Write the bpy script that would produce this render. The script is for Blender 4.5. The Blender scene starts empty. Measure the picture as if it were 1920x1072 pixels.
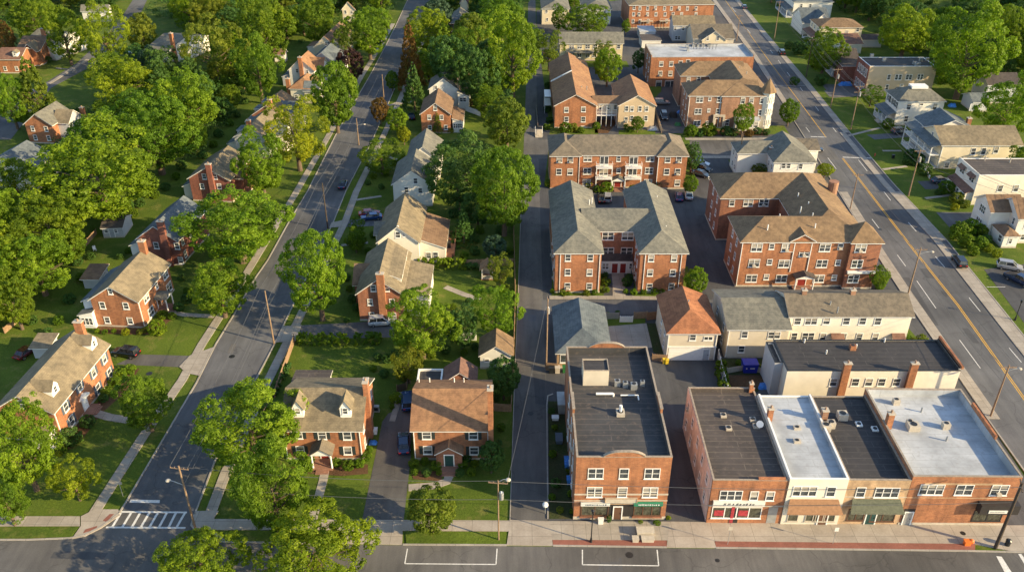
import bpy, math, random
import numpy as np
from mathutils import Vector, Matrix
from mathutils.geometry import tessellate_polygon
random.seed(7); RNG=np.random.default_rng(11)
sc=bpy.context.scene; col=sc.collection
# ---------------- camera, world, sun, exposure ----------------
F=1611.0; PITCH=math.radians(31.2); H=85.0
CP,SP=math.cos(PITCH),math.sin(PITCH)
cd=bpy.data.cameras.new('camera'); cam=bpy.data.objects.new('camera',cd); col.objects.link(cam)
cam.location=(0,0,H); cam.rotation_euler=(math.pi/2-PITCH,0,0)
cd.sensor_width=36; cd.lens=F/1920*36; cd.clip_start=1; cd.clip_end=5000
sc.camera=cam
SUN_EL,SUN_AZ=math.radians(21),math.radians(22)      # azimuth: degrees towards the camera from due right
SUN=Vector((math.cos(SUN_AZ)*math.cos(SUN_EL),-math.sin(SUN_AZ)*math.cos(SUN_EL),math.sin(SUN_EL)))
w=bpy.data.worlds.new("World"); sc.world=w; w.use_nodes=True
nt=w.node_tree; bg=nt.nodes['Background']; sky=nt.nodes.new('ShaderNodeTexSky')
sky.sky_type='NISHITA'; sky.sun_disc=False; sky.sun_elevation=SUN_EL
sky.sun_rotation=math.atan2(SUN.x,SUN.y); sky.altitude=100; sky.air_density=1.0; sky.dust_density=0.6; sky.ozone_density=1.0
nt.links.new(sky.outputs[0],bg.inputs[0]); bg.inputs[1].default_value=0.15
sl=bpy.data.lights.new('sun','SUN'); sl.energy=5.0; sl.angle=math.radians(0.5); sl.color=(1.0,0.80,0.47)
so=bpy.data.objects.new('sun',sl); col.objects.link(so); so.rotation_euler=SUN.to_track_quat('Z','Y').to_euler()
sc.view_settings.view_transform='Standard'; sc.view_settings.look='None'; sc.view_settings.gamma=1
sc.view_settings.use_curve_mapping=False; sc.view_settings.exposure=0.98
sc.render.engine='CYCLES'; sc.cycles.max_bounces=6; sc.cycles.diffuse_bounces=3; sc.cycles.glossy_bounces=2
sc.cycles.transparent_max_bounces=4; sc.cycles.use_denoising=True

# ---------------- picture point -> ground ----------------
def ray(px,py):
    u=(px-960)/F; v=(536-py)/F
    return Vector((u,CP+v*SP,-SP+v*CP))
def G(px,py,z=0.0):
    d=ray(px,py); t=(z-H)/d.z
    return Vector((d.x*t,d.y*t,z))
def scale_at(px,py,z=0.0):
    p=G(px,py,z); return F/(p.y*CP-(z-H)*SP)
def proj(p):
    zz=p[2]-H; f=p[1]*CP-zz*SP
    return 960+F*p[0]/f, 536-F*(p[1]*SP+zz*CP)/f

# ---------------- materials ----------------
MATS={}
def newmat(name):
    m=bpy.data.materials.new(name); m.use_nodes=True
    return m,m.node_tree,m.node_tree.nodes['Principled BSDF']
def N(nt,t,**kw):
    n=nt.nodes.new(t)
    for k,v in kw.items():
        if k in n.inputs.keys(): n.inputs[k].default_value=v
        else: setattr(n,k,v)
    return n
def ramp(nt,fac,stops):
    r=nt.nodes.new('ShaderNodeValToRGB'); e=r.color_ramp.elements
    while len(e)<len(stops): e.new(0.5)
    for i,(p,c) in enumerate(stops):
        e[i].position=p; e[i].color=(*c,1) if len(c)==3 else c
    nt.links.new(fac,r.inputs[0]); return r.outputs[0]
def mixc(nt,fac,a,b,mode='MIX'):
    m=nt.nodes.new('ShaderNodeMix'); m.data_type='RGBA'; m.blend_type=mode
    for sock,v in ((m.inputs[0],fac),(m.inputs[6],a),(m.inputs[7],b)):
        if isinstance(v,bpy.types.NodeSocket): nt.links.new(v,sock)
        elif isinstance(v,(int,float)): sock.default_value=v
        else: sock.default_value=(*v,1)
    return m.outputs[2]
def coord(nt,scale=(1,1,1),kind='Object'):
    tc=nt.nodes.new('ShaderNodeTexCoord'); mp=nt.nodes.new('ShaderNodeMapping')
    mp.inputs['Scale'].default_value=scale; nt.links.new(tc.outputs[kind],mp.inputs[0]); return mp.outputs[0]
def noise(nt,vec,sc_,det=3,rough=.55):
    n=N(nt,'ShaderNodeTexNoise',Scale=sc_,Detail=det,Roughness=rough); nt.links.new(vec,n.inputs['Vector']); return n.outputs['Fac']
def bump(nt,b,h,strength=.3,dist=.05):
    n=N(nt,'ShaderNodeBump',Strength=strength,Distance=dist); nt.links.new(h,n.inputs['Height']); nt.links.new(n.outputs[0],b.inputs['Normal'])
def mul(c,k): return tuple(min(1,x*k) for x in c)
def wallvec(nt):
    tc=nt.nodes.new('ShaderNodeTexCoord'); s=nt.nodes.new('ShaderNodeSeparateXYZ'); nt.links.new(tc.outputs['Object'],s.inputs[0])
    a=N(nt,'ShaderNodeMath',operation='ADD'); nt.links.new(s.outputs[0],a.inputs[0]); nt.links.new(s.outputs[1],a.inputs[1])
    c=nt.nodes.new('ShaderNodeCombineXYZ'); nt.links.new(a.outputs[0],c.inputs[0]); nt.links.new(s.outputs[2],c.inputs[1]); return c.outputs[0],tc.outputs['Object']
def brick(name,c1,c2,mort):
    m,nt,b=newmat(name); v,o=wallvec(nt)
    t=N(nt,'ShaderNodeTexBrick'); t.inputs['Color1'].default_value=(*c1,1); t.inputs['Color2'].default_value=(*c2,1); t.inputs['Mortar'].default_value=(*mort,1)
    t.inputs['Scale'].default_value=1; t.inputs['Brick Width'].default_value=.44; t.inputs['Row Height'].default_value=.15
    t.inputs['Mortar Size'].default_value=.014; t.inputs['Mortar Smooth'].default_value=.4; t.inputs['Bias'].default_value=0
    nt.links.new(v,t.inputs['Vector'])
    n1=noise(nt,o,.35,4); c=mixc(nt,1,t.outputs['Color'],ramp(nt,n1,[(.3,(.78,.78,.78)),(.7,(1.2,1.17,1.12))]),'MULTIPLY')
    n2=noise(nt,o,2.2,4,.7); c=mixc(nt,1,c,ramp(nt,n2,[(.3,(.84,.82,.82)),(.72,(1.14,1.14,1.12))]),'MULTIPLY')
    n3=noise(nt,coord(nt,(1,1,.16)),1.1,4,.7); c=mixc(nt,1,c,ramp(nt,n3,[(.34,(.74,.74,.76)),(.56,(1.04,1.04,1.04))]),'MULTIPLY')
    nt.links.new(c,b.inputs['Base Color']); b.inputs['Roughness'].default_value=.88; bump(nt,b,t.outputs['Fac'],-.25,.02)
    MATS[name]=m
def siding(name,c,row=.2,dirt=.88):
    m,nt,b=newmat(name); v,o=wallvec(nt)
    s=N(nt,'ShaderNodeTexWave',wave_type='BANDS',bands_direction='Y',wave_profile='SAW'); s.inputs['Scale'].default_value=.314/row
    nt.links.new(v,s.inputs['Vector'])
    n1=noise(nt,o,.6,4); cc=ramp(nt,n1,[(.3,mul(c,dirt)),(.65,c)])
    cc=mixc(nt,1,cc,ramp(nt,s.outputs['Fac'],[(0,(.8,.8,.8)),(.18,(1,1,1))]),'MULTIPLY')
    nt.links.new(cc,b.inputs['Base Color']); b.inputs['Roughness'].default_value=.6; bump(nt,b,s.outputs['Fac'],.25,.02)
    MATS[name]=m
def shingle(name,c,c2):
    m,nt,b=newmat(name); o=coord(nt); 
    n1=noise(nt,o,.22,4); cc=ramp(nt,n1,[(.32,c2),(.66,c)])
    st=noise(nt,coord(nt,(1.4,1.4,.12)),.9,3,.6); cc=mixc(nt,1,cc,ramp(nt,st,[(.36,(.76,.76,.78)),(.6,(1.10,1.08,1.06))]),'MULTIPLY')
    n2=noise(nt,o,5.5,3,.75); cc=mixc(nt,1,cc,ramp(nt,n2,[(.3,(.80,.80,.81)),(.7,(1.17,1.16,1.15))]),'MULTIPLY')
    v,_=wallvec(nt)
    s=N(nt,'ShaderNodeTexWave',wave_type='BANDS',bands_direction='Y',wave_profile='SAW'); s.inputs['Scale'].default_value=.314/.16
    nt.links.new(v,s.inputs['Vector']); cc=mixc(nt,1,cc,ramp(nt,s.outputs['Fac'],[(0,(.84,.84,.84)),(.3,(1,1,1))]),'MULTIPLY')
    nt.links.new(cc,b.inputs['Base Color']); b.inputs['Roughness'].default_value=.93; b.inputs['Specular IOR Level'].default_value=.2; bump(nt,b,n2,.5,.03)
    MATS[name]=m
def plain(name,c,rough=.6,metal=0,var=.12,scl=1.5,spec=.4):
    m,nt,b=newmat(name); n1=noise(nt,coord(nt),scl,4,.65)
    nt.links.new(ramp(nt,n1,[(.3,mul(c,1-var)),(.7,mul(c,1+var))]),b.inputs['Base Color'])
    b.inputs['Roughness'].default_value=rough; b.inputs['Metallic'].default_value=metal; b.inputs['Specular IOR Level'].default_value=spec
    MATS[name]=m; return m
def flatroof(name,c,seam,stain,seamw=1.1):
    m,nt,b=newmat(name); o=coord(nt)
    n1=noise(nt,o,.25,5,.6); cc=ramp(nt,n1,[(.35,mul(c,.75)),(.65,mul(c,1.2))])
    n2=noise(nt,o,1.3,5,.7); cc=mixc(nt,ramp(nt,n2,[(.54,(0,0,0)),(.72,(.75,.75,.75))]),cc,stain)
    t=N(nt,'ShaderNodeTexBrick'); t.inputs['Color1'].default_value=(0,0,0,1); t.inputs['Color2'].default_value=(0,0,0,1); t.inputs['Mortar'].default_value=(1,1,1,1)
    t.inputs['Scale'].default_value=1; t.inputs['Brick Width'].default_value=9; t.inputs['Row Height'].default_value=seamw; t.inputs['Mortar Size'].default_value=.06; t.inputs['Mortar Smooth'].default_value=.3
    nt.links.new(o,t.inputs['Vector'])
    f=N(nt,'ShaderNodeMath',operation='MULTIPLY'); nt.links.new(t.outputs['Color'],f.inputs[0]); nt.links.new(noise(nt,o,.8,2),f.inputs[1])
    cc=mixc(nt,f.outputs[0],cc,seam)
    nt.links.new(cc,b.inputs['Base Color']); b.inputs['Roughness'].default_value=.8; bump(nt,b,n2,.3,.03)
    MATS[name]=m
def asphalt(name,c,patch=.25):
    m,nt,b=newmat(name); o=coord(nt)
    n1=noise(nt,o,.05,5,.6); cc=ramp(nt,n1,[(.35,mul(c,1-patch)),(.65,mul(c,1+patch))])
    n3=noise(nt,coord(nt,(1,.12,1)),.9,4,.6); cc=mixc(nt,1,cc,ramp(nt,n3,[(.35,(.86,.86,.87)),(.65,(1.12,1.12,1.1))]),'MULTIPLY')
    n2=noise(nt,o,6,3,.8); cc=mixc(nt,1,cc,ramp(nt,n2,[(.25,(.84,.84,.84)),(.75,(1.16,1.16,1.16))]),'MULTIPLY')
    wv=nt.nodes.new('ShaderNodeVectorMath'); wv.operation='ADD'; nn=N(nt,'ShaderNodeTexNoise',Scale=.35,Detail=3); nt.links.new(o,nn.inputs['Vector'])
    sc3=nt.nodes.new('ShaderNodeVectorMath'); sc3.operation='SCALE'; sc3.inputs['Scale'].default_value=3.0; nt.links.new(nn.outputs['Color'],sc3.inputs[0])
    nt.links.new(o,wv.inputs[0]); nt.links.new(sc3.outputs[0],wv.inputs[1])
    vo=N(nt,'ShaderNodeTexVoronoi',feature='DISTANCE_TO_EDGE',Scale=.12); nt.links.new(wv.outputs[0],vo.inputs['Vector'])
    crack=ramp(nt,vo.outputs['Distance'],[(0,(.72,.72,.72)),(.010,(1,1,1))]); cc=mixc(nt,1,cc,crack,'MULTIPLY')
    nt.links.new(cc,b.inputs['Base Color']); b.inputs['Roughness'].default_value=.85; b.inputs['Specular IOR Level'].default_value=.3; bump(nt,b,n2,.3,.02)
    MATS[name]=m
def paving(name,c,bw=1.6,rh=1.6,joint=.5,off=0.0,msize=.03):
    m,nt,b=newmat(name); o=coord(nt)
    t=N(nt,'ShaderNodeTexBrick'); t.offset=off; t.inputs['Color1'].default_value=(*c,1); t.inputs['Color2'].default_value=(*mul(c,.86),1); t.inputs['Mortar'].default_value=(*mul(c,joint),1)
    t.inputs['Scale'].default_value=1; t.inputs['Brick Width'].default_value=bw; t.inputs['Row Height'].default_value=rh; t.inputs['Mortar Size'].default_value=msize; t.inputs['Mortar Smooth'].default_value=.3
    nt.links.new(o,t.inputs['Vector'])
    n1=noise(nt,o,.4,5,.65); cc=mixc(nt,1,t.outputs['Color'],ramp(nt,n1,[(.3,(.82,.8,.78)),(.7,(1.1,1.1,1.1))]),'MULTIPLY')
    n2=noise(nt,o,4,3,.7); cc=mixc(nt,1,cc,ramp(nt,n2,[(.3,(.9,.9,.9)),(.7,(1.08,1.08,1.08))]),'MULTIPLY')
    nt.links.new(cc,b.inputs['Base Color']); b.inputs['Roughness'].default_value=.9
    MATS[name]=m
def grassmat(name,a,b2,dry):
    m,nt,b=newmat(name); o=coord(nt)
    n1=noise(nt,o,.12,5,.6); cc=ramp(nt,n1,[(.3,a),(.62,b2)])
    n3=noise(nt,o,.33,5,.7); cc=mixc(nt,ramp(nt,n3,[(.53,(0,0,0)),(.7,(.8,.8,.8))]),cc,dry)
    n2=noise(nt,o,3.5,4,.8); cc=mixc(nt,1,cc,ramp(nt,n2,[(.25,(.6,.62,.55)),(.75,(1.4,1.38,1.3))]),'MULTIPLY')
    nt.links.new(cc,b.inputs['Base Color']); b.inputs['Roughness'].default_value=.95; b.inputs['Specular IOR Level'].default_value=.15; bump(nt,b,n2,.8,.12)
    MATS[name]=m
def foliage(name,a,b2,hi,trans=.48):
    m,nt,b=newmat(name); oi=nt.nodes.new('ShaderNodeObjectInfo'); gi=nt.nodes.new('ShaderNodeNewGeometry')
    n1=noise(nt,coord(nt),2.2,3,.6); cc=ramp(nt,n1,[(.34,a),(.52,b2),(.7,hi)])
    cc=mixc(nt,1,cc,ramp(nt,gi.outputs['Random Per Island'],[(0,(.72,.75,.7)),(1,(1.25,1.2,1.2))]),'MULTIPLY')
    cc=mixc(nt,1,cc,ramp(nt,oi.outputs['Random'],[(0,(.85,.95,.9)),(.5,(1,1,1)),(1,(1.18,1.04,.9))]),'MULTIPLY')
    nt.links.new(cc,b.inputs['Base Color']); b.inputs['Roughness'].default_value=.6; b.inputs['Specular IOR Level'].default_value=.25
    tr=nt.nodes.new('ShaderNodeBsdfTranslucent'); nt.links.new(mixc(nt,1,cc,(1.15,1.25,.6),'MULTIPLY'),tr.inputs[0])
    mx=nt.nodes.new('ShaderNodeMixShader'); mx.inputs[0].default_value=trans
    nt.links.new(b.outputs[0],mx.inputs[1]); nt.links.new(tr.outputs[0],mx.inputs[2]); nt.links.new(mx.outputs[0],nt.nodes['Material Output'].inputs[0])
    MATS[name]=m
brick('brick_orange',(.40,.152,.062),(.285,.10,.044),(.36,.235,.145))
brick('brick_red',(.31,.11,.052),(.225,.08,.042),(.30,.20,.15))
brick('brick_pink',(.33,.165,.10),(.25,.12,.073),(.34,.26,.18))
brick('brick_dark',(.27,.08,.05),(.20,.06,.04),(.24,.16,.13))
brick('brick_tan',(.50,.33,.19),(.42,.27,.155),(.50,.38,.26))
brick('paint_pink',(.76,.66,.61),(.72,.62,.57),(.64,.55,.5))
siding('side_white',(.74,.70,.62)); siding('side_cream',(.70,.60,.42)); siding('side_beige',(.62,.54,.42)); siding('side_tan',(.56,.42,.27))
siding('side_gray',(.50,.50,.50)); siding('side_yellow',(.66,.55,.34)); siding('stucco_white',(.78,.71,.58),row=30); siding('side_wood',(.42,.27,.15))
shingle('roof_tan',(.255,.205,.13),(.18,.148,.098)); shingle('roof_brown',(.235,.15,.09),(.17,.108,.068)); shingle('roof_gray',(.205,.195,.155),(.145,.142,.12))
shingle('roof_slate',(.15,.17,.175),(.10,.12,.13)); shingle('roof_orange',(.25,.168,.095),(.185,.122,.072)); shingle('roof_dark',(.10,.085,.075),(.07,.06,.058)); shingle('roof_red',(.22,.125,.09),(.16,.09,.068))
shingle('roof_rust',(.33,.185,.095),(.25,.135,.075)); shingle('roof_terracotta',(.36,.155,.075),(.29,.12,.06)); shingle('roof_olive',(.20,.165,.12),(.145,.125,.095))
flatroof('flat_black',(.052,.05,.05),(.16,.13,.11),(.13,.10,.08)); flatroof('flat_dark',(.038,.034,.034),(.10,.09,.08),(.075,.065,.055))
flatroof('flat_white',(.40,.41,.42),(.28,.28,.28),(.30,.29,.28),1.3); flatroof('flat_brown',(.07,.056,.048),(.2,.16,.12),(.16,.12,.09))
asphalt('asphalt',(.108,.106,.108),.3); asphalt('asphalt_new',(.075,.074,.076)); asphalt('asphalt_old',(.115,.107,.10),.32)
paving('concrete',(.36,.315,.26)); paving('concrete_big',(.39,.335,.275),2.6,2.6); paving('brick_strip',(.27,.10,.07),.4,.2,.7,.5,.01)
paving('kerb_stone',(.36,.325,.28),2.4,9); paving('steps_brick',(.30,.15,.10),.4,.2,.7,.5,.01)
grassmat('grass',(.055,.09,.012),(.10,.14,.018),(.18,.165,.05)); grassmat('soil',(.05,.045,.025),(.04,.06,.018),(.10,.075,.045))
grassmat('mulch',(.09,.05,.03),(.12,.065,.035),(.14,.09,.05))
foliage('leaf_bright',(.095,.165,.009),(.165,.26,.012),(.25,.335,.018)); foliage('leaf_mid',(.07,.135,.009),(.125,.205,.011),(.195,.275,.016))
foliage('leaf_dark',(.035,.085,.016),(.056,.125,.02),(.085,.165,.025),.25); foliage('leaf_olive',(.10,.135,.012),(.16,.20,.018),(.23,.26,.024))
foliage('leaf_yellow',(.14,.19,.008),(.23,.28,.011),(.32,.36,.016)); foliage('leaf_purple',(.03,.012,.012),(.055,.022,.018),(.09,.04,.028),.2)
foliage('leaf_orange',(.10,.065,.018),(.17,.10,.025),(.24,.13,.03)); foliage('leaf_blue',(.035,.07,.04),(.05,.10,.055),(.08,.13,.07),.25)
plain('bark',(.13,.09,.06),.95,0,.3,3); plain('wood_pole',(.24,.16,.10),.9,0,.25,2); plain('wood_dark',(.07,.05,.035),.9,0,.25,2); plain('fence_wood',(.30,.19,.11),.9,0,.25,2)
plain('white_paint',(.76,.74,.70),.5,0,.06); plain('road_white',(.62,.60,.56),.8,0,.22,3); plain('road_yellow',(.62,.34,.035),.8,0,.2,3)
plain('coping',(.30,.245,.19),.85,0,.25,3); plain('stone_trim',(.46,.40,.32),.85,0,.15,2); plain('metal_gray',(.38,.38,.37),.5,.5,.15); plain('metal_dark',(.05,.05,.05),.4,.6,.2); plain('black_paint',(.02,.022,.024),.35,0,.2)
plain('shutter_dark',(.025,.035,.035),.6); plain('shutter_blue',(.08,.10,.13),.6); plain('door_red',(.22,.025,.02),.5); plain('door_green',(.02,.06,.055),.5); plain('door_gray',(.36,.38,.40),.6); plain('door_brown',(.12,.06,.035),.6)
plain('awning_brown',(.27,.14,.07),.8,0,.2,3); plain('awning_olive',(.10,.105,.07),.85,0,.25,3); plain('sign_dark',(.035,.03,.028),.6); plain('sign_white',(.68,.66,.6),.5,0,.05)
plain('sign_green',(.03,.22,.12),.5); plain('blue_tarp',(.04,.18,.5),.5,0,.4,3); plain('red_plastic',(.45,.07,.04),.5); plain('orange_plastic',(.75,.17,.03),.5,0,.2,4); plain('blue_bin',(.02,.03,.30),.5); plain('green_bin',(.03,.14,.04),.5)
plain('yellow_plastic',(.70,.50,.04),.5); plain('ceramic',(.30,.20,.14),.7); plain('deck_wood',(.30,.14,.08),.85,0,.2,3); plain('rubber',(.018,.018,.018),.8); plain('tail_red',(.4,.02,.015),.3); plain('head_lamp',(.75,.75,.72),.15); plain('chrome',(.6,.6,.6),.2,.9)
plain('skin_dog',(.6,.45,.4),.8); plain('interior_dark',(.03,.025,.022),.7); plain('poster_red',(.35,.04,.05),.4,0,.5,5); plain('brown_tin',(.20,.16,.13),.6); plain('wire_black',(.10,.10,.10),.6); plain('pink_blossom',(.4,.22,.24),.8,0,.3,6)
def carpaint(name,c):
    m=plain(name,c,.22,.35,.04,1,.6); b=m.node_tree.nodes['Principled BSDF']; b.inputs['Coat Weight'].default_value=.8; b.inputs['Coat Roughness'].default_value=.05
for n_,c_ in dict(car_navy=(.012,.03,.085),car_blue=(.015,.06,.2),car_black=(.012,.012,.014),car_red=(.25,.012,.012),car_silver=(.36,.36,.37),car_white=(.62,.64,.66),car_slate=(.06,.09,.13),car_maroon=(.11,.012,.015)).items(): carpaint(n_,c_)
def glassmat(name,tint,blind,lo,hi):
    m,nt,b=newmat(name); oi=nt.nodes.new('ShaderNodeObjectInfo'); tc=nt.nodes.new('ShaderNodeTexCoord'); s=nt.nodes.new('ShaderNodeSeparateXYZ')
    nt.links.new(tc.outputs['Generated'],s.inputs[0])
    mr=N(nt,'ShaderNodeMapRange'); mr.inputs['To Min'].default_value=lo; mr.inputs['To Max'].default_value=hi; nt.links.new(oi.outputs['Random'],mr.inputs[0])
    g=N(nt,'ShaderNodeMath',operation='GREATER_THAN'); nt.links.new(s.outputs[2],g.inputs[0]); nt.links.new(mr.outputs[0],g.inputs[1])
    n1=noise(nt,coord(nt),1.7,3,.7); dk=ramp(nt,n1,[(.35,mul(tint,.5)),(.7,mul(tint,2.2))])
    cc=mixc(nt,g.outputs[0],dk,blind); nt.links.new(cc,b.inputs['Base Color']); b.inputs['Roughness'].default_value=.08; b.inputs['Specular IOR Level'].default_value=.7
    MATS[name]=m
glassmat('glass',(.05,.055,.06),(.38,.34,.28),.25,1.5); glassmat('shop_glass',(.05,.05,.035),(.2,.17,.08),.8,1.5); glassmat('car_glass',(.02,.022,.025),(.02,.02,.02),1,2)
def M(n): return MATS[n]

# ---------------- mesh builder ----------------
class MB:
    def __init__(s): s.v=[]; s.f=[]; s.m=[]
    def add(s,vs,fs,mi=0):
        o=len(s.v); s.v+= [tuple(v) for v in vs]; s.f+=[tuple(i+o for i in f) for f in fs]; s.m+=[mi]*len(fs); return s
    def box(s,x0,y0,z0,x1,y1,z1,mi=0):
        return s.add([(x0,y0,z0),(x1,y0,z0),(x1,y1,z0),(x0,y1,z0),(x0,y0,z1),(x1,y0,z1),(x1,y1,z1),(x0,y1,z1)],[(0,3,2,1),(4,5,6,7),(0,1,5,4),(1,2,6,5),(2,3,7,6),(3,0,4,7)],mi)
    def tube(s,a,b,r0,r1=None,n=8,mi=0,cap=True):
        a=Vector(a); b=Vector(b); r1=r0 if r1 is None else r1; d=(b-a).normalized()
        u=d.orthogonal().normalized(); w_=d.cross(u); o=[]
        for c,r in ((a,r0),(b,r1)):
            for i in range(n):
                t=2*math.pi*i/n; o.append(c+u*(r*math.cos(t))+w_*(r*math.sin(t)))
        fs=[(i,(i+1)%n,n+(i+1)%n,n+i) for i in range(n)]
        if cap: fs+=[tuple(range(n-1,-1,-1)),tuple(range(n,2*n))]
        return s.add(o,fs,mi)
    def sphere(s,c,r,n=10,m=6,sz=1,mi=0):
        vs=[(c[0],c[1],c[2]+r*sz)]
        for j in range(1,m):
            t=math.pi*j/m
            for i in range(n):
                p=2*math.pi*i/n; vs.append((c[0]+r*math.sin(t)*math.cos(p),c[1]+r*math.sin(t)*math.sin(p),c[2]+r*sz*math.cos(t)))
        vs.append((c[0],c[1],c[2]-r*sz)); fs=[(0,1+i,1+(i+1)%n) for i in range(n)]
        for j in range(m-2):
            for i in range(n):
                a=1+j*n+i; b=1+j*n+(i+1)%n; fs.append((a,a+n,b+n,b))
        L=len(vs)-1; o=1+(m-2)*n; fs+=[(L,o+(i+1)%n,o+i) for i in range(n)]
        return s.add(vs,fs,mi)
    def prism(s,pts,z0,z1,mi=0):      # pts: 2-D outline, any winding
        n=len(pts); ar=sum(pts[i][0]*pts[(i+1)%n][1]-pts[(i+1)%n][0]*pts[i][1] for i in range(n))
        if ar<0: pts=pts[::-1]
        tri=tessellate_polygon([[Vector((p[0],p[1],0)) for p in pts]])
        vs=[(p[0],p[1],z0) for p in pts]+[(p[0],p[1],z1) for p in pts]; fs=[]
        for t in tri:
            a,b,c=t; cr=(pts[b][0]-pts[a][0])*(pts[c][1]-pts[a][1])-(pts[b][1]-pts[a][1])*(pts[c][0]-pts[a][0])
            if cr<0: a,c=c,a
            fs+=[(a+n,b+n,c+n),(c,b,a)]
        fs+=[(i,(i+1)%n,n+(i+1)%n,n+i) for i in range(n)]
        return s.add(vs,fs,mi)
    def slab(s,vs,fs,t,mi=0):         # open surface -> slab of thickness t downwards
        n=len(vs); V=list(vs)+[(x,y,z-t) for x,y,z in vs]; Fs=list(fs)+[tuple(i+n for i in f[::-1]) for f in fs]
        cnt={}
        for f in fs:
            for i in range(len(f)):
                e=(f[i],f[(i+1)%len(f)]); k=tuple(sorted(e)); cnt.setdefault(k,[]).append(e)
        for k,e in cnt.items():
            if len(e)==1: a,b=e[0]; Fs.append((b,a,a+n,b+n))
        return s.add(V,Fs,mi)
    def mesh(s,name,mats):
        me=bpy.data.meshes.new(name); me.from_pydata(s.v,[],s.f)
        for m in (mats if isinstance(mats,(list,tuple)) else [mats]): me.materials.append(M(m) if isinstance(m,str) else m)
        if any(s.m): me.polygons.foreach_set('material_index',s.m)
        me.update(); return me
    def build(s,name,mats,parent=None):
        o=bpy.data.objects.new(name,s.mesh(name,mats)); col.objects.link(o)
        if parent is not None: o.parent=parent
        return o
def tag(o,label=None,cat=None,group=None,kind=None):
    if label: o['label']=label
    if cat: o['category']=cat
    if group: o['group']=group
    if kind: o['kind']=kind
    return o
def empty(name,loc,rz,label,cat,group=None):
    o=bpy.data.objects.new(name,None); col.objects.link(o); o.location=loc; o.rotation_euler=(0,0,rz); o.empty_display_size=.5
    return tag(o,label,cat,group)
def copy_tree(o,parent=None):
    c=o.copy(); col.objects.link(c); c.parent=parent
    for ch in o.children:
        d=ch.copy(); col.objects.link(d); d.parent=c
        for g in ch.children:
            e=g.copy(); col.objects.link(e); e.parent=d
    return c
def smooth(o):
    o.data.polygons.foreach_set('use_smooth',[True]*len(o.data.polygons)); return o
def frame_loop(mb,x0,z0,x1,z1,t,y0,y1,mi=0):   # four butted boxes in the xz plane
    mb.box(x0,y0,z0,x1,y1,z0+t,mi); mb.box(x0,y0,z1-t,x1,y1,z1,mi)
    mb.box(x0,y0,z0+t,x0+t,y1,z1-t,mi); mb.box(x1-t,y0,z0+t,x1,y1,z1-t,mi)
WIN={}
def win_mesh(w,h,n,fm='white_paint',gm='glass',rail=True):
    k=(round(w,2),round(h,2),n,fm,gm,rail)
    if k in WIN: return WIN[k]
    a=MB(); frame_loop(a,-w/2,-h/2,w/2,h/2,.1,-.07,.02); a.box(-w/2-.06,-.14,-h/2-.09,w/2+.06,.0,-h/2-.002)
    for i in range(1,n): x=-w/2+w*i/n; a.box(x-.06,-.065,-h/2+.1,x+.06,.02,h/2-.1)
    if rail:
        for i in range(n): x0=-w/2+w*i/n+.1; x1=-w/2+w*(i+1)/n-.1; a.box(x0,-.05,-.035,x1,.0,.035)
    g=MB(); g.box(-w/2+.09,-.022,-h/2+.09,w/2-.09,-.01,h/2-.09)
    WIN[k]=(a.mesh('window',fm),g.mesh('pane',gm)); return WIN[k]
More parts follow.
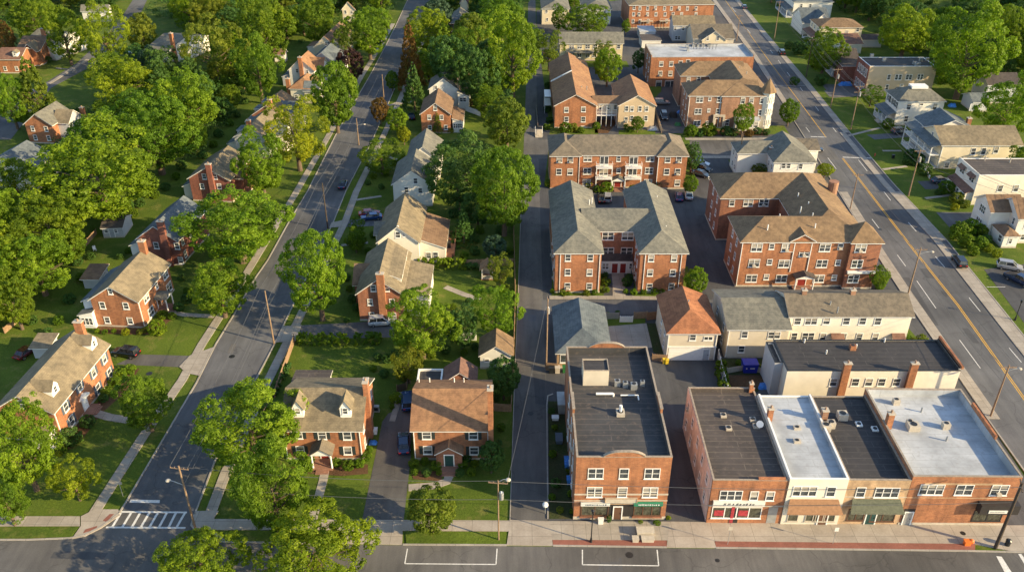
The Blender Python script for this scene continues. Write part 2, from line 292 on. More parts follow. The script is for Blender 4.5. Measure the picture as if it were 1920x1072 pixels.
# ---------------- buildings ----------------
DBG=[]
ACM=MB().box(-.3,-.42,-.2,.3,-.03,.2).mesh('window_air_conditioner','stone_trim')
class B:
    def __init__(s,name,label,cat,p0,p1,z=0.0,group=None,ydir=False):
        a,b=G(*p0,z),G(*p1,z); s.rz=math.atan2(b.y-a.y,b.x-a.x)
        if ydir: s.rz-=math.pi/2
        s.o=Vector((a.x,a.y,0)); s.e=empty(name,s.o,s.rz,label,cat,group); s.R=Matrix.Rotation(-s.rz,3,'Z'); s.name=label; s.cat=cat
    def loc(s,px,py,z): return s.R@(G(px,py,z)-s.o)
    def hit(s,px,py,side,val):
        c=s.R@(Vector((0,0,H))-s.o); d=s.R@ray(px,py)
        t=(val-c.y)/d.y if side in 'fb' else (val-c.x)/d.x
        return c+d*t
    def part(s,mb,name,mat,parent=None): return mb.build(name,mat,parent or s.e)
    def wing(s,pts,h,roof='hip',rise=1.6,z0=0,ov=.4,wall='brick_orange',rm='roof_tan',rect=None,axis=None,hips=(1,1),found=True,fascia='white_paint',run=None,shed=None):
        if rect is None:
            L=[s.loc(p[0],p[1],p[2] if len(p)>2 else h) for p in pts]; x0,x1=min(p.x for p in L)+ov,max(p.x for p in L)-ov; y0,y1=min(p.y for p in L)+ov,max(p.y for p in L)-ov
        else: x0,y0,x1,y1=rect
        if pts and axis=='x' and roof in ('gable','hip') and any(len(p)>2 for p in pts):
            yr=max(p.y for p,q in zip(L,pts) if len(q)>2); ye=min(p.y for p,q in zip(L,pts) if len(q)==2); y0=ye+ov; y1=max(y1,2*yr-ye-ov); y1=max(y1,y0+3)
        W,D=x1-x0,y1-y0; axis=axis or ('x' if W>=D else 'y'); DBG.append((s.name[:40],roof,round(W,1),round(D,1),round(x0,1),round(y0,1)))
        if roof=='shed':    # single slope, high side named by shed
            X0,Y0,X1,Y1=x0-ov,y0-ov,x1+ov,y1+ov; zf={'b':(h,h,h+rise,h+rise),'f':(h+rise,h+rise,h,h),'l':(h+rise,h,h,h+rise),'r':(h,h+rise,h+rise,h)}[shed or 'b']
            C=[(X0,Y0),(X1,Y0),(X1,Y1),(X0,Y1)]; top=[(c[0],c[1],z) for c,z in zip(C,zf)]
            MB().slab(top,[(0,1,2,3)],.06).build('roof',rm,s.e); MB().slab([(x,y,z-.06) for x,y,z in top],[(0,1,2,3)],.14).build('fascia',fascia,s.e)
            m=MB(); cs=[(x0,y0),(x1,y0),(x1,y1),(x0,y1)]
            m.add([(c[0],c[1],z0) for c in cs]+[(c[0],c[1],z-.2) for c,z in zip(cs,zf)],[(0,3,2,1),(4,5,6,7),(0,1,5,4),(1,2,6,5),(2,3,7,6),(3,0,4,7)]); m.build('wall',wall,s.e)
            return dict(x0=x0,y0=y0,x1=x1,y1=y1,h=h)
        # ridge along local axis; work in (u along ridge, v across)
        f=(lambda u,v,z:(u,v,z)) if axis=='x' else (lambda u,v,z:(v,u,z))
        u0,u1,v0,v1=(x0,x1,y0,y1) if axis=='x' else (y0,y1,x0,x1)
        U0,U1,V0,V1=u0-ov,u1+ov,v0-ov,v1+ov; vm=(V0+V1)/2; half=(V1-V0)/2; rn=run if run else half
        if roof=='gable': hips=(0,0)
        ra=U0+(rn if hips[0] else 0); rb=U1-(rn if hips[1] else 0)
        if ra>rb: ra=rb=(U0+U1)/2
        z=h; zr=h+rise; V=[f(U0,V0,z),f(U1,V0,z),f(U1,V1,z),f(U0,V1,z),f(ra,vm,zr),f(rb,vm,zr)]
        Fs=[(0,1,5,4),(2,3,4,5),(1,2,5),(3,0,4)]
        Fs=[Fs[0],Fs[1]]+([Fs[2]] if hips[1] else [])+([Fs[3]] if hips[0] else [])
        if axis=='y': Fs=[t[::-1] for t in Fs]
        MB().slab(V,Fs,.06).build('roof',rm,s.e)
        i=.03; sh=lambda p,du,dv:p
        VV=[f(U0+i,V0+i,z-.06),f(U1-i,V0+i,z-.06),f(U1-i,V1-i,z-.06),f(U0+i,V1-i,z-.06),f(ra+(0 if hips[0] else i),vm,zr-.06),f(rb-(0 if hips[1] else i),vm,zr-.06)]
        MB().slab(VV,Fs,.16).build('fascia',fascia,s.e)
        sl=rise/half; hw=h+sl*ov-.24; m=MB()
        wb=[f(u0,v0,z0),f(u1,v0,z0),f(u1,v1,z0),f(u0,v1,z0)]; wt=[f(u0,v0,hw),f(u1,v0,hw),f(u1,v1,hw),f(u0,v1,hw)]
        ap=zr-.24; W8=wb+wt+[f(u0,vm,ap),f(u1,vm,ap)]
        q=[(0,3,2,1),(0,1,5,4),(2,3,7,6)]+([(1,2,6,9,5)] if not hips[1] else [(1,2,6,5)])+([(3,0,4,8,7)] if not hips[0] else [(3,0,4,7)])
        if not hips[0] and not hips[1]: q+=[(4,5,9,8),(6,7,8,9)]
        elif hips[0] and hips[1]: q+=[(4,5,6,7)]
        else:
            W8[8]=W8[8] if not hips[0] else f(ra,vm,ap); W8[9]=W8[9] if not hips[1] else f(rb,vm,ap)
            q+=[(4,5,9,8),(6,7,8,9)]+([(5,6,9)] if hips[1] else [(7,4,8)])
        if axis=='y': q=[t[::-1] for t in q]
        m.add(W8,q)
        m.build('wall',wall,s.e)
        if found: MB().box(x0-.04,y0-.04,-.1,x1+.04,y1+.04,.35).build('foundation','stone_trim',s.e) if z0==0 else None
        return dict(x0=x0,y0=y0,x1=x1,y1=y1,h=h,ridge=zr)
    def flat(s,pts,h,par=.9,wall='brick_orange',rm='flat_black',rect=None,cop='coping',front=None,t=.24,z0=0,low='',copw=.02):
        """h: top of parapet"""
        if rect is None:
            L=[s.loc(p[0],p[1],h) for p in pts]; x0,x1=min(p.x for p in L),max(p.x for p in L); y0,y1=min(p.y for p in L),max(p.y for p in L)
        else: x0,y0,x1,y1=rect
        DBG.append((s.name[:40],'flat',round(x1-x0,1),round(y1-y0,1),round(x0,1),round(y0,1)))
        hr=h-par; m=MB().box(x0,y0,z0,x1,y1,hr); c=MB()
        for sd,(a,b_,c_,d) in dict(f=(x0,y0,x1,y0+t),b=(x0,y1-t,x1,y1),l=(x0,y0+t,x0+t,y1-t),r=(x1-t,y0+t,x1,y1-t)).items():
            hh=h-(par-.15 if sd in low else 0)
            m.box(a,b_,hr,c_,d,hh); e=copw; c.box(a-e if sd in 'fbl' else a,b_-e if sd=='f' else b_,hh,c_+e if sd in 'fbr' else c_,d+e if sd=='b' else d,hh+.1)
        s.part(m,'wall',wall); s.part(c,'coping',cop)
        s.part(MB().box(x0+t,y0+t,hr,x1-t,y1-t,hr+.03),'roof',rm)
        if par>.3:
            l=MB(); zt=lambda sd: h-(par-.15 if sd in low else 0)-.02
            l.box(x0+t+.03,y0+t+.002,hr+.03,x1-t-.03,y0+t+.03,zt('f')); l.box(x0+t+.03,y1-t-.03,hr+.03,x1-t-.03,y1-t-.002,zt('b')); l.box(x0+t+.002,y0+t+.03,hr+.03,x0+t+.03,y1-t-.03,zt('l')); l.box(x1-t-.03,y0+t+.03,hr+.03,x1-t-.002,y1-t-.03,zt('r')); s.part(l,'flashing',rm)
        return dict(x0=x0,y0=y0,x1=x1,y1=y1,h=h,hr=hr+.03)
    def plane(s,w_,side): return {'f':w_['y0'],'b':w_['y1'],'l':w_['x0'],'r':w_['x1']}[side]
    def put(s,me,name,p,side,parent=None):
        o=bpy.data.objects.new(name,me); col.objects.link(o); o.parent=parent or s.e; o.location=p
        o.rotation_euler=(0,0,{'f':0,'r':math.pi/2,'b':math.pi,'l':-math.pi/2}[side]); return o
    def win(s,w_,side,pts,w=1.05,h=1.5,n=1,fm='white_paint',gm='glass',shut=None,rail=True,local=False,val=None):
        v=val if val is not None else s.plane(w_,side); fme,gme=win_mesh(w,h,n,fm,gm,rail)
        for q in pts:
            if local: p=Vector((q[0],v,q[1])) if side in 'fb' else Vector((v,q[0],q[1]))
            else: p=s.hit(q[0],q[1],side,v)
            o=s.put(fme,'window',p,side)
            g=bpy.data.objects.new('pane',gme); col.objects.link(g); g.parent=o
            if s.cat in ('apartment building','shop building') and .9<w<2.3 and random.random()<.13: s.put(ACM,'window_air_conditioner',p+Vector((0,0,-h/2+.28)),side)
            if shut:
                k=('sh',shut,round(h,2))
                if k not in WIN: WIN[k]=MB().box(-.22,-.06,-h/2,.22,0,h/2).mesh('shutter',shut)
                for sg in (-1,1):
                    d=Vector((sg*(w/2+.29),0,0)); r=Matrix.Rotation({'f':0,'r':math.pi/2,'b':math.pi,'l':-math.pi/2}[side],3,'Z')
                    s.put(WIN[k],'shutter',p+r@d,side)
    def grid(s,w_,side,us,zs,**k): s.win(w_,side,[(u,z) for z in zs for u in us],local=True,**k)
    def door(s,w_,side,q,w=1.1,h=2.15,mat='door_red',local=False,val=None,z0=.2,label=None):
        v=val if val is not None else s.plane(w_,side)
        if local: u=q
        else: p=s.hit(q[0],q[1],side,v); u=p.x if side in 'fb' else p.y
        p=Vector((u,v,z0)) if side in 'fb' else Vector((v,u,z0))
        m=MB().box(-w/2,-.06,0,w/2,.02,h,0); frm=MB(); frm.box(-w/2-.14,-.1,0,-w/2-.002,.02,h+.14); frm.box(w/2+.002,-.1,0,w/2+.14,.02,h+.14); frm.box(-w/2-.002,-.1,h+.002,w/2+.002,.02,h+.14)
        d=s.put(m.mesh('door',mat),'door',p,side)
        if label: d['label']=label
        fo=frm.build('door_frame','white_paint',d); hd=MB().box(w/2-.2,-.11,h*.45,w/2-.12,-.062,h*.52).build('handle','metal_dark',d)
        return d
    def chim(s,px,py,h,side,val,size=(.9,.9),z0=0,mat='brick_orange',off=0):
        """(px,py): centre of the chimney top; its position found on the plane side=val"""
        p=s.hit(px,py,side,val); a,b_=size[0]/2,size[1]/2; x,y,zt=p.x,p.y,p.z if h is None else h
        m=MB().box(x-a,y-b_,z0,x+a,y+b_,zt); c=s.part(m,'chimney',mat)
        cp=MB().box(x-a-.08,y-b_-.08,zt,x+a+.08,y+b_+.08,zt+.14).build('chimney_cap','stone_trim',c)
        MB().tube((x,y,zt+.14),(x,y,zt+.55),.16,.14,8).build('flue','ceramic',c); return c
    def dormer(s,side,px,py,val,lz=None,w=1.7,h=1.6,deep=3.2,rise=.9,wall='white_paint',rm='roof_tan',ww=.8,wh=1.1,n=1):
        """gabled dormer whose window centre is at (px,py) on the plane side=val"""
        p=s.hit(px,py,side,val); g=MB(); ro=MB(); hw=w/2
        if lz: p.z=lz
        pts=[(-hw,0,-h/2-.5),(hw,0,-h/2-.5),(hw,0,h/2),(0,0,h/2+rise-.1),(-hw,0,h/2)]
        bk=[(x,deep,z) for x,y,z in pts]; g.add(pts+bk,[(0,1,2,3,4),(9,8,7,6,5),(0,5,6,1),(1,6,7,2),(2,7,8,3),(3,8,9,4),(4,9,5,0)])
        e=.22; k=rise/hw; ro.slab([(-hw-e,-.2,h/2-k*e),(-hw-e,deep,h/2-k*e),(0,deep,h/2+rise),(0,-.2,h/2+rise),(hw+e,-.2,h/2-k*e),(hw+e,deep,h/2-k*e)],[(0,3,2,1),(3,4,5,2)],.12)
        d=s.put(g.mesh('dormer',wall),'dormer',p,side); ro.build('dormer_roof',rm,d)
        fme,gme=win_mesh(ww,wh,n); o=bpy.data.objects.new('dormer_window',fme); col.objects.link(o); o.parent=d
        g=MB(); g.box(-ww/2+.09,-.03,-wh/2+.09,ww/2-.09,-.015,wh/2-.09); g.build('dormer_pane','glass',d)
        return d
    def pipe(s,x,y,z,h,r=.12,mat='metal_gray',name='vent_pipe'): return s.part(MB().tube((x,y,z-.3),(x,y,z+h),r,r,8),name,mat)
    def down(s,w_,side,us,h=None,z0=.2):   # downspouts
        for u in us:
            h_=h or w_['h']; m=MB(); 
            if side=='f': m.box(u-.06,w_['y0']-.13,z0,u+.06,w_['y0']-.005,h_-.1)
            else: x=s.plane(w_,side); sg=1 if side=='r' else -1; m.box(min(x+sg*.005,x+sg*.13),u-.06,z0,max(x+sg*.005,x+sg*.13),u+.06,h_-.1)
            s.part(m,'downspout','white_paint')
    def band(s,w_,z,h=.18,mat='stone_trim',sides='f'):
        m=MB()
        if 'f' in sides: m.box(w_['x0']-.05,w_['y0']-.05,z,w_['x1']+.05,w_['y0']-.003,z+h)
        s.part(m,'trim_band',mat)
    def portico(s,side,c,val,w=2.6,d=1.7,h=2.7,rise=.8,rm='roof_gray',flat_=False,post='white_paint',walls=None):
        """porch roof on two posts; c along the wall"""
        p=Vector((c,val,0)) if side in 'fb' else Vector((val,c,0)); e=.2; hw=w/2
        ro=MB()
        if flat_: ro.box(-hw-e,-d-e,h,hw+e,-.004,h+.18)
        else: k=rise/hw; ro.slab([(-hw-e,-d-e,h-k*e),(-hw-e,-.0,h-k*e),(0,0,h+rise),(0,-d-e,h+rise),(hw+e,-d-e,h-k*e),(hw+e,0,h-k*e)],[(0,3,2,1),(3,4,5,2)],.12)
        r=s.put(ro.mesh('portico_roof',rm),'portico_roof',p,side)
        t=MB(); t.box(-hw,-d,h-.35,hw,-d+.15,h-.12)
        if not flat_: t.add([(-hw,-d,h-.12),(hw,-d,h-.12),(0,-d,h+rise-.15),(-hw,-d+.12,h-.12),(hw,-d+.12,h-.12),(0,-d+.12,h+rise-.15)],[(0,1,2),(5,4,3),(0,2,5,3),(1,4,5,2)])
        t.box(-hw,-d+.15,h-.35,-hw+.12,-.004,h-.12); t.box(hw-.12,-d+.15,h-.35,hw,-.004,h-.12); t.build('portico_beam',post,r)
        for sg in (-1,1):
            if walls: MB().box(sg*hw-.15 if sg>0 else -hw,-d,0,hw if sg>0 else -hw+.15,-.004,h-.36).build('side_wall',walls,r)
            else: MB().tube((sg*(hw-.12),-d+.14,.3),(sg*(hw-.12),-d+.14,h-.36),.13,.11,10).build('column',post,r)
        st=MB(); st.box(-hw,-d-.1,0,hw,-.004,.3); st.box(-.9,-d-.5,0,.9,-d-.1,.2); st.box(-.9,-d-.9,0,.9,-d-.5,.1); st.build('steps','steps_brick',r)
        return r
    def ac(s,x,y,z,w=.9,d=.9,h=.8,mat='metal_gray',name='roof_unit'):
        o=s.part(MB().box(x-w/2,y-d/2,z-.02,x+w/2,y+d/2,z+h),name,mat); m=MB(); m.tube((x,y,z+h),(x,y,z+h+.06),min(w,d)*.36,None,12); m.build('fan_grille','metal_dark',o); return o

W=B  # alias
HW='brick house'
def std_house(name,label,cat,p0,p1,pts,h,rise,wall,rm,ydir=False,axis='y',z=0,**k):
    b=B(name,label,cat,p0,p1,z=z,ydir=ydir); return b,b.wing(pts,h,'gable',rise,wall=wall,rm=rm,axis=axis,**k)

# ===== west side of the tree-lined street =====
b=B('brick_house','brick house with two white gabled dormers and a grey roof, lower left near the crosswalk',HW,(101,776),(208,645),z=5.6,ydir=True)
a=b.wing([(101,776),(208,645),(32,740,8.4),(138,613,8.4)],5.6,'gable',2.8,rect=None,axis='y',wall='brick_orange',rm='roof_tan') if False else None
r0=b.loc(101,776,5.6); r1=b.loc(208,645,5.6)
a=b.wing(None,5.6,'gable',3.0,rect=(r0.x-.4-8.6,r0.y+.4,r0.x-.4,r1.y-.4),axis='y',wall='brick_orange',rm='roof_tan')
for q in ((179,654),(107,740)): b.dormer('r',q[0],q[1],a['x1']-.9,lz=7.25,w=1.8,h=1.3,deep=3.2,rise=1.0,rm='roof_tan',wall='white_paint')
b.win(a,'r',[(195,672),(175,698),(149,724),(123,762)],1.15,1.55,1,shut='shutter_blue'); b.win(a,'r',[(205,699),(184,728),(134,788)],1.2,1.7,1,shut='shutter_blue')
b.win(a,'f',[(40,757)],1.0,1.4)
d=b.hit(161,760,'r',a['x1']); b.door(a,'r',(161,762),1.1,2.2,'white_paint')
m=MB(); m.box(a['x1']+.003,d.y-1.1,2.5,a['x1']+.5,d.y+1.1,2.75); m.add([(a['x1']+.003,d.y-1.1,2.75),(a['x1']+.5,d.y-1.1,2.75),(a['x1']+.5,d.y+1.1,2.75),(a['x1']+.003,d.y+1.1,2.75),(a['x1']+.003,d.y,3.4),(a['x1']+.5,d.y,3.4)],[(1,2,5),(0,4,3),(0,1,5,4),(2,3,4,5)]); b.part(m,'door_pediment','white_paint')
m=MB(); m.box(a['x1']+.05,d.y-1.3,0,a['x1']+1.5,d.y+1.3,.35); m.box(a['x1']+1.5,d.y-1,0,a['x1']+2,d.y+1,.2); b.part(m,'steps','steps_brick')
b.chim(146,603,None,'b',a['y1']-.4,(1.3,.8)); b.down(a,'r',[a['y0']+.15])
k=b.hit(106,818,'r',a['x1']+.0); c=b.wing(None,2.7,'shed',.5,rect=(a['x1']-2.2,a['y0']-2.6,a['x1']-.5,a['y0']-.05),ov=.2,wall='white_paint',rm='roof_tan',shed='b'); b.win(c,'r',[(c['y0']+1.2,1.5)],1.5,1.6,2,local=True)

b=B('brick_house','orange brick colonial house with a small columned side porch, beside the black car driveway',HW,(262,564),(321,494),z=5.6,ydir=True)
a=b.wing([(262,564),(321,494),(163,563)],5.6,'gable',3.0,axis='y',wall='brick_orange',rm='roof_tan')
b.win(a,'f',[(206.6,546)],.8,1.2); b.win(a,'f',[(192,572),(236,573),(201,599.5),(244,601)],1.05,1.4)
b.win(a,'r',[(274,558),(310,515)],1.9,1.5,2); b.win(a,'r',[(293,535)],.9,1.4); b.win(a,'r',[(283,584),(317,538)],2.0,1.8,2)
q=b.hit(300,575,'r',a['x1']); b.portico('r',q.y,a['x1'],2.6,2.2,2.9,.5,'roof_gray'); b.door(a,'r',q.y,mat='door_brown',local=True); b.down(a,'r',[a['y0']+.15])
b.chim(265,452,None,'b',a['y1']-.4,(1.2,.9))
m=b.wing(None,4.6,'shed',1.3,rect=(a['x0']-2.2,a['y0']+1.0,a['x0']-.02,a['y1']-1.2),ov=.25,wall='white_paint',rm='roof_slate',shed='r',z0=0)
c=b.wing(None,2.7,'shed',.8,rect=(a['x0']-2.6,a['y0']-.7,a['x0']-.02,a['y0']+.96),ov=.2,wall='white_paint',rm='roof_gray',shed='r'); b.win(c,'f',[((c['x0']+c['x1'])/2,1.4)],2.1,1.5,3,local=True)

b=B('brick_house','dark red brick house with a tall end chimney between two big street trees',HW,(275,610),(334,540),z=0,ydir=True)
a=b.wing([(344,442),(252,449),(344,366,8.8)],5.6,'gable',3.2,axis='y',wall='brick_dark',rm='roof_slate')
b.win(a,'f',[(293,460),(332,461),(339,488)],1.05,1.45); b.chim(300,415,None,'f',a['y0']-.35,(1.3,.7),mat='brick_dark')
b.wing(None,3.6,'shed',1.2,rect=(a['x0']-2.4,a['y0']+.8,a['x0']-.02,a['y1']-3),ov=.25,wall='white_paint',rm='roof_slate',shed='r'); b.win(a,'r',[(a['y0']+2,4.4),(a['y0']+5.5,4.4),(a['y0']+2,1.6)],1,1.5,local=True)

b=B('brick_house','red brick gabled house with a tan cross gable, half hidden by street trees',HW,(275,610),(334,540),z=0,ydir=True)
a=b.wing([(431,339),(356,329),(423,274,8.4)],5.6,'gable',3.0,axis='y',wall='brick_dark',rm='roof_tan')
b.win(a,'f',[(383,331),(403,331),(379,349),(411,349)],1,1.3); b.chim(390,308,None,'f',a['y0']-.35,(1.2,.7),mat='brick_dark')
b.wing(None,4.8,'gable',2.0,rect=(a['x1']-1,a['y0']+3,a['x1']+1.8,a['y0']+8.5),axis='x',wall='brick_dark',rm='roof_brown'); b.wing(None,3.2,'shed',1.2,rect=(a['x0']-2.2,a['y0']+.8,a['x0']-.02,a['y1']-2),ov=.25,wall='side_gray',rm='roof_slate',shed='r')

for (q0,q1,lb,rm_,cm) in (((465,238),(493,202),'pale gabled house with stepped dark rear dormers, nearest end of the packed roofs','roof_tan',(464,219)),((497,198),(524,168),'tan roofed house with a slate front wing, middle of the packed roofs','roof_orange',(504,178))):
    b=B('brick_house',lb+'',HW,(275,610),(334,540),z=0,ydir=True)
    L=b.loc(*q0,8.4); L2=b.loc(*q1,8.4); a=b.wing(None,5.4,'gable',3.0,rect=(L.x-4.2,L.y+.4,L.x+4.2,L2.y-.4),axis='y',wall='side_gray' if rm_=='roof_tan' else 'brick_red',rm=rm_); b.chim(*cm,9.6,'f',a['y0']+.8,(1.0,.9))
    D=L2.y-L.y
    for yy in (1.0,D*.52): b.wing(None,6.9,'shed',.5,rect=(a['x0']+.5,a['y0']+yy,a['x0']+3.4,a['y0']+yy+3.2),z0=5,ov=.15,wall='side_gray',rm='roof_slate',shed='r')
    b.wing(None,3.2,'shed',1.0,rect=(a['x0']-2.6,a['y0']+1,a['x0']-.02,a['y0']+D*.6),ov=.2,wall='side_white',rm='roof_slate',shed='r'); b.wing(None,5.2,'gable',2.2,rect=(a['x1']-2,a['y0']+D*.3,a['x1']+3.2,a['y0']+D*.3+5.5),axis='x',wall='stucco_white',rm='roof_slate')
    b.win(a,'f',[(a['x0']+2,4),(a['x1']-2,4),(a['x0']+2,1.6),(a['x1']-2,1.6)],1,1.4,local=True)

b=B('timber_house','white gabled house with an orange roof and a tall orange brick chimney in front',"house",(275,610),(334,540),z=0,ydir=True)
a=b.wing([(590,134),(541,130),(579,96,8.8)],5.2,'gable',3.8,axis='y',wall='side_white',rm='roof_rust'); b.chim(562,108,None,'f',a['y0']-.4,(1.2,.7))
b.win(a,'f',[(557,133),(576,135)],.9,1.3); b.wing(None,5,'gable',3.0,rect=(a['x1']-2,a['y0']+2,a['x1']+2.0,a['y0']+8),axis='x',wall='side_white',rm='roof_rust'); b.wing(None,3.0,'shed',1.1,rect=(a['x0']-2.6,a['y0']+.5,a['x0']-.02,a['y0']+7),ov=.2,wall='side_gray',rm='roof_slate',shed='r')
b=B('timber_house','low house with a pale orange hipped roof in front of the tall orange chimney',"house",(275,610),(334,540),z=0,ydir=True)
a=b.wing([(585,168),(541,166),(577,145)],4.2,'hip',2.4,axis='y',wall='stucco_white',rm='roof_rust'); b.chim(539,148,None,'f',a['y0']+1,(1.1,.9)); b.wing(None,3.8,'gable',2.2,rect=(a['x1']-2,a['y0']-.5,a['x1']+2.2,a['y0']+4.5),axis='x',wall='stucco_white',rm='roof_slate'); b.grid(a,'f',[a['x0']+1.5,a['x1']-1.5],[1.7],w=1.2,h=1.3)
b=B('timber_house','house with a wide slate blue roof just beyond the orange roofed white house',"house",(275,610),(334,540),z=0,ydir=True)
a=b.wing([(628,118),(583,112),(618,92)],5,'gable',3.0,axis='y',wall='side_gray',rm='roof_slate'); b.wing(None,4.6,'gable',2.4,rect=(a['x1']-2,a['y0']+1,a['x1']+2.5,a['y0']+6),axis='x',wall='side_white',rm='roof_slate'); b.grid(a,'f',[a['x0']+2,a['x1']-2],[4,1.7],w=1,h=1.4)
b=B('timber_house','cream gable end house with a brown roof, furthest up the row left of the road',"house",(275,610),(334,540),z=0,ydir=True)
a=b.wing([(632,91),(588,88),(640,60)],5,'gable',3.8,axis='y',wall='side_cream',rm='roof_brown'); b.win(a,'f',[(611,82),(616,82)],.9,1.3); b.wing(None,4.6,'shed',.6,rect=(a['x0']-3,a['y0']+2,a['x0']-.02,a['y0']+8),ov=.2,wall='side_white',rm='roof_brown',shed='r')
b=B('white_garage','small white garage with a dark brown roof left of the orange roofed house','garage',(511,110),(536,110),z=0)
a=b.wing([(511,103),(535,103),(533,94,4.1)],2.6,'gable',1.5,axis='x',wall='side_white',rm='roof_red')
b=B('garden_shed','weathered grey timber shed with a dark roof on the shaded back lawn','shed',(192,443),(231,442),z=0)
a=b.wing([(187,428),(229,427),(237,408,3.2)],2.4,'gable',1.3,axis='x',wall='side_gray',rm='roof_dark',ov=.25); b.win(a,'f',[(199,433),(217,433)],.8,.9); b.door(a,'f',a['x0']+1.9,.9,1.9,'door_gray',local=True)
b=B('garden_shed','low brown roofed outbuilding behind the orange brick colonial house','shed',(150,528),(190,528),z=0)
a=b.wing([(148,524),(185,524),(197,498)],2.2,'shed',.5,wall='side_gray',rm='roof_brown',shed='b')
b=B('garden_shed','low tan roofed garage behind the lower left brick house, next to the maroon car','shed',(53,655),(95,655),z=0)
a=b.wing([(52,653),(88,653),(112,628)],2.3,'shed',.5,wall='side_gray',rm='roof_tan',shed='b')
# far west
def simple(name,label,cat,p0,p1,pts,h,roof,rise,wall,rm,z=0,axis=None,ydir=False,rows=((.25,.75),(4.1,1.6)),extra=None,**k):
    b=B(name,label,cat,p0,p1,z=z,ydir=ydir); a=b.wing(pts,h,roof,rise,wall=wall,rm=rm,axis=axis,**k)
    if rows:
        Wd=a['x1']-a['x0']; b.grid(a,'f',[a['x0']+Wd*t for t in rows[0]],[z_ for z_ in rows[1] if z_<h-.8],w=1,h=1.4)
    return b,a
b,a=simple('timber_house','white house with a big grey roof at the left edge, cut by the frame','house',(275,610),(334,540),[(62,318),(-15,300),(38,262,8.8)],5.6,'gable',3.2,'side_white','roof_slate',ydir=True,axis='y'); b.dormer('f',42,318,a['y0']-.3,w=2.6,h=1.6,deep=3,rise=1.3,wall='side_white',rm='roof_slate')
b,a=simple('brick_house','brick and grey shingled house with a tan front gable beyond the large tree cluster',HW,(275,610),(334,540),[(98,236),(53,227),(125,190,8.2)],5.2,'gable',3.0,'brick_orange','roof_gray',ydir=True,axis='y'); b.wing(None,5,'gable',2.6,rect=(a['x1']-1,a['y1']-7,a['x1']+3,a['y1']-1),axis='x',wall='side_gray',rm='roof_tan'); b.chim(153,202,None,'r',a['x1']+2.4,(1,.9))
b,a=simple('brick_house','brick cottage with a white edged front gable facing the upper left side street',HW,(30,118),(80,118),[(28,94),(76,94),(70,66,8)],5,'gable',2.8,'brick_orange','roof_brown',axis='x'); b.wing(None,4.8,'gable',2.6,rect=(a['x1']-5,a['y0']-1.6,a['x1']-.6,a['y0']+3),axis='y',wall='brick_orange',rm='roof_tan'); b.win(a,'f',[(a['x1']-2.8,3.4)],.9,1.3,local=True,val=a['y0']-1.6)
b,a=simple('brick_house','brown roofed cottage cut by the left edge above the conifer',HW,(0,125),(45,125),[(-10,112),(38,112),(30,89,7)],4.6,'gable',2.4,'brick_orange','roof_red',axis='x'); b.dormer('f',27,101,a['y0']+.6,w=1.4,h=.9,deep=2,rise=.6)
b,a=simple('timber_house','white gabled house with a pale roof behind the thin street tree, upper left','house',(64,92),(100,96),[(66,72),(98,86),(98,56,8)],5.2,'gable',2.8,'side_white','roof_gray',axis='x'); b.chim(79,54,None,'f',a['y0']+2,(1.1,.9))
b,a=simple('timber_house','white gabled house with an orange chimney right of the upper left side street','house',(295,102),(330,106),[(295,84),(312,100),(342,66,8)],5.2,'gable',2.8,'side_white','roof_gray',axis='x'); b.chim(320,63,None,'f',a['y0']+3,(1.1,.9))
b,a=simple('timber_house','pale house glimpsed behind the yellow tree at the top left','house',(150,30),(215,30),[(150,22),(196,22),(194,14,6.4)],4.0,'gable',2.2,'side_white','roof_gray',axis='x')
b,a=simple('timber_house','distant pink gabled house above the row left of the road','house',(642,24),(668,24),[(640,18),(667,18),(660,4,8)],5,'gable',3,'side_cream','roof_orange',axis='y')

# ===== middle block =====
b=B('brick_house','brick colonial with two pointed dormers and a red front door by the driveway',HW,(545,858),(681,858),z=0)
a=b.wing([(531,808),(678,808),(700,720),(535,727,8.4)],5.6,'gable',2.9,axis='x',wall='brick_orange',rm='roof_tan')
b.win(a,'f',[(559,814),(604,815),(651,816),(563,843),(652,844)],1.2,1.5,shut='shutter_dark')
for q in ((558,770),(647,770)): b.dormer('f',q[0],q[1],a['y0']+1.5,w=1.5,h=1.35,deep=2.4,rise=1.3,rm='roof_tan')
q=b.hit(609,850,'f',a['y0']); b.door(a,'f',q.x,mat='door_red',local=True); b.portico('f',q.x,a['y0'],2.9,2.2,3.0,1.0,'roof_olive')
b.down(a,'f',[a['x1']-.2,a['x0']+.2]); b.chim(685,714,None,'r',a['x1']+.35,(.7,1.3),z0=0)
b.win(a,'r',[(a['y0']+1.8,4.3),(a['y0']+1.8,1.6),(a['y1']-2,4.3)],1,1.4,local=True)
c=b.wing([(546,718),(616,718),(624,693)],3.4,'shed',.3,wall='side_white',rm='flat_brown',shed='f',ov=.3)
c=b.wing([(616,722),(655,722),(655,712)],3.0,'shed',.3,wall='side_white',rm='roof_gray',shed='f',ov=.2)

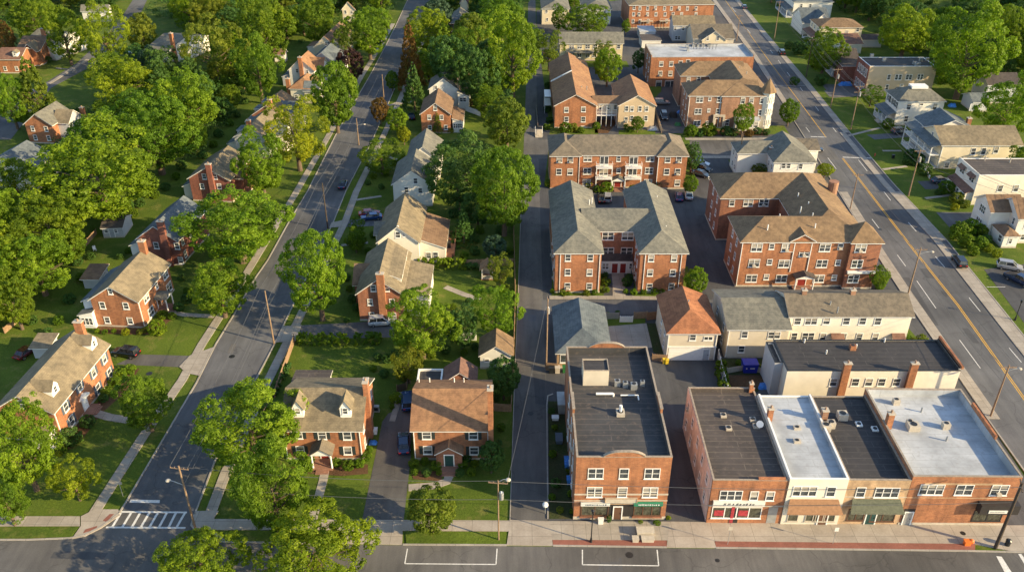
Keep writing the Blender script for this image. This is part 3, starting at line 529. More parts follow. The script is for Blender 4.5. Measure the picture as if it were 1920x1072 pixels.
b=B('brick_house','brick colonial with a brown roof and a gabled brick entry with dark green door',HW,(774,857),(915,857),z=0)
a=b.wing([(768,807),(921,808),(920,719),(774,729,8.4)],5.6,'gable',2.9,axis='x',wall='brick_orange',rm='roof_rust',ov=.35)
b.win(a,'f',[(800,815),(887.5,815.5),(802,843),(889,844)],1.3,1.5,shut='shutter_dark')
q=b.hit(843.5,850,'f',a['y0']); b.wing(None,2.6,'gable',1.3,rect=(q.x-1.8,a['y0']-1.6,q.x+1.8,a['y0']+.2),axis='y',wall='brick_red',rm='roof_brown',ov=.25)
b.door(a,'f',q.x,1.2,2.1,mat='door_green',local=True,val=a['y0']-1.6); m=MB(); m.box(q.x-1.2,a['y0']-2.9,0,q.x+1.2,a['y0']-1.62,.3); m.box(q.x-1.0,a['y0']-3.4,0,q.x+1.0,a['y0']-2.9,.18); b.part(m,'steps','steps_brick')
b.down(a,'f',[a['x0']+.15,a['x1']-.15]); b.chim(919,728,None,'r',a['x1']+.3,(.7,1.2))
b.wing([(829,718),(895,718),(893,688)],4.6,'gable',2.0,axis='y',wall='brick_red',rm='roof_red',ov=.3)
c=b.flat([(781,718),(828,718),(828,692)],4.6,par=.25,wall='side_white',rm='flat_dark',cop='white_paint')
for q in (786,806,852,870): p=b.hit(q,722,'b',a['y1']-1.5); b.pipe(p.x,a['y1']-1.5,6.4,.9,.09,'white_paint')

b=B('brick_house','brick gabled house with a tall front chimney and white shed dormer above the hedge',HW,(671,600),(755,600),z=0)
a=b.wing([(665,552.5),(757,549),(693,481),(734,446,8.9)],5.7,'gable',3.2,axis='y',wall='brick_red',rm='roof_tan')
b.win(a,'f',[(700,540),(725,540),(694,566),(735,566),(697,591),(738,592)],.95,1.35); b.chim(712,513,None,'f',a['y0']-.35,(1.3,.7),z0=0,mat='brick_orange')
b.wing(None,4.6,'gable',2.3,rect=(a['x0']-1.4,a['y0']+5.0,a['x0']+3,a['y1']-2.0),axis='x',wall='brick_red',rm='roof_brown')
c=b.wing(None,7.0,'shed',1.3,rect=((a['x0']+a['x1'])/2+.5,a['y0']+3.0,a['x1']-.3,a['y1']-1),z0=5,ov=.15,wall='side_white',rm='roof_tan',shed='l'); b.grid(c,'r',[c['y0']+2,c['y1']-2],[6.3],w=.9,h=.8)
c=b.wing(None,4.0,'shed',1.2,rect=(a['x1']+.02,a['y0']+1.6,a['x1']+4.4,a['y1']-1.5),ov=.25,wall='side_white',rm='roof_tan',shed='l'); b.grid(c,'r',[c['y0']+1.6,c['y1']-1.6],[2.2],w=1,h=1.3); b.grid(c,'f',[(c['x0']+c['x1'])/2],[2.2],w=1,h=1.3)

b=B('timber_house','white stucco gabled house with a mottled brown roof, beside the red deck','house',(704,500),(784,500),z=0)
a=b.wing([(704,456),(789,452),(760.5,363,8.6)],5.4,'gable',3.6,axis='y',wall='stucco_white',rm='roof_tan')
b.win(a,'f',[(746,440)],1,1.4); b.win(a,'f',[(746,425)],.4,.5,rail=False); b.win(a,'f',[(757,441)],.5,.7,rail=False)
c=b.wing(None,3.4,'shed',2.0,rect=(a['x1']+.02,a['y0']+1.6,a['x1']+5.0,a['y1']-1.6),ov=.25,wall='stucco_white',rm='roof_brown',shed='l'); b.grid(c,'f',[c['x0']+1.6,c['x0']+3],[1.6],w=1.1,h=1.5)
b.wing(None,4.6,'gable',1.8,rect=(a['x0']-1.2,a['y0']+5.0,a['x0']+3,a['y0']+9),axis='x',wall='stucco_white',rm='roof_gray')

b=B('timber_house','white gabled house with two blue framed windows, left of the big dark tree','house',(744,376),(800,376),z=0)
a=b.wing([(744,347),(812,345),(745,304),(789,282,8.6)],5.4,'gable',3.4,axis='y',wall='side_white',rm='roof_gray'); b.win(a,'f',[(779,339),(762,356),(788,357)],1,1.4,fm='white_paint')
b=B('timber_house','white gabled house with a grey roof tucked directly behind the one with blue framed windows','house',(765,330),(820,330),z=0)
a=b.wing([(765.5,299),(826,297),(770.5,263),(802,250,8.6)],5.4,'gable',3.2,axis='y',wall='side_white',rm='roof_gray')
b=B('brick_house','orange brick gabled house with a white sunroom on its right side, beside a trimmed lawn',HW,(787,247),(845,247),z=0)
a=b.wing([(786,215),(847,214),(822.6,165,8.6)],5.4,'gable',3.2,axis='y',wall='brick_orange',rm='roof_brown'); b.win(a,'f',[(816,203),(805,220),(828,220),(806,239.5),(836,239)],1,1.35)
c=b.wing([(847,228),(868,228),(872,205)],3.2,'shed',.9,ov=.2,wall='side_white',rm='roof_brown',shed='l'); b.grid(c,'f',[(c['x0']+c['x1'])/2],[1.9],w=2.4,h=1.4,n=4)
b.dormer('r',846,190,a['x1']-1,w=1.8,h=1.2,deep=2.4,rise=.7,wall='white_paint',rm='roof_brown')
b=B('timber_house','white grey-roofed house with a tan chimney behind the orange brick sunroom house','house',(802,200),(860,200),z=0)
a=b.wing([(802,168),(860,168),(834,128,8.6)],5.4,'gable',3.2,axis='y',wall='side_white',rm='roof_gray'); b.win(a,'f',[(817,164)],1,1.2)
c=b.wing([(857,181),(880,181),(880,156)],4.0,'shed',1.3,ov=.2,wall='side_white',rm='roof_gray',shed='l'); b.win(c,'f',[(865,187),(871,187)],1,1.4); b.chim(859,141,8.6,'r',a['x1']+.3,(.6,.9),mat='brick_tan')
b,a=simple('timber_house','white roofed house deep in the trees right of the road, near the top','house',(847,50),(876,50),[(845,38),(878,30),(868,12,7)],4.6,'gable',2.2,'side_white','roof_gray',axis='y'); b.wing(None,4.4,'gable',2,rect=(a['x0']-3,a['y0']-4,a['x0']+3,a['y0']-.5),axis='x',wall='brick_dark',rm='roof_slate')
b,a=simple('brick_house','orange brick gable and brown roof peeking out of the dark trees near the top',HW,(848,75),(872,75),[(846,60),(874,58),(866,36,7)],4.8,'gable',2.6,'brick_orange','roof_red',axis='y')
b,a=simple('timber_house','tiny pink gabled house at the very top, right of the road','house',(860,14),(880,14),[(861,8),(878,8),(876,-2)],4.6,'gable',2.6,'side_cream','roof_red',axis='y')
b=B('white_garage','small white garage with an orange brown gable roof beside the alley','garage',(900,687),(960,687),z=0)
a=b.wing([(896.5,668),(963,667),(923,615,4.6)],2.7,'gable',2.0,axis='y',wall='side_white',rm='roof_orange',ov=.3); b.win(a,'f',[(913,675)],.8,.7,rail=False)
b=B('garden_gazebo','little yellow and white garden gazebo with a peaked roof on the back lawn','gazebo',(904,524),(928,524),z=0)
m=MB(); S_=2.0
for x in (0,S_):
    for y in (0,S_): m.box(x-.08,y-.08,0,x+.08,y+.08,2.3)
b.part(m,'post','white_paint'); b.part(MB().box(-.2,-.2,0,S_+.2,S_+.2,.15),'floor','deck_wood')
m=MB(); m.box(.1,-.05,.15,S_-.1,.05,.9); m.box(-.05,.1,.15,.05,S_-.1,.9); m.box(.1,S_-.05,.15,S_-.1,S_+.05,1.6); b.part(m,'railing','stone_trim')
MB().slab([(-.5,-.5,2.2),(S_+.5,-.5,2.2),(S_+.5,S_+.5,2.2),(-.5,S_+.5,2.2),(S_/2,-.5,3.5),(S_/2,S_+.5,3.5)],[(0,4,5,3),(4,1,2,5)],.1).build('roof','roof_orange',b.e)
b=B('timber_deck','red stained timber deck with steps behind the white stucco house','deck',(828,481),(851,481),z=0)
m=MB(); L=b.loc(856,441,.8); m.box(0,0,0,L.x,L.y,.8); b.part(m,'decking','deck_wood'); m=MB()
for x in np.linspace(.05,L.x-.05,6): m.box(x-.04,L.y-.08,.8,x+.04,L.y,1.7)
for y in np.linspace(.05,L.y-.2,6): m.box(L.x-.08,y-.04,.8,L.x,y+.04,1.7)
m.box(0,L.y-.1,1.7,L.x,L.y+.02,1.78); m.box(L.x-.1,0,1.7,L.x+.02,L.y-.1,1.78); b.part(m,'railing','deck_wood'); m=MB()
for i in range(3): m.box(L.x*.2,-.35*(i+1),0,L.x*.8,-.35*i,.8-.22*(i+1))
b.part(m,'steps','deck_wood')

# ===== blocks between the alley and the avenue =====
AB='apartment building'
b=B('timber_house','cream house with a grey hipped roof and sun bay, top of the alley','house',(1016,60),(1068,60),z=0)
a=b.wing([(1014.5,17),(1069,17),(1040,0,7.6)],6,'hip',1.8,wall='side_cream',rm='roof_gray',rect=None) if False else b.wing([(1014.5,17),(1069,17),(1064,-2)],6,'hip',1.9,wall='side_cream',rm='roof_gray')
b.win(a,'f',[(1025,22),(1042,22),(1056,22),(1026,37)],.9,1.2); c=b.wing([(1051,31),(1068,31),(1068,26)],3,'shed',.5,ov=.15,wall='side_cream',rm='roof_gray',shed='b') ; b.win(c,'f',[(1059,35)],2.6,1.3,3)
b=B('timber_house','white house with a grey hipped roof partly behind the big round tree, top centre','house',(1094,45),(1147,45),z=0)
a=b.wing([(1091,17),(1148,17),(1140,-1)],6,'hip',1.9,wall='side_white',rm='roof_gray'); b.win(a,'f',[(1134,22)],.9,1.3)
b=B('brick_apartments','long orange brick apartment building with balconies at the very top centre',AB,(1181,48),(1326,46),z=0)
a=b.wing([(1178,9),(1326,8.5),(1320,-12)],8.6,'hip',2.0,wall='brick_orange',rm='roof_tan'); b.win(a,'f',[(1189,15),(1200,16),(1214.5,16),(1229,15.5),(1246,16),(1259,16),(1273.6,16),(1289,16),(1305,16)],1,1.4)
b.win(a,'f',[(1188,27),(1198,27),(1214,27),(1230,27),(1247,27),(1262,27),(1278,27),(1305,27),(1187,40),(1200,40),(1215,40),(1250,40)],1,1.4)
for x_ in (1212,1248): q=b.hit(x_,36,'f',a['y0']); m=MB(); m.box(q.x-2.4,a['y0']-1.4,2.7,q.x+2.4,a['y0']-.003,2.85); m.box(q.x-2.4,a['y0']-1.4,3.7,q.x+2.4,a['y0']-1.32,3.78); [m.box(q.x+t-.04,a['y0']-1.4,.0,q.x+t+.04,a['y0']-1.32,3.7) for t in (-2.3,-1.2,0,1.2,2.3)]; b.part(m,'balcony','stone_trim')
b=B('yellow_rowhouse','long pale yellow two storey row with a grey roof, left of the round green tree',AB,(1050,113),(1170,113),z=0)
a=b.wing([(1048,82),(1170.6,82),(1166,60.5,8.6),],5.8,'gable',2.9,axis='x',wall='side_yellow',rm='roof_gray'); b.win(a,'f',[(1072,88),(1087,88),(1102,88),(1116,88),(1073,104),(1086,104),(1102,104),(1114,104)],1.5,1.5,2); b.win(a,'f',[(1160,88),(1160,106)],1.2,1.4)
m=MB(); q0=b.hit(1062,96,'f',a['y0']); q1=b.hit(1122,96,'f',a['y0']); m.slab([(q0.x,a['y0']-1.5,2.9),(q1.x,a['y0']-1.5,2.9),(q1.x,a['y0']-.01,3.5),(q0.x,a['y0']-.01,3.5)],[(0,1,2,3)],.12); b.part(m,'porch_roof','roof_gray')
b=B('gray_house','pale grey long house with a brown grey roof beside the avenue, upper right centre','house',(1262,80),(1340,80),z=0)
a=b.wing([(1262,48),(1342,47),(1339,28,8.4)],5.8,'gable',2.4,axis='x',wall='side_gray',rm='roof_tan'); b.win(a,'f',[(1266,54),(1281,54),(1294,54),(1268,71),(1273,71)],1,1.4)
b=B('cream_house','cream cross-gabled house with an olive roof, before the long grey one','house',(1302,90),(1376,90),z=0)
a=b.wing([(1299,73),(1378,72),(1372,45,8.0)],4.8,'gable',3.2,axis='x',wall='side_beige',rm='roof_olive')
q=b.hit(1338,72,'f',a['y0']); c=b.wing(None,4.6,'gable',3.0,rect=(q.x-4,a['y0']-1,q.x+4,a['y0']+4),axis='y',wall='side_cream',rm='roof_olive'); b.win(c,'f',[(1327,72),(1346,72)],1,1.5)
b=B('carport','carport with a white flat roof behind the top orange brick apartments','carport',(1199,68),(1228,68),z=0)
a=b.wing([(1199,59),(1228,59),(1225,49)],2.8,'shed',.1,ov=.2,wall='side_gray',rm='flat_white',shed='b')
b=B('low_garage','low garage with a brown flat roof and white front, above the white topped brick block','garage',(1203,84),(1240,84),z=0)
a=b.wing([(1203,76),(1241,76),(1235,65)],2.8,'shed',.1,ov=.2,wall='side_white',rm='flat_brown',shed='b')
b=B('brick_block','orange brick flat block with a bright white roof',AB,(1221.6,167),(1400,166),z=0)
a=b.flat([(1221.6,105),(1410,102),(1395,82)],9.6,par=.7,wall='brick_orange',rm='flat_white',low='f'); b.win(a,'f',[(1240,120),(1258.6,120),(1290,117),(1238,138),(1257,138),(1276,119)],1.25,1.6)
b.win(a,'f',[(1235,158),(1252,158),(1262,158)],1.8,2.2,1,rail=False)
for x_,y_ in ((1288,90),(1290,96),(1300,88),(1308,88),(1318,88),(1330,88)): p=b.loc(x_,y_,a['hr']); b.ac(p.x,p.y,a['hr'],.8,.8,.9)
m=MB(); p=b.loc(1300,93,a['hr']); [m.box(p.x+t,p.y,a['hr'],p.x+t+.1,p.y+.1,a['hr']+1.6) for t in np.arange(0,8,1.0)]; m.box(p.x,p.y,a['hr']+1.5,p.x+7.5,p.y+.1,a['hr']+1.6); b.part(m,'roof_railing','metal_dark')
b.grid(a,'l',[a['y0']+3,a['y0']+7],[7.5,4.5,1.6],w=1,h=1.5)

b=B('brown_roof_apartments','orange brick and tan gabled apartments joined by a balcony link, brown roofs',AB,(1039,245),(1112,245),z=0)
a=b.wing([(1038,199),(1115,198),(1031,117.5),(1101,119)],6.4,'gable',3.2,axis='y',wall='brick_orange',rm='roof_rust'); b.win(a,'f',[(1062,206),(1094,205),(1062,224),(1093.6,224)],1.25,1.5); b.win(a,'f',[(1062,240),(1093,240)],1.25,1.2)
c=b.wing([(1158,199),(1231.7,198),(1181,141.5,9.4),(1145.5,158)],6.4,'gable',3.0,axis='y',wall='side_tan',rm='roof_rust'); b.win(c,'f',[(1175,204),(1185,204),(1200,204),(1212.5,204),(1174,224.5),(1184.5,222),(1211,222)],1,1.5)
m=b.wing(None,6.2,'gable',1.4,rect=(a['x1']-.5,a['y0']+2.4,c['x0']+.5,a['y0']+7.0),axis='x',wall='side_beige',rm='roof_brown',z0=3.2,hips=(0,0)); b.grid(m,'f',[m['x0']+2,m['x0']+4,m['x0']+6],[5.1],w=1,h=1.4)
t=MB(); xs=np.linspace(a['x1']+.3,c['x0']-.3,5); [t.box(x-.06,m['y0']-1.2,0,x+.06,m['y0']-1.08,5.8) for x in xs]; t.box(xs[0],m['y0']-1.2,3.0,xs[-1],m['y0']-.003,3.15); t.box(xs[0],m['y0']-1.18,4.0,xs[-1],m['y0']-1.1,4.08); b.part(t,'balcony','white_paint')
for x_ in (a['x1']-2,a['x1']-3.5): b.pipe(x_,a['y0']+9,8,.8)
yw=a['y0']+20; xm_=(a['x0']+a['x1'])/2; b.part(MB().slab([(a['x0']-.4,yw,6.75),(xm_,yw,9.95),(xm_,yw+.35,9.95),(a['x0']-.4,yw+.35,6.75)],[(0,1,2,3)],.5),'fire_wall','white_paint')
t=MB(); t.box(-.1,-.1,0,.1,.1,0); 
p=b.loc(1036,232,0); t=MB(); [t.box(p.x-2.0,p.y+k_,0,p.x-1.9,p.y+k_+.12,5) for k_ in (8,11,14)]; [t.box(p.x-2.0,p.y+8,z_,p.x-.2,p.y+14.1,z_+.14) for z_ in (2.4,4.9)]; b.part(t,'fire_escape','white_paint')

b=B('brick_apartments','large pink brick apartment building with a pointed corner turret by the avenue',AB,(1283,243),(1440,243),z=0)
a=b.wing([(1290,180),(1447.7,180),(1282,161)],9.2,'hip',2.0,wall='brick_pink',rm='roof_olive',hips=(1,0)) if False else None
P0=b.loc(1290,180,9.2); P1=b.loc(1449,180,9.2); PB=b.loc(1275,142.5,9.2); PK=b.loc(1268,127,9.2); x0=P0.x+.4; x1=P1.x-.4
dp=10.5; a=b.wing(None,9.2,'hip',2.6,rect=(x0,P0.y+.4,x1-3,P0.y+.4+dp),axis='x',wall='brick_pink',rm='roof_orange',hips=(1,0))
yb=PB.y+.4; c=b.wing(None,9.2,'hip',2.6,rect=(b.loc(1275,142.5,9.2).x+.4,yb,x1-3,yb+dp),axis='x',wall='brick_pink',rm='roof_orange',hips=(1,0))
e_=b.wing(None,9.25,'hip',3.0,rect=(x1-13,P0.y+.1,x1,yb+dp+.6),axis='y',wall='brick_pink',rm='roof_orange')
b.win(a,'f',[(1312,187),(1351,187),],1.9,1.6,2); b.win(a,'f',[(1331,186),],.8,1.0); b.win(a,'f',[(1368,186),(1365,207)],1.2,1.6); b.win(a,'f',[(1309,209),(1349,209),(1307,231)],1.9,1.6,2); b.win(a,'f',[(1329,207),(1326,230)],.8,1.0)
b.win(e_,'f',[(1393,189),(1409,189),(1429,189),(1426,211),(1363,230)],1.2,1.7); b.win(c,'f',[(1291,150),(1310,148),(1345,147)],1.1,1.5)
d=b.hit(1346,234,'f',a['y0']); b.door(a,'f',d.x,1.6,2.4,'door_brown',local=True); m=MB(); m.box(d.x-1.6,a['y0']-.5,.1,d.x-1.05,a['y0']-.11,3.3); m.box(d.x+1.05,a['y0']-.5,.1,d.x+1.6,a['y0']-.11,3.3); m.box(d.x-1.6,a['y0']-.5,3.3,d.x+1.6,a['y0']-.11,3.9); b.part(m,'stone_porch','stone_trim')
m=MB(); tx,ty=x1-.6,P0.y+1.4; m.tube((tx,ty,0),(tx,ty,10),1.9,1.9,8); b.part(m,'turret','stucco_white'); b.part(MB().tube((tx,ty,10),(tx,ty,13.6),2.3,.05,8),'turret_roof','roof_orange')
for z_ in (1.7,4.9,8.1):
    for an in (-90,-45,0): 
        r=math.radians(an); p=Vector((tx+1.79*math.cos(r),ty+1.79*math.sin(r),z_)); fme,gme=win_mesh(.95,1.7,1,'white_paint'); o=bpy.data.objects.new('window',fme); col.objects.link(o); o.parent=b.e; o.location=p; o.rotation_euler=(0,0,r+math.pi/2); g=bpy.data.objects.new('pane',gme); col.objects.link(g); g.parent=o
t=b.wing(None,3.1,'shed',.3,rect=(x1-9,P0.y-1.9,x1-2.6,P0.y+.08),ov=.2,wall='stucco_white',rm='flat_white',shed='b'); b.grid(t,'f',[t['x0']+1+1.5*i for i in range(4)],[1.8],w=1.2,h=1.6)
b.down(a,'f',[a['x0']+.2,e_['x0']-.3]); b.grid(a,'l',[a['y0']+3,a['y0']+6.5],[8,5,2],w=.9,h=1.4); p=b.loc(1400,137,11.5); b.pipe(p.x,p.y,11,.9); p=b.loc(1386,128,11.5); b.pipe(p.x,p.y,11,.9)

b=B('brick_apartments','orange brick apartment building with stacked white balconies over a red door',AB,(1034,351),(1288,351),z=0)
L0=b.loc(1030,293,8.4); L1=b.loc(1292.6,292,8.4); L2=b.loc(1029,254,8.4)
a=b.wing(None,8.4,'hip',2.6,rect=(L0.x+.4,L0.y+1.0,L1.x-.4,L2.y-.4),axis='x',wall='brick_orange',rm='roof_olive')
wq=b.loc(1088,293,8.4).x-L0.x; 
for xa,xb in ((L0.x+.38,L0.x+wq),(L1.x-wq,L1.x-.38)): a1=b.wing(None,8.42,'hip',2.2,rect=(xa,L0.y+.4,xb,L2.y-.8),axis='y',wall='brick_orange',rm='roof_olive',hips=(1,1)); b.down(a1,'f',[xb-.1 if xa<5 else xa+.1])
b.win(a1,'f',[(1049,299),(1069.5,299),(1252,299),(1273,299),(1048,322),(1069,322),(1250,322),(1270.5,322),(1270,343)],1.3,1.6)
b.win(a,'f',[(1102,297),(1219,297),(1101,321),(1217,320),(1215,342),(1100,342)],1.9,1.6,2); b.win(a,'f',[(1160,298),(1160,320)],1.0,1.3)
for x_ in (1133,1188):
    q=b.hit(x_,300,'f',a['y0']); b.grid(a,'f',[q.x],[6.9,4.2],w=2.0,h=2.1,n=2,rail=False)
    for z_ in (5.5,2.8):
        m=MB(); w2=1.9; m.box(q.x-w2,a['y0']-1.6,z_,q.x+w2,a['y0']-.01,z_+.2); m.box(q.x-w2,a['y0']-1.6,z_+1.1,q.x+w2,a['y0']-1.5,z_+1.2)
        for t in np.linspace(-w2+.05,w2-.05,12): m.box(q.x+t-.04,a['y0']-1.58,z_+.2,q.x+t+.04,a['y0']-1.52,z_+1.1)
        for sg in (-1,1): m.box(q.x+sg*(w2-.04)-.04,a['y0']-1.5,z_+1.1,q.x+sg*(w2-.04)+.04,a['y0']-.01,z_+1.2); m.box(q.x+sg*(w2-.1)-.1,a['y0']-1.6,0 if z_<3 else z_-1.6,q.x+sg*(w2-.1)+.1,a['y0']-1.4,z_)
        b.part(m,'balcony','white_paint')
q=b.hit(1158,343,'f',a['y0']); b.door(a,'f',q.x,1.5,2.2,'door_red',local=True); b.portico('f',q.x,a['y0'],3.0,1.4,2.6,.8,'roof_gray')

b=B('brick_apartments','orange brick H-shaped apartment building with blue grey roofs and two front wings',AB,(1045,550),(1280,550),z=0)
l0=b.loc(1038,475,8.7); l1=b.loc(1133,475,8.7); r0=b.loc(1198,475,8.7); r1=b.loc(1293,475,8.7); bk=b.loc(1036,357,8.7).y; cm=b.loc(1160,433.5,8.7).y
a=b.wing(None,8.7,'hip',2.4,rect=(l0.x+.4,l0.y+.4,l1.x-.4,bk-.4),axis='y',wall='brick_orange',rm='roof_gray',hips=(1,0))
c=b.wing(None,8.7,'hip',2.4,rect=(r0.x+.4,r0.y+.4,r1.x-.4,bk-.4),axis='y',wall='brick_orange',rm='roof_gray',hips=(1,0))
m_=b.wing(None,8.65,'gable',2.35,rect=(l1.x-3,cm+.4,r0.x+3,cm+.4+9.5),axis='x',wall='brick_red',rm='roof_gray')
b.win(a,'f',[(1065,483),(1107,483),(1064.5,510),(1105.5,510.5),(1064,536),(1105,536.5)],1.1,1.45); b.win(c,'f',[(1221,484),(1264,484),(1219,511),(1261.5,511),(1217.7,537.5),(1259,537)],1.1,1.45)
b.win(m_,'f',[(1140,442.5),(1177,442.5),(1140,471),(1175,471)],2.3,1.7,2); b.down(a,'f',[a['x0']+.9,a['x1']-.3]); b.down(c,'f',[c['x0']+.9,c['x1']-.9])
q=b.hit(1158,503,'f',m_['y0']); t=b.wing(None,2.9,'shed',.8,rect=(a['x1']+.3,m_['y0']-1.6,c['x0']-.3,m_['y0']-.02),ov=.15,wall='side_white',rm='roof_dark',shed='b')
for dx in (-.8,.8): b.door(t,'f',q.x+dx,1.1,2.1,'door_red',local=True)
b.grid(t,'f',[q.x-2.6,q.x+2.6],[1.7],w=1.3,h=1.4,n=2); b.grid(a,'l',[a['y0']+3,a['y0']+7,a['y0']+12],[7.4,4.7,1.9],w=1,h=1.4); b.grid(c,'l',[c['y0']+3,c['y0']+5.5],[7.4,4.7,1.9],w=1,h=1.4)
for q in ((1110,372),(1105,376),(1076,417),(1070,370)): p=b.loc(q[0],q[1],10.3); b.pipe(p.x,p.y,9.4,1.1,.1,'white_paint')
for q in ((1232,369),(1249,425),(1243,413)): p=b.loc(q[0],q[1],10.3); b.pipe(p.x,p.y,9.4,1.1,.1,'white_paint')

b=B('brick_apartments','huge brown roofed brick apartment building with a pyramid roofed corner bay beside the avenue',AB,(1365,540),(1600,540),z=0)
h=9.8; f0=b.loc(1388,454,h); f1=b.loc(1592,454,h); t0=b.loc(1589,449,h); t1=b.loc(1653,449,h); rb=b.loc(1350,372,h); rk=b.loc(1334,326,h)
a=b.wing(None,h,'hip',2.6,rect=(f0.x+.4,f0.y+.4,t1.x-2.4,f0.y+10.5),axis='x',wall='brick_orange',rm='roof_orange',hips=(1,1))
c=b.wing(None,h,'hip',3.0,rect=(rb.x+.4,rb.y+.4,t1.x-3.0,rk.y-.2),axis='x',wall='brick_red',rm='roof_orange')
e_=b.wing(None,h+.03,'hip',3.0,rect=(t1.x-14,f0.y+2,t1.x-2.6,rk.y-.6),axis='y',wall='brick_red',rm='roof_orange')
t=b.wing(None,h+.2,'hip',2.9,rect=(t0.x+.4,f0.y-.4,t1.x-.4,f0.y-.4+(t1.x-t0.x-.8)),axis='y',wall='brick_red',rm='roof_orange')
b.win(a,'f',[(1419,464),(1476,464),(1547,464),(1414,493),(1470,494),(1541,494),(1409,521.5),(1465,522),(1535,522)],2.1,1.7,2); b.win(a,'f',[(1447,462),(1576,462),(1443,491),(1571,492),(1437,519),(1564,520)],1.0,1.2)
b.win(a,'f',[(1508,474)],1.9,1.6,2); b.win(t,'f',[(1614,465),(1607,494.5),(1600,522.5)],2.1,1.7,2); b.win(c,'f',[(1372.5,380)],1.1,1.6); b.win(c,'f',[(1403,380),(1432,380)],2.0,1.6,2)
b.down(a,'f',[f0.x+.6]); b.grid(a,'l',[a['y0']+3,a['y0']+6.5],[8,5,2],w=1,h=1.5); b.grid(c,'l',[c['y0']+3,c['y0']+7],[8,5,2],w=1,h=1.5); b.grid(t,'r',[t['y0']+3],[8,5,2],w=1.6,h=1.6,n=2)
q=b.hit(1502,530,'f',a['y0']); b.door(a,'f',q.x,1.5,2.2,'door_red',local=True); b.portico('f',q.x,a['y0'],3.6,1.8,3.0,.6,'roof_dark',walls=None)
for x_ in (1488,1520): p=b.hit(x_,470,'f',a['y0']); b.part(MB().box(p.x-.07,a['y0']-.14,3.3,p.x+.07,a['y0']-.005,h-.1),'downspout','white_paint')
q=b.hit(1508,440,'f',a['y0']+.1); g=b.wing(None,h+.1,'gable',1.5,rect=(q.x-2.3,a['y0']-.1,q.x+2.3,a['y0']+3),z0=h-2.2,axis='y',wall='brick_orange',rm='roof_orange',ov=.3)
q=b.hit(1613,512,'f',t['y0']); m=MB().box(q.x-2.6,t['y0']-.5,3.55,q.x+2.6,t['y0']-.01,4.0); b.part(m,'awning','white_paint')
for q in ((1462,404),(1524,402),(1529,422),(1502,390),(1497,364),(1516,381),(1440,424)): p=b.loc(q[0],q[1],h+2); b.pipe(p.x,p.y,h+1,1.3,.11,'white_paint')
p=b.loc(1563,345,h+2); b.part(MB().tube((p.x,p.y,h-1),(p.x,p.y,h+2.6),1.0,None,12),'round_vent','brick_pink')

b=B('white_house','white house with a slate hipped roof at the corner of avenue and side street','house',(1452,330),(1530,330),z=0)
a=b.wing([(1450,305),(1533,304.5),(1470,245,9)],6.2,'hip',2.8,axis='y',wall='side_white',rm='roof_gray',hips=(1,0)); b.win(a,'f',[(1469,311),(1478.5,311),(1501,312)],1,1.4)
l=b.wing(None,6.0,'hip',1.8,rect=(a['x0']-7,a['y0']+6,a['x0']+2,a['y0']+12.5),axis='x',wall='side_white',rm='roof_gray',hips=(1,0)); b.grid(l,'l',[l['y0']+1.5,l['y0']+4],[4.5,1.7],w=1,h=1.5); b.wing(None,5.6,'gable',1.4,rect=(a['x1']-1,a['y0']+9,a['x1']+3.6,a['y0']+16),axis='x',wall='side_white',rm='roof_olive')
b.chim(1446.5,277,None,'l',a['x0']+.9,(.9,.9),z0=5,mat='brick_red'); b.grid(a,'l',[a['y0']+1.5,a['y0']+4],[4.3,1.7],w=1,h=1.5)

b=B('low_garage','single storey garage with a blue grey hipped roof beside the alley power pole','garage',(1045,686),(1135,686),z=0)
a=b.wing([(1040.6,662.5),(1036.6,574.5),(1134,574.5)],3.2,'hip',1.9,axis='y',wall='side_wood',rm='roof_slate',hips=(1,0)); b.win(a,'f',[(1061,672)],1.9,1.6,1,rail=False,gm='sign_white' if False else 'glass')
b=B('garage_house','square garage house with an orange hipped roof and a wide white garage door','garage',(1254,676),(1343,676),z=0)
a=b.wing([(1249.5,625.6),(1349.7,625.6),(1234,553),(1326,554)],5.6,'hip',1.9,axis='y',wall='side_beige',rm='roof_terracotta',hips=(1,0)); b.win(a,'f',[(1299,632)],1.1,1.3); b.win(a,'f',[(1328,634)],1.5,.8,2,rail=False)
q0=b.hit(1286,660,'f',a['y0']); m=MB().box(q0.x-2.9,a['y0']-.06,.05,q0.x+2.9,a['y0']-.003,2.5); [m.box(q0.x-2.9,a['y0']-.075,.05+.6*i+.56,q0.x+2.9,a['y0']-.06,.6*i+.62) for i in range(3)]; b.part(m,'garage_door','white_paint')
b.door(a,'f',b.hit(1324,660,'f',a['y0']).x,.95,2.1,'door_gray',local=True,z0=.1); b.part(MB().box(a['x0']+.02,a['y0']-.12,2.62,a['x1']-.02,a['y0']-.003,2.85),'trim_band','white_paint'); b.down(a,'f',[a['x0']+.1,a['x1']-.15]); b.grid(a,'l',[a['y0']+2.5,a['y0']+6],[4,1.6],w=.9,h=1.3)
p=b.loc(1291,566,7.4); b.pipe(p.x,p.y,6.8,1,.12)

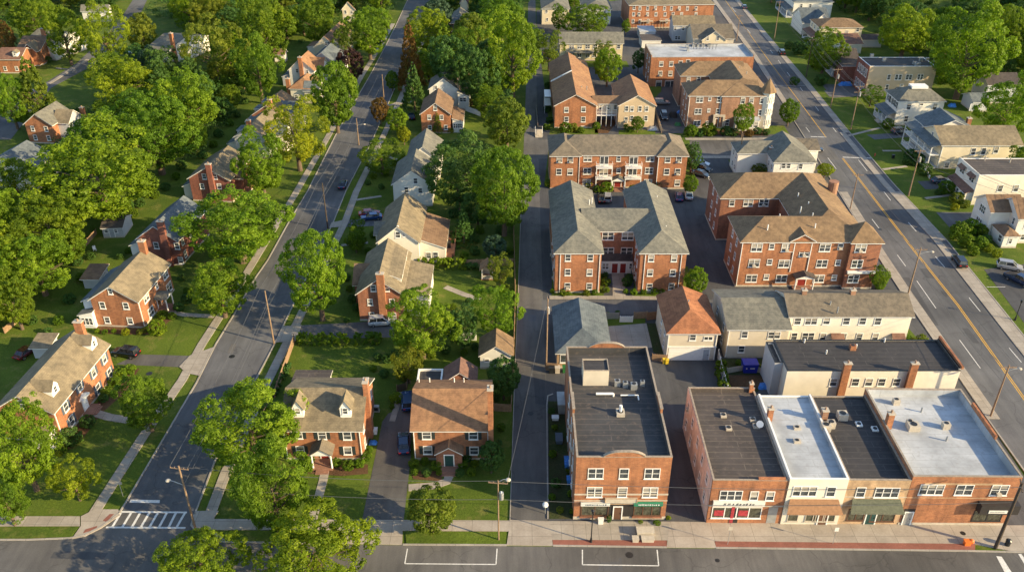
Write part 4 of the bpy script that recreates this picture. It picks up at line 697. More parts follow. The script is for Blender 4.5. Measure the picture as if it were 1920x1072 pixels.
b=B('beige_house','beige sided two storey house with a plain grey roof behind the blue dumpster','house',(1362,668),(1480,668),z=0)
a=b.wing([(1363,617),(1486,618),(1343,541.6)],5.9,'gable',2.2,axis='x',wall='side_beige',rm='roof_gray'); b.win(a,'f',[(1396,627),(1446,628),(1457,628)],1.1,1.4); b.win(a,'f',[(1390,654)],1.1,1.4); b.win(a,'f',[(1447,654)],2,1.5,2); b.down(a,'f',[a['x0']+.1]); b.grid(a,'l',[a['y0']+3,a['y0']+8],[4.2,1.6],w=1,h=1.4)
for q in ((1378,565),(1400,562)): p=b.loc(q[0],q[1],7.6); b.pipe(p.x,p.y,7.0,.9,.13)
b=B('white_rowhouse','long cream two storey building with a tan grey roof reaching the avenue pavement','house',(1488,668),(1712,668),z=0)
a=b.wing([(1479,594),(1717,594),(1672,543)],7.0,'gable',2.0,axis='x',wall='stucco_white',rm='roof_olive'); b.win(a,'f',[(1495.5,601.5),(1550,601),(1587,601.5),(1617.5,601.5),(1646,602)],1.2,1.5); b.win(a,'f',[(1521,601.5)],2.1,1.5,2)
b.win(a,'f',[(1489,630),(1543,631),(1581,631),(1611,631),(1641,631)],1.1,1.5); b.win(a,'f',[(1515,630)],2.1,1.5,2); 
for q in ((1509,540),(1601,538)): b.chim(q[0],q[1],a['ridge']+.6,'b',(a['y0']+a['y1'])/2,(.8,.8),z0=7.5,mat='brick_pink')
for q in ((1557,569),(1571,580)): p=b.loc(q[0],q[1],8.2); b.pipe(p.x,p.y,7.8,.8,.13)
for q in (1569,1683): p=b.hit(q,628,'f',a['y0']); b.part(MB().slab([(p.x-1.1,a['y0']-1,2.9),(p.x+1.1,a['y0']-1,2.9),(p.x+1.1,a['y0']-.01,3.5),(p.x-1.1,a['y0']-.01,3.5)],[(0,1,2,3)],.1),'door_canopy','roof_red')
b=B('flat_roof_building','white walled flat building with a black roof and two brick chimneys on its front wall',AB,(1500,735),(1795,735),z=0)
a=b.flat([(1490,692),(1797,688),(1759,634),(1455,644)],6.6,par=.5,wall='stucco_white',rm='flat_dark',cop='metal_dark',low='fbl'); a2=b.loc(1448,733,0)
b.win(a,'f',[(1562.6,716),(1603.6,716),(1629,716),(1653,716),(1681,716)],1.2,1.5)
for q in ((1590,682),(1717,678)): b.chim(q[0],q[1],7.9,'f',a['y0']-.3,(1.1,.55),mat='brick_orange')
m=MB(); p0=a; m.box(a['x1']-.0,a['y0'],6.6,a['x1']+.35,a['y1'],7.1); b.part(m,'parapet','brick_orange'); l=b.flat(None,6.2,par=.3,rect=(a['x0']-1.3+0,a['y0']+2.2,a['x0']-.02,a['y1']-.5),wall='side_gray',rm='flat_dark',cop='metal_dark')
for q in ((1508,642),(1549,663),(1658,641),(1605,652)): p=b.loc(q[0],q[1],a['hr']); b.pipe(p.x,p.y,a['hr'],.7,.12,'white_paint')
p=b.loc(1598,655,a['hr']); b.ac(p.x,p.y,a['hr'],.9,.7,.8,'brick_orange','roof_vent')

# ===== shops =====
SH='shop building'
b=B('corner_shop','tall orange brick shop building with a curved parapet and dark flat roof beside the alley',SH,(1081,975),(1249,975),z=0)
a=b.flat([(1081,857),(1258,857),(1075,650),(1213,650)],10.8,par=1.0,wall='brick_orange',rm='flat_black')
x0,x1,y0,y1=a['x0'],a['x1'],a['y0'],a['y1']; Wd=x1-x0; cx=(x0+x1)/2
for yy,nm in ((y0,'f'),(y1-.3,'b')):
    m=MB(); c=MB(); ps=[]; n_=12
    for i in range(n_+1):
        t=-1+2*i/n_; ps.append((cx+t*Wd*.22, 10.9+.75*(1-abs(t)**3)))
    for (xa,za),(xb,zb) in zip(ps,ps[1:]): 
        m.add([(xa,yy,10.85),(xb,yy,10.85),(xb,yy+.3,10.85),(xa,yy+.3,10.85),(xa,yy,za),(xb,yy,zb),(xb,yy+.3,zb),(xa,yy+.3,za)],[(0,3,2,1),(4,5,6,7),(0,1,5,4),(2,3,7,6),(1,2,6,5),(3,0,4,7)])
        c.add([(xa,yy-.06,za),(xb,yy-.06,zb),(xb,yy+.36,zb),(xa,yy+.36,za),(xa,yy-.06,za+.1),(xb,yy-.06,zb+.1),(xb,yy+.36,zb+.1),(xa,yy+.36,za+.1)],[(0,3,2,1),(4,5,6,7),(0,1,5,4),(2,3,7,6),(1,2,6,5),(3,0,4,7)])
    b.part(m,'curved_parapet','brick_orange'); b.part(c,'coping','coping')
for xx in (x1-.3,x0):
    m=MB(); m.box(xx,y0+8.5,10.9,xx+.3,y0+12,11.6); b.part(m,'raised_parapet','brick_orange'); b.part(MB().box(xx-.05,y0+8.45,11.6,xx+.35,y0+12.05,11.72),'coping','coping')
b.win(a,'f',[(1117,886.7),(1223,887),(1115,921.6),(1219,922)],2.0,1.75,2); b.win(a,'f',[(1170,887),(1167,922)],1.25,1.75)
b.band(a,4.35,.25,'stone_trim'); b.band(a,3.3,.14,'stone_trim'); b.band(a,.0,.5,'stone_trim')
q=b.hit(1163,950,'f',y0); s_=MB().box(q.x-2.1,y0-.25,3.0,q.x+2.1,y0-.055,3.95); b.part(s_,'stone_lintel','stone_trim'); s_=MB(); frame_loop(s_,q.x-2.1,2.95,q.x+2.1,4.0,.1,y0-.3,y0-.251); b.part(s_,'lintel_frame','brick_tan')
b.part(MB().box(q.x-1.75,y0-.03,.1,q.x+1.75,y0-.008,2.9),'entrance','interior_dark'); b.door(a,'f',q.x-.3,1.0,2.2,'door_brown',local=True,val=y0-.03,z0=.05)
for xc,gm,sm in ((1115,'shop_glass','sign_white'),(1213.5,'shop_glass','sign_green')):
    q=b.hit(xc,958,'f',y0); b.win(a,'f',[(q.x,1.65)],3.6,1.9,3 if xc>1200 else 2,fm='door_brown',gm=gm,rail=False,local=True)
    b.part(MB().box(q.x-1.9,y0-.35,2.68,q.x+1.9,y0-.051,3.2),'shop_sign',sm); b.part(MB().box(q.x-1.95,y0-.2,.35,q.x+1.95,y0-.055,.62),'stall_riser','brick_red')
    m=MB(); r_=random.Random(3); x=q.x-1.3
    while x<q.x+1.3: w_=r_.uniform(.1,.22); m.box(x,y0-.37,2.82,x+w_,y0-.352,2.82+r_.uniform(.14,.24)); x+=w_+r_.uniform(.05,.16)
    b.part(m,'lettering','shutter_blue' if xc<1200 else 'white_paint')
p=b.loc(1117,726,a['hr']); c=b.flat(None,a['hr']+2.6,par=.12,rect=(p.x-1.8,p.y+.4,p.x+1.8,p.y+3.2),z0=a['hr']+.01,wall='side_beige',rm='flat_dark',cop='coping',t=.12)
for q,s1 in (((1157,722),.8),((1172,725),.7),((1188,728),.9),((1204,723),.6)): p=b.loc(q[0],q[1],a['hr']); b.ac(p.x,p.y,a['hr'],s1,s1*.9,.9)
p=b.loc(1163,776,a['hr']); b.ac(p.x,p.y,a['hr'],1.1,1.3,.5,'stone_trim','vent_base'); b.pipe(p.x,p.y,a['hr']+.5,1.0,.22,'white_paint')
p=b.loc(1128,742,a['hr']); m=MB(); m.tube((p.x-.8,p.y,a['hr']+.4),(p.x+1.6,p.y,a['hr']+.4),.18); m.tube((p.x+1.6,p.y,a['hr']+.4),(p.x+1.6,p.y,a['hr']),.18); m.tube((p.x+2.6,p.y-.2,a['hr']+.3),(p.x+5,p.y-.2,a['hr']+.3),.1); m.tube((p.x+5,p.y-.2,a['hr']+.3),(p.x+5,p.y-1.2,a['hr']+.3),.1); b.part(m,'duct','white_paint')
m=MB(); [m.box(a['x0']-.12,a['y0']+y_,1,a['x0']-.003,a['y0']+y_+.1,10.4) for y_ in (3,7,12,16)]; b.part(m,'wall_pipe','metal_gray'); b.grid(a,'l',[y0+4.5,y0+9,y0+14],[8.6,5.6,2.4],w=1.1,h=1.6); b.grid(a,'r',[y0+4,y0+9,y0+14,y0+19],[8.6,5.6],w=1.1,h=1.6)
for q,hh in (((1240,944),3.6),((1247,950),.6)): pass

b=B('row_shop','orange brick shop with a dark brown roof, pink side wall and long white sign',SH,(1327,977),(1452,978),z=0)
R=b; a=b.flat([(1337,900),(1467,901),(1291,726),(1415,728)],7.6,par=.55,wall='brick_orange',rm='flat_brown',low='r'); x0,y0=a['x0'],a['y0']
b.part(MB().box(x0-.06,y0+.32,0,x0-.004,a['y1']-.02,7.55),'side_wall','paint_pink'); b.grid(a,'l',[y0+2.5,y0+6,y0+9.5,y0+13.5,y0+17],[5.6,2.4],w=1,h=1.5,val=x0-.06)
b.win(a,'f',[(1370.5,928)],2.9,1.7,3); b.win(a,'f',[(1414,928.7),(1444,929)],1.1,1.6)
q0=b.hit(1336,945,'f',y0).x; q1=b.hit(1433,945,'f',y0).x; b.part(MB().box(q0,y0-.3,3.35,q1,y0-.02,4.2),'shop_sign','sign_white')
m=MB(); x=q0+1.3; r_=random.Random(5)
while x<q1-1.4:
    w_=r_.uniform(.16,.34); z_=r_.uniform(.22,.34); s_=.14; m.add([(x,y0-.315,3.62),(x+.1,y0-.315,3.62),(x+.1+s_,y0-.315,3.62+z_),(x+s_,y0-.315,3.62+z_)],[(0,1,2,3)]); m.add([(x+w_*.5,y0-.315,3.62+z_*.4),(x+w_,y0-.315,3.62+z_*.4),(x+w_,y0-.315,3.62+z_*.7),(x+w_*.5,y0-.315,3.62+z_*.7)],[(0,1,2,3)]); m.add([(x+w_-.08,y0-.315,3.62),(x+w_,y0-.315,3.62),(x+w_+.1,y0-.315,3.62+z_),(x+w_+.02,y0-.315,3.62+z_)],[(0,1,2,3)]); x+=w_+r_.uniform(.1,.3)
b.part(m,'lettering','black_paint')
for u,wd in ((q0+1.7,3.3),(q1-1.8,3.3)): b.win(a,'f',[(u,2.0)],wd,2.0,2,gm='shop_glass',rail=False,local=True); b.part(MB().box(u-wd*.4,y0-.045,1.4,u-wd*.02,y0-.03,2.4),'window_poster','poster_red')
b.part(MB().box(q0+3.6,y0-.03,.15,q1-3.7,y0-.006,3.2),'entrance','interior_dark'); b.part(MB().box(q1-4.1,y0-.08,.15,q1-3.7,y0-.031,3.0),'entrance_panel','poster_red'); b.part(MB().box(q1+.7,y0-.03,.15,q1+1.9,y0-.006,3.0),'side_entrance','metal_gray'); b.band(a,3.1,.12)
m=MB(); c_=a['x0']+.6*(a['x1']-a['x0']); m.box(c_,y0,7.65,c_+3.4,y0+.3,8.0); b.part(m,'raised_parapet','brick_orange')
for q in ((1356,780),(1366,804),(1411,788),(1417,800)): p=b.loc(q[0],q[1],a['hr']); b.ac(p.x,p.y,a['hr'],.8,.8,.35,'stone_trim','roof_hatch')
p=b.loc(1424,803,a['hr']); m=MB(); m.tube((p.x,p.y,a['hr']),(p.x,p.y,a['hr']+.8),.05); m.tube((p.x,p.y,a['hr']+.8),(p.x-.12,p.y-.2,a['hr']+.95),.45,.5,12); b.part(m,'satellite_dish','white_paint')
b.chim(1410,716,8.6,'b',a['y1']-.3,(.5,.5),z0=6.5,mat='brick_orange')

def nextshop(label,p,hh,wall,rm,low='',par=.5,cop='stone_trim'):
    b=B('row_shop',label,SH,(1327,977),(1452,978),z=0); return b,b.flat(p,hh,par=par,wall=wall,rm=rm,low=low,cop=cop)
xr=a['x1']
def rowrect(b,pl,pr,h,yb): # front x extent from base pixels, back from eave pixel
    return (b.hit(pl[0],pl[1],'f',R_y).x,R_y,b.hit(pr[0],pr[1],'f',R_y).x,b.loc(pl[0],yb,h).y)
R_y=a['y0']; yB=a['y1']
b=B('row_shop','narrow cream fronted shop with a white roof and a brown shingled awning',SH,(1327,977),(1452,978),z=0); xe=b.hit(1593,893,'f',R_y).x
a=b.flat(None,8.0,par=.6,rect=(xr+.05,R_y-.12,xe,b.loc(1420,737,8).y),wall='stucco_white',rm='flat_white',cop='white_paint',low='b'); y0=a['y0']
b.win(a,'f',[(1509,920)],3.1,1.7,3); b.win(a,'f',[(1558,921)],1.2,1.7)
q0,q1=b.hit(1472,950,'f',y0).x,b.hit(1574,950,'f',y0).x; b.part(MB().slab([(q0-.1,y0-1.3,3.2),(q1+.1,y0-1.3,3.2),(q1-.4,y0-.01,4.6),(q0+.4,y0-.01,4.6)],[(0,1,2,3)],.12),'awning','awning_brown')
b.part(MB().box(q0,y0-1.28,3.05,q1,y0-1.2,3.19),'awning_fascia','white_paint')
b.win(a,'f',[(q0+1.3,1.7),(q0+3.6,1.7),(q1-2.4,1.7),(q1-.9,1.7)],1.4,2.1,1,fm='stone_trim',gm='shop_glass',rail=False,local=True); b.door(a,'f',q0+5.2,1.1,2.3,'door_brown',local=True,z0=.1)
for q in ((1494,803),(1494,828)): p=b.loc(q[0],q[1],a['hr']); b.ac(p.x,p.y,a['hr'],.9,.7,.35,'stone_trim','skylight')
b.chim(1443,780,9.4,'l',a['x0']+.4,(.7,.7),z0=7,mat='brick_orange'); xr=xe
b=B('row_shop','tan brick shop with a black roof and olive awning between two white roofs',SH,(1327,977),(1452,978),z=0); xe=b.hit(1712,893,'f',R_y).x
a=b.flat(None,7.8,par=.6,rect=(xr+.05,R_y,xe,b.loc(1530,738,7.8).y),wall='brick_tan',rm='flat_dark',low='b'); y0=a['y0']
b.win(a,'f',[(1613.7,922)],1.2,1.7); b.win(a,'f',[(1663,922.6)],3.1,1.7,3)
q0,q1=b.hit(1590,950,'f',y0).x,b.hit(1688,950,'f',y0).x; b.part(MB().slab([(q0-.1,y0-1.3,3.3),(q1+.1,y0-1.3,3.3),(q1-.3,y0-.01,4.6),(q0+.3,y0-.01,4.6)],[(0,1,2,3)],.12),'awning','awning_olive'); b.part(MB().box(q0,y0-1.28,3.15,q1,y0-1.2,3.29),'awning_fascia','white_paint')
b.win(a,'f',[(q0+1.3,1.8)],2.2,2.1,2,fm='door_brown',gm='shop_glass',rail=False,local=True); b.win(a,'f',[(q1-1.9,1.7)],3.2,2.2,2,fm='door_brown',gm='shop_glass',rail=False,local=True); b.door(a,'f',q0+3.3,1.2,2.4,'door_green',local=True,z0=.1); b.band(a,4.9,.12)
for q,sz in (((1578,784),1.3),((1547,805),1.2),((1557,800),1.0)): p=b.loc(q[0],q[1],a['hr']); b.ac(p.x,p.y,a['hr'],sz,sz*.9,1.0,'stone_trim')
for q in ((1610,796),(1640,805)): p=b.loc(q[0],q[1],a['hr']); b.ac(p.x,p.y,a['hr'],.8,.9,.25,'white_paint','skylight')
b.chim(1543,788,9.2,'l',a['x0']+.4,(.8,.8),z0=7,mat='brick_pink'); xr=xe
b=B('row_shop','wide orange brick end shop with a white roof and dark sign by the avenue',SH,(1327,977),(1452,978),z=0); xe=b.hit(1922,884,'f',R_y).x
a=b.flat(None,8.5,par=1.15,rect=(xr+.05,R_y,xe,b.loc(1625,728,8.5).y),wall='brick_orange',rm='flat_white'); y0=a['y0']
b.win(a,'f',[(1746.7,917)],3.1,1.8,3); b.win(a,'f',[(1808,917.6),(1874,918)],2.2,1.8,2)
b.part(MB().box(a['x0']+1.7,y0-.03,7.15,a['x1']-2.2,y0-.006,7.45),'tan_panel','brick_tan'); q=b.hit(1703,965,'f',y0).x; b.part(MB().box(q-.7,y0-.03,.1,q+.7,y0-.006,2.9),'entrance','interior_dark'); b.door(a,'f',q,.95,2.2,'metal_gray',local=True,val=y0-.03,z0=.1)
q0,q1=b.hit(1832,945,'f',y0).x,b.hit(1905,945,'f',y0).x; b.part(MB().box(q0,y0-1.0,3.0,q1,y0-.01,4.5),'dark_canopy','sign_dark'); b.part(MB().box(q0+1.1,y0-1.06,3.25,q1-1.5,y0-1.002,3.75),'sign_board','sign_white')
m=MB(); x=q0+1.3; r_=random.Random(9)
while x<q1-1.8: w_=r_.uniform(.07,.14); m.box(x,y0-1.075,3.42,x+w_,y0-1.061,3.42+r_.uniform(.1,.17)); x+=w_+r_.uniform(.04,.09)
b.part(m,'lettering','metal_gray'); b.win(a,'f',[(q0+1.9,1.8)],3.8,1.9,2,fm='sign_dark',gm='shop_glass',rail=False,local=True)
b.band(a,4.85,.12,'brick_tan'); b.band(a,.0,.45); b.chim(1669,783,10.3,'l',a['x0']+.55,(.8,.8),z0=7.8,mat='brick_orange')
for q,sz in (((1711,804),1.5),((1704,797),.8),((1772,802),1.0),((1679,757),.9)): p=b.loc(q[0],q[1],a['hr']); b.ac(p.x,p.y,a['hr'],sz,sz*.8,.9,'stone_trim')
for q in ((1727,772),(1774,826)): p=b.loc(q[0],q[1],a['hr']); b.pipe(p.x,p.y,a['hr'],.8,.12)
m=MB(); m.box(a['x1']-.3,y0+7,8.6,a['x1'],y0+14,9.2); b.part(m,'raised_parapet','brick_orange')

# ===== east side of the avenue =====
b=B('commercial_block','dark red brick fronted block with tan sided flank and flat roof across the avenue',SH,(1631,172),(1766,172),z=0)
A_=B.__new__(B); L=b.loc(1631.5,125,9); L2=b.loc(1769,133,9); L3=b.loc(1609.6,106.6,9); 
a=b.flat(None,9.0,par=.4,rect=(L.x,L.y,L2.x,L3.y),wall='side_tan',rm='flat_dark',cop='white_paint',low='rb'); b.part(MB().box(a['x0']-.12,a['y0']-.02,0,a['x0']-.004,a['y1']+.02,9.05),'front_wall','brick_dark')
b.win(a,'f',[(1666.7,145),(1681,145),(1687.6,145),(1701,145),(1707,145),(1723,144.5),(1728,144.5),(1663,164),(1690,163)],1.0,1.7); D=a['y1']-a['y0']; b.grid(a,'l',[a['y0']+D*t for t in (.14,.3,.46,.62,.78)],[6.6,2.2],w=1,h=2.4,val=a['x0']-.12)
for q in ((1634,107),(1657,115),(1714,121),(1722,123),(1726,115),(1738,114),(1753,116),(1718,124)): p=b.loc(q[0],q[1],a['hr']); b.ac(p.x,p.y,a['hr'],.9,.8,.9,'metal_gray')
b=B('white_house','square cream white house with a white railed deck on its hipped roof','house',(1677,236),(1770,236),z=0)
a=b.wing([(1687,190.5),(1776,190.5),(1660.6,170)],7.0,'hip',2.9,wall='side_white',rm='roof_gray'); cx,cy=(a['x0']+a['x1'])/2,(a['y0']+a['y1'])/2; m=MB(); m.box(cx-2.2,cy-1.3,9.4,cx+2.2,cy+1.3,10.1); frame=m; b.part(m,'widows_walk','white_paint')
b.win(a,'f',[(1704,200),(1752.7,200)],1.3,1.9); b.win(a,'f',[(1728,196)],1,.8,rail=False); b.win(a,'f',[(1698.8,223),(1722,222),(1734,222)],1.2,1.8); D=a['y1']-a['y0']; b.grid(a,'l',[a['y0']+D*t for t in (.15,.35,.55,.8)],[5.6],w=.95,h=1.7,shut='shutter_dark')
b.dormer('l',1681,172,a['x0']+1.6,w=2.2,h=1.0,deep=2,rise=.8,wall='white_paint',rm='roof_gray',n=2,ww=1.4,wh=.8)
def porch(b,a,d,h,rm='roof_slate',n=4,two=False,rail=True,y0=None,y1=None):
    y0=a['y0'] if y0 is None else y0; y1=a['y1'] if y1 is None else y1; x=a['x0']
    ro=MB(); ro.slab([(x-d-.3,y0-.2,h),(x-.005,y0-.2,h+.8),(x-.005,y1+.2,h+.8),(x-d-.3,y1+.2,h)],[(0,1,2,3)],.14); r=b.part(ro,'porch_roof',rm)
    m=MB(); m.box(x-d,y0,0,x-.06,y1,.6); m.build('porch_floor','deck_wood' if False else 'side_gray',r); m=MB()
    for i in range(n): 
        y=y0+.15+(y1-y0-.3)*i/(n-1); MB().box(x-d+.02,y-.1,.6,x-d+.22,y+.1,h).build('column','white_paint',r)
    m.box(x-d+.02,y0,h-.3,x-d+.2,y1,h-.02)
    if rail: m.box(x-d+.06,y0+.1,1.4,x-d+.14,y1-.1,1.48); [m.box(x-d+.07,y,.6,x-d+.13,y+.05,1.4) for y in np.arange(y0+.3,y1-.2,.3)]
    if two: m.box(x-d,y0,3.4,x-.06,y1,3.6); m.box(x-d+.06,y0+.1,4.4,x-d+.14,y1-.1,4.48)
    m.build('porch_railing','white_paint',r); return r
porch(b,a,2.6,3.0); m=MB(); [m.box(a['x0']-2.6-.35*(i+1),a['y0']+2,0,a['x0']-2.6-.35*i,a['y0']+4.4,.6-.2*(i+1)+.1) for i in range(3)]; b.part(m,'steps','stone_trim')
b=B('cream_house','pale yellow long gabled house with a blue roofed two storey columned porch','house',(1753.6,325),(1896,325),z=0)
a=b.wing([(1765.4,273),(1910,272),(1758.5,237,8.8),(1902.5,236.4,8.8)],6.2,'gable',2.8,axis='x',wall='side_cream',rm='roof_tan') 
b.win(a,'f',[(1825,284),(1844,283.6),(1868,281)],1.2,1.8); b.win(a,'f',[(1775,310)],1.2,1.8); D=a['y1']-a['y0']; c=b.wing(None,6.6,'gable',2.6,rect=(a['x0']+.6,a['y1']-2.5,a['x0']+12,a['y1']+6),axis='y' ,wall='side_white',rm='roof_slate'); 
b.grid(c,'l',[c['y0']+2,c['y0']+4,c['y0']+6.4],[5.2],w=1,h=1.7,shut='shutter_dark'); b.win(a,'l',[(a['y0']+D/2,6.6)],.9,1.3,local=True); porch(b,a,2.4,5.6,two=True,y1=c['y1']-1.5,n=5); b.chim(1818,222,None,'b',a['y1']+1,(1,1)); b.down(a,'f',[a['x0']+.2,a['x1']-.2])
b=B('apartment_house','cream white flat roofed house with brown tin window hoods on its narrow front','house',(1822,394),(1960,394),z=0)
L=b.loc(1837,329,7.2); L3=b.loc(1797.7,296,7.2); a=b.flat(None,7.2,par=.35,rect=(L.x,L.y,L.x+20,L3.y),wall='stucco_white',rm='flat_brown',cop='white_paint',low='b'); b.part(MB().box(a['x0']-.08,a['y0']-.01,0,a['x0']-.003,a['y1']+.01,7.4),'front_wall','side_white')
b.win(a,'f',[(1875.4,353),(1905,353)],1.2,1.7); b.win(a,'f',[(1868.5,375),(1898,375)],1.2,1.3); D=a['y1']-a['y0']
for t in (.25,.72): y=a['y0']+D*t; b.win(a,'l',[(y,5.3)],2.2,1.5,2,local=True,val=a['x0']-.08); b.part(MB().slab([(a['x0']-.9,y-1.4,5.9),(a['x0']-.085,y-1.4,6.6),(a['x0']-.085,y+1.4,6.6),(a['x0']-.9,y+1.4,5.9)],[(0,1,2,3)],.08),'window_hood','roof_red')
b.part(MB().slab([(a['x0']-1.9,a['y0']+.3,2.7),(a['x0']-.085,a['y0']+.3,3.5),(a['x0']-.085,a['y1']-.3,3.5),(a['x0']-1.9,a['y1']-.3,2.7)],[(0,1,2,3)],.12),'porch_roof','roof_red'); t=MB().box(a['x0']-1.7,a['y0']+.5,0,a['x0']-.085,a['y1']-.5,2.75); b.part(t,'porch_room','side_white'); b.grid(a,'l',[a['y0']+D*t for t in (.2,.4,.62,.82)],[1.6],w=1.1,h=1.5,val=a['x0']-1.7)
for q in ((1846,301),(1893,305)): p=b.loc(q[0],q[1],a['hr']); b.pipe(p.x,p.y,a['hr'],1.1,.14,'stone_trim')
b=B('white_house','white house with brown cross roofs and a small porch, right edge above the silver car','house',(1885,490),(1950,490),z=0)
L=b.loc(1884,405,5.8); a=b.wing(None,5.8,'gable',2.8,rect=(L.x+2.5,L.y-1,L.x+16,L.y+7),axis='x',wall='side_white',rm='roof_brown'); c=b.wing(None,5.7,'gable',2.4,rect=(L.x-1.6,L.y+2.2,L.x+5,L.y+9),axis='x',wall='side_white',rm='roof_brown'); b.grid(c,'l',[c['y0']+3.4],[4.7,1.8],w=2.4,h=1.7,n=3); b.grid(a,'l',[a['y0']+1.5],[4.4],w=.9,h=1.6); b.grid(a,'f',[a['x0']+2,a['x0']+5],[4.2,1.5],w=1,h=1.5)
c=b.wing(None,2.8,'hip',1.0,rect=(L.x-.6,L.y-3.0,L.x+2.4,L.y+1.9),axis='y',wall='side_white',rm='roof_brown',ov=.3); b.grid(c,'l',[c['y0']+1.2],[1.6],w=1.3,h=1.5); b.grid(c,'f',[c['x0']+1.5],[1.6],w=.8,h=1.3)
b=B('cream_house','large cream house with a broad brown hipped roof across the avenue near the top','house',(1530,82),(1612,82),z=0)
a=b.wing([(1536.6,52),(1620.5,52),(1520.6,36)],6.6,'hip',1.9,wall='side_cream',rm='roof_orange'); b.win(a,'f',[(1560,60),(1608,56),(1588,61)],1.1,1.5); D=a['y1']-a['y0']; b.grid(a,'l',[a['y0']+D*t for t in (.2,.5,.8)],[5.3],w=1,h=1.4); porch(b,a,2.2,3.2,'roof_red',n=3,rail=False)
c=b.wing([(1575,83),(1612,83),(1608,66,4.6)],3.4,'gable',1.8,axis='x',wall='side_white',rm='roof_red')
b=B('white_house','white gabled slate roofed house with a steep dormer, behind the brown hipped roof','house',(1500,60),(1560,60),z=0)
a=b.wing([(1504,44),(1557,44),(1498,26),],4.4,'gable',4.0,axis='x',wall='side_white',rm='roof_slate',hips=(0,0)); c=b.wing(None,4.4,'gable',3.8,rect=(a['x0']+3,a['y0']-1.4,a['x0']+10,a['y0']+5),axis='y',wall='side_white',rm='roof_slate'); b.win(c,'f',[(c['x0']+3.5,5.4)],1.1,1.4,local=True)
b=B('white_house','white house with a slate porch roof at the very top beside the avenue','house',(1488,24),(1545,24),z=0)
a=b.wing([(1488,4),(1545,4),(1540,-14)],6.2,'hip',2,wall='side_white',rm='roof_slate'); b.grid(a,'f',[a['x0']+3,a['x0']+6.5],[4.6,1.7],w=1,h=1.5); porch(b,a,2.4,3,n=3,rail=False)
b=B('white_house','small white house with a dark slate roof squeezed behind the dark red brick block','house',(1580,140),(1620,140),z=0)
a=b.wing([(1576,112),(1612,112),(1582,97)],5.6,'gable',2.4,axis='x',wall='side_white',rm='roof_dark'); b.grid(a,'l',[a['y0']+1.5,a['y0']+4],[4.4],w=.9,h=1.4); c=b.wing(None,5.4,'shed',.4,rect=(a['x0']-1.5,a['y0']-6,a['x0']+5,a['y0']-.1),wall='brick_dark',rm='roof_dark',shed='b'); porch(b,a,2.2,2.9,'roof_dark',n=3,rail=False)
b=B('gray_garage','grey garage with a dark roof under the trees behind the white railed house','garage',(1815,218),(1846,218),z=0)
a=b.wing([(1814,184),(1858,192),(1835,173,4.6)],2.9,'gable',1.6,axis='x',wall='side_gray',rm='roof_slate'); b.door(a,'f',(1822,205),1.2,2,'door_gray')
b=B('gray_house','grey sided house with a dark roof between the right edge trees','house',(1848,185),(1885,185),z=0)
a=b.wing([(1852,160),(1892,160),(1888,142)],5.6,'gable',2.4,axis='x',wall='side_gray',rm='roof_dark'); b.win(a,'f',[(1861,166),(1857,180)],.9,1.4)
b=B('red_shed','low brown roofed shed and back garage behind the cream house, beside the trees','shed',(1625,84),(1660,84),z=0)
a=b.wing([(1617,75),(1655,75),(1645,66)],2.8,'gable',1.2,axis='x',wall='side_gray',rm='roof_dark')
# ---------------- ground, roads, pavements ----------------
def PX(l,z=0): return [tuple(G(x,y,z))[:2] for x,y in l]
def sheet(name,pts,z,mat,th=.0,label=None):
    m=MB().prism(pts,z-max(th,.003),z); return tag(m.build(name,mat),kind='structure')
m=MB(); m.add([(-1500,-300,0),(1500,-300,0),(1500,3200,0),(-1500,3200,0)],[(0,1,2,3)]); tag(m.build('ground','grass'),kind='structure')
ST_L=[(225,962),(240,938),(369.5,718),(406,645),(447,578),(480,521),(503,488),(544,414),(577,360),(631,252),(695,141),(722,90),(742,50),(765,0),(785,-40)]
ST_R=[(364,964),(401,866),(480,709),(514,645),(539,592),(624,417),(648,358),(698,262),(740,165),(752,130),(770,85),(785,50),(805,0),(822,-40)]
AV_L=[(1306,-45),(1335,0),(1410,104),(1468,195),(1550,325),(1641,474),(1687,545),(1744,629),(1850,785),(2010,1012),(2040,1060)]
AV_R=[(1356,-45),(1386,0),(1440,66),(1521,160),(1594,249),(1676,345),(1776,451),(1920,629),(2120,870),(2290,1060)]
BT=[(-900,1013),(50,1013),(130,1010),(160,1003),(190,988),(225,962),(364,962),(357,985),(371,1004),(420,1017),(700,1021),(1037,1024),(1343,1028),(1820,1034),(1905,1036),(2030,1036),(2600,1040),(2600,1400),(-900,1400)]
AL_L=[(957,1000),(957,978),(966,700),(972,560),(976,430),(981,300),(985,200),(988,100),(990,40),(991,-30)]
AL_R=[(1027,1000),(1027,978),(1024,700),(1018,560),(1013,410),(1010,300),(1007,200),(1006,150),(1005,40),(1003,-30)]
sheet('block_yard',PX([(1020,1000),(1016,560),(1010,300),(1006,150),(1006,20),(1330,-20),(1410,104),(1550,325),(1687,545),(1850,785),(1990,1000)]),.008,'asphalt_new')
sheet('street',PX(ST_L)+PX(ST_R[::-1]),.012,'asphalt'); sheet('avenue',PX(AV_L)+PX(AV_R[::-1]),.014,'asphalt'); sheet('cross_street',PX(BT),.018,'asphalt_old')
sheet('alley_road',PX(AL_L)+PX(AL_R[::-1]),.012,'asphalt_old')
sheet('side_street',PX([(1000,262),(1540,258),(1575,300),(1300,294),(1000,298)]),.0155,'asphalt_old'); sheet('side_lane',PX([(1016,562),(1345,562),(1345,588),(1016,590)]),.0155,'asphalt')
sheet('far_street',PX([(20,262),(96,165),(180,120),(236,72),(262,30),(285,-20),(262,-20),(230,30),(190,75),(145,118),(70,165),(-60,262)][::1]),.012,'asphalt')
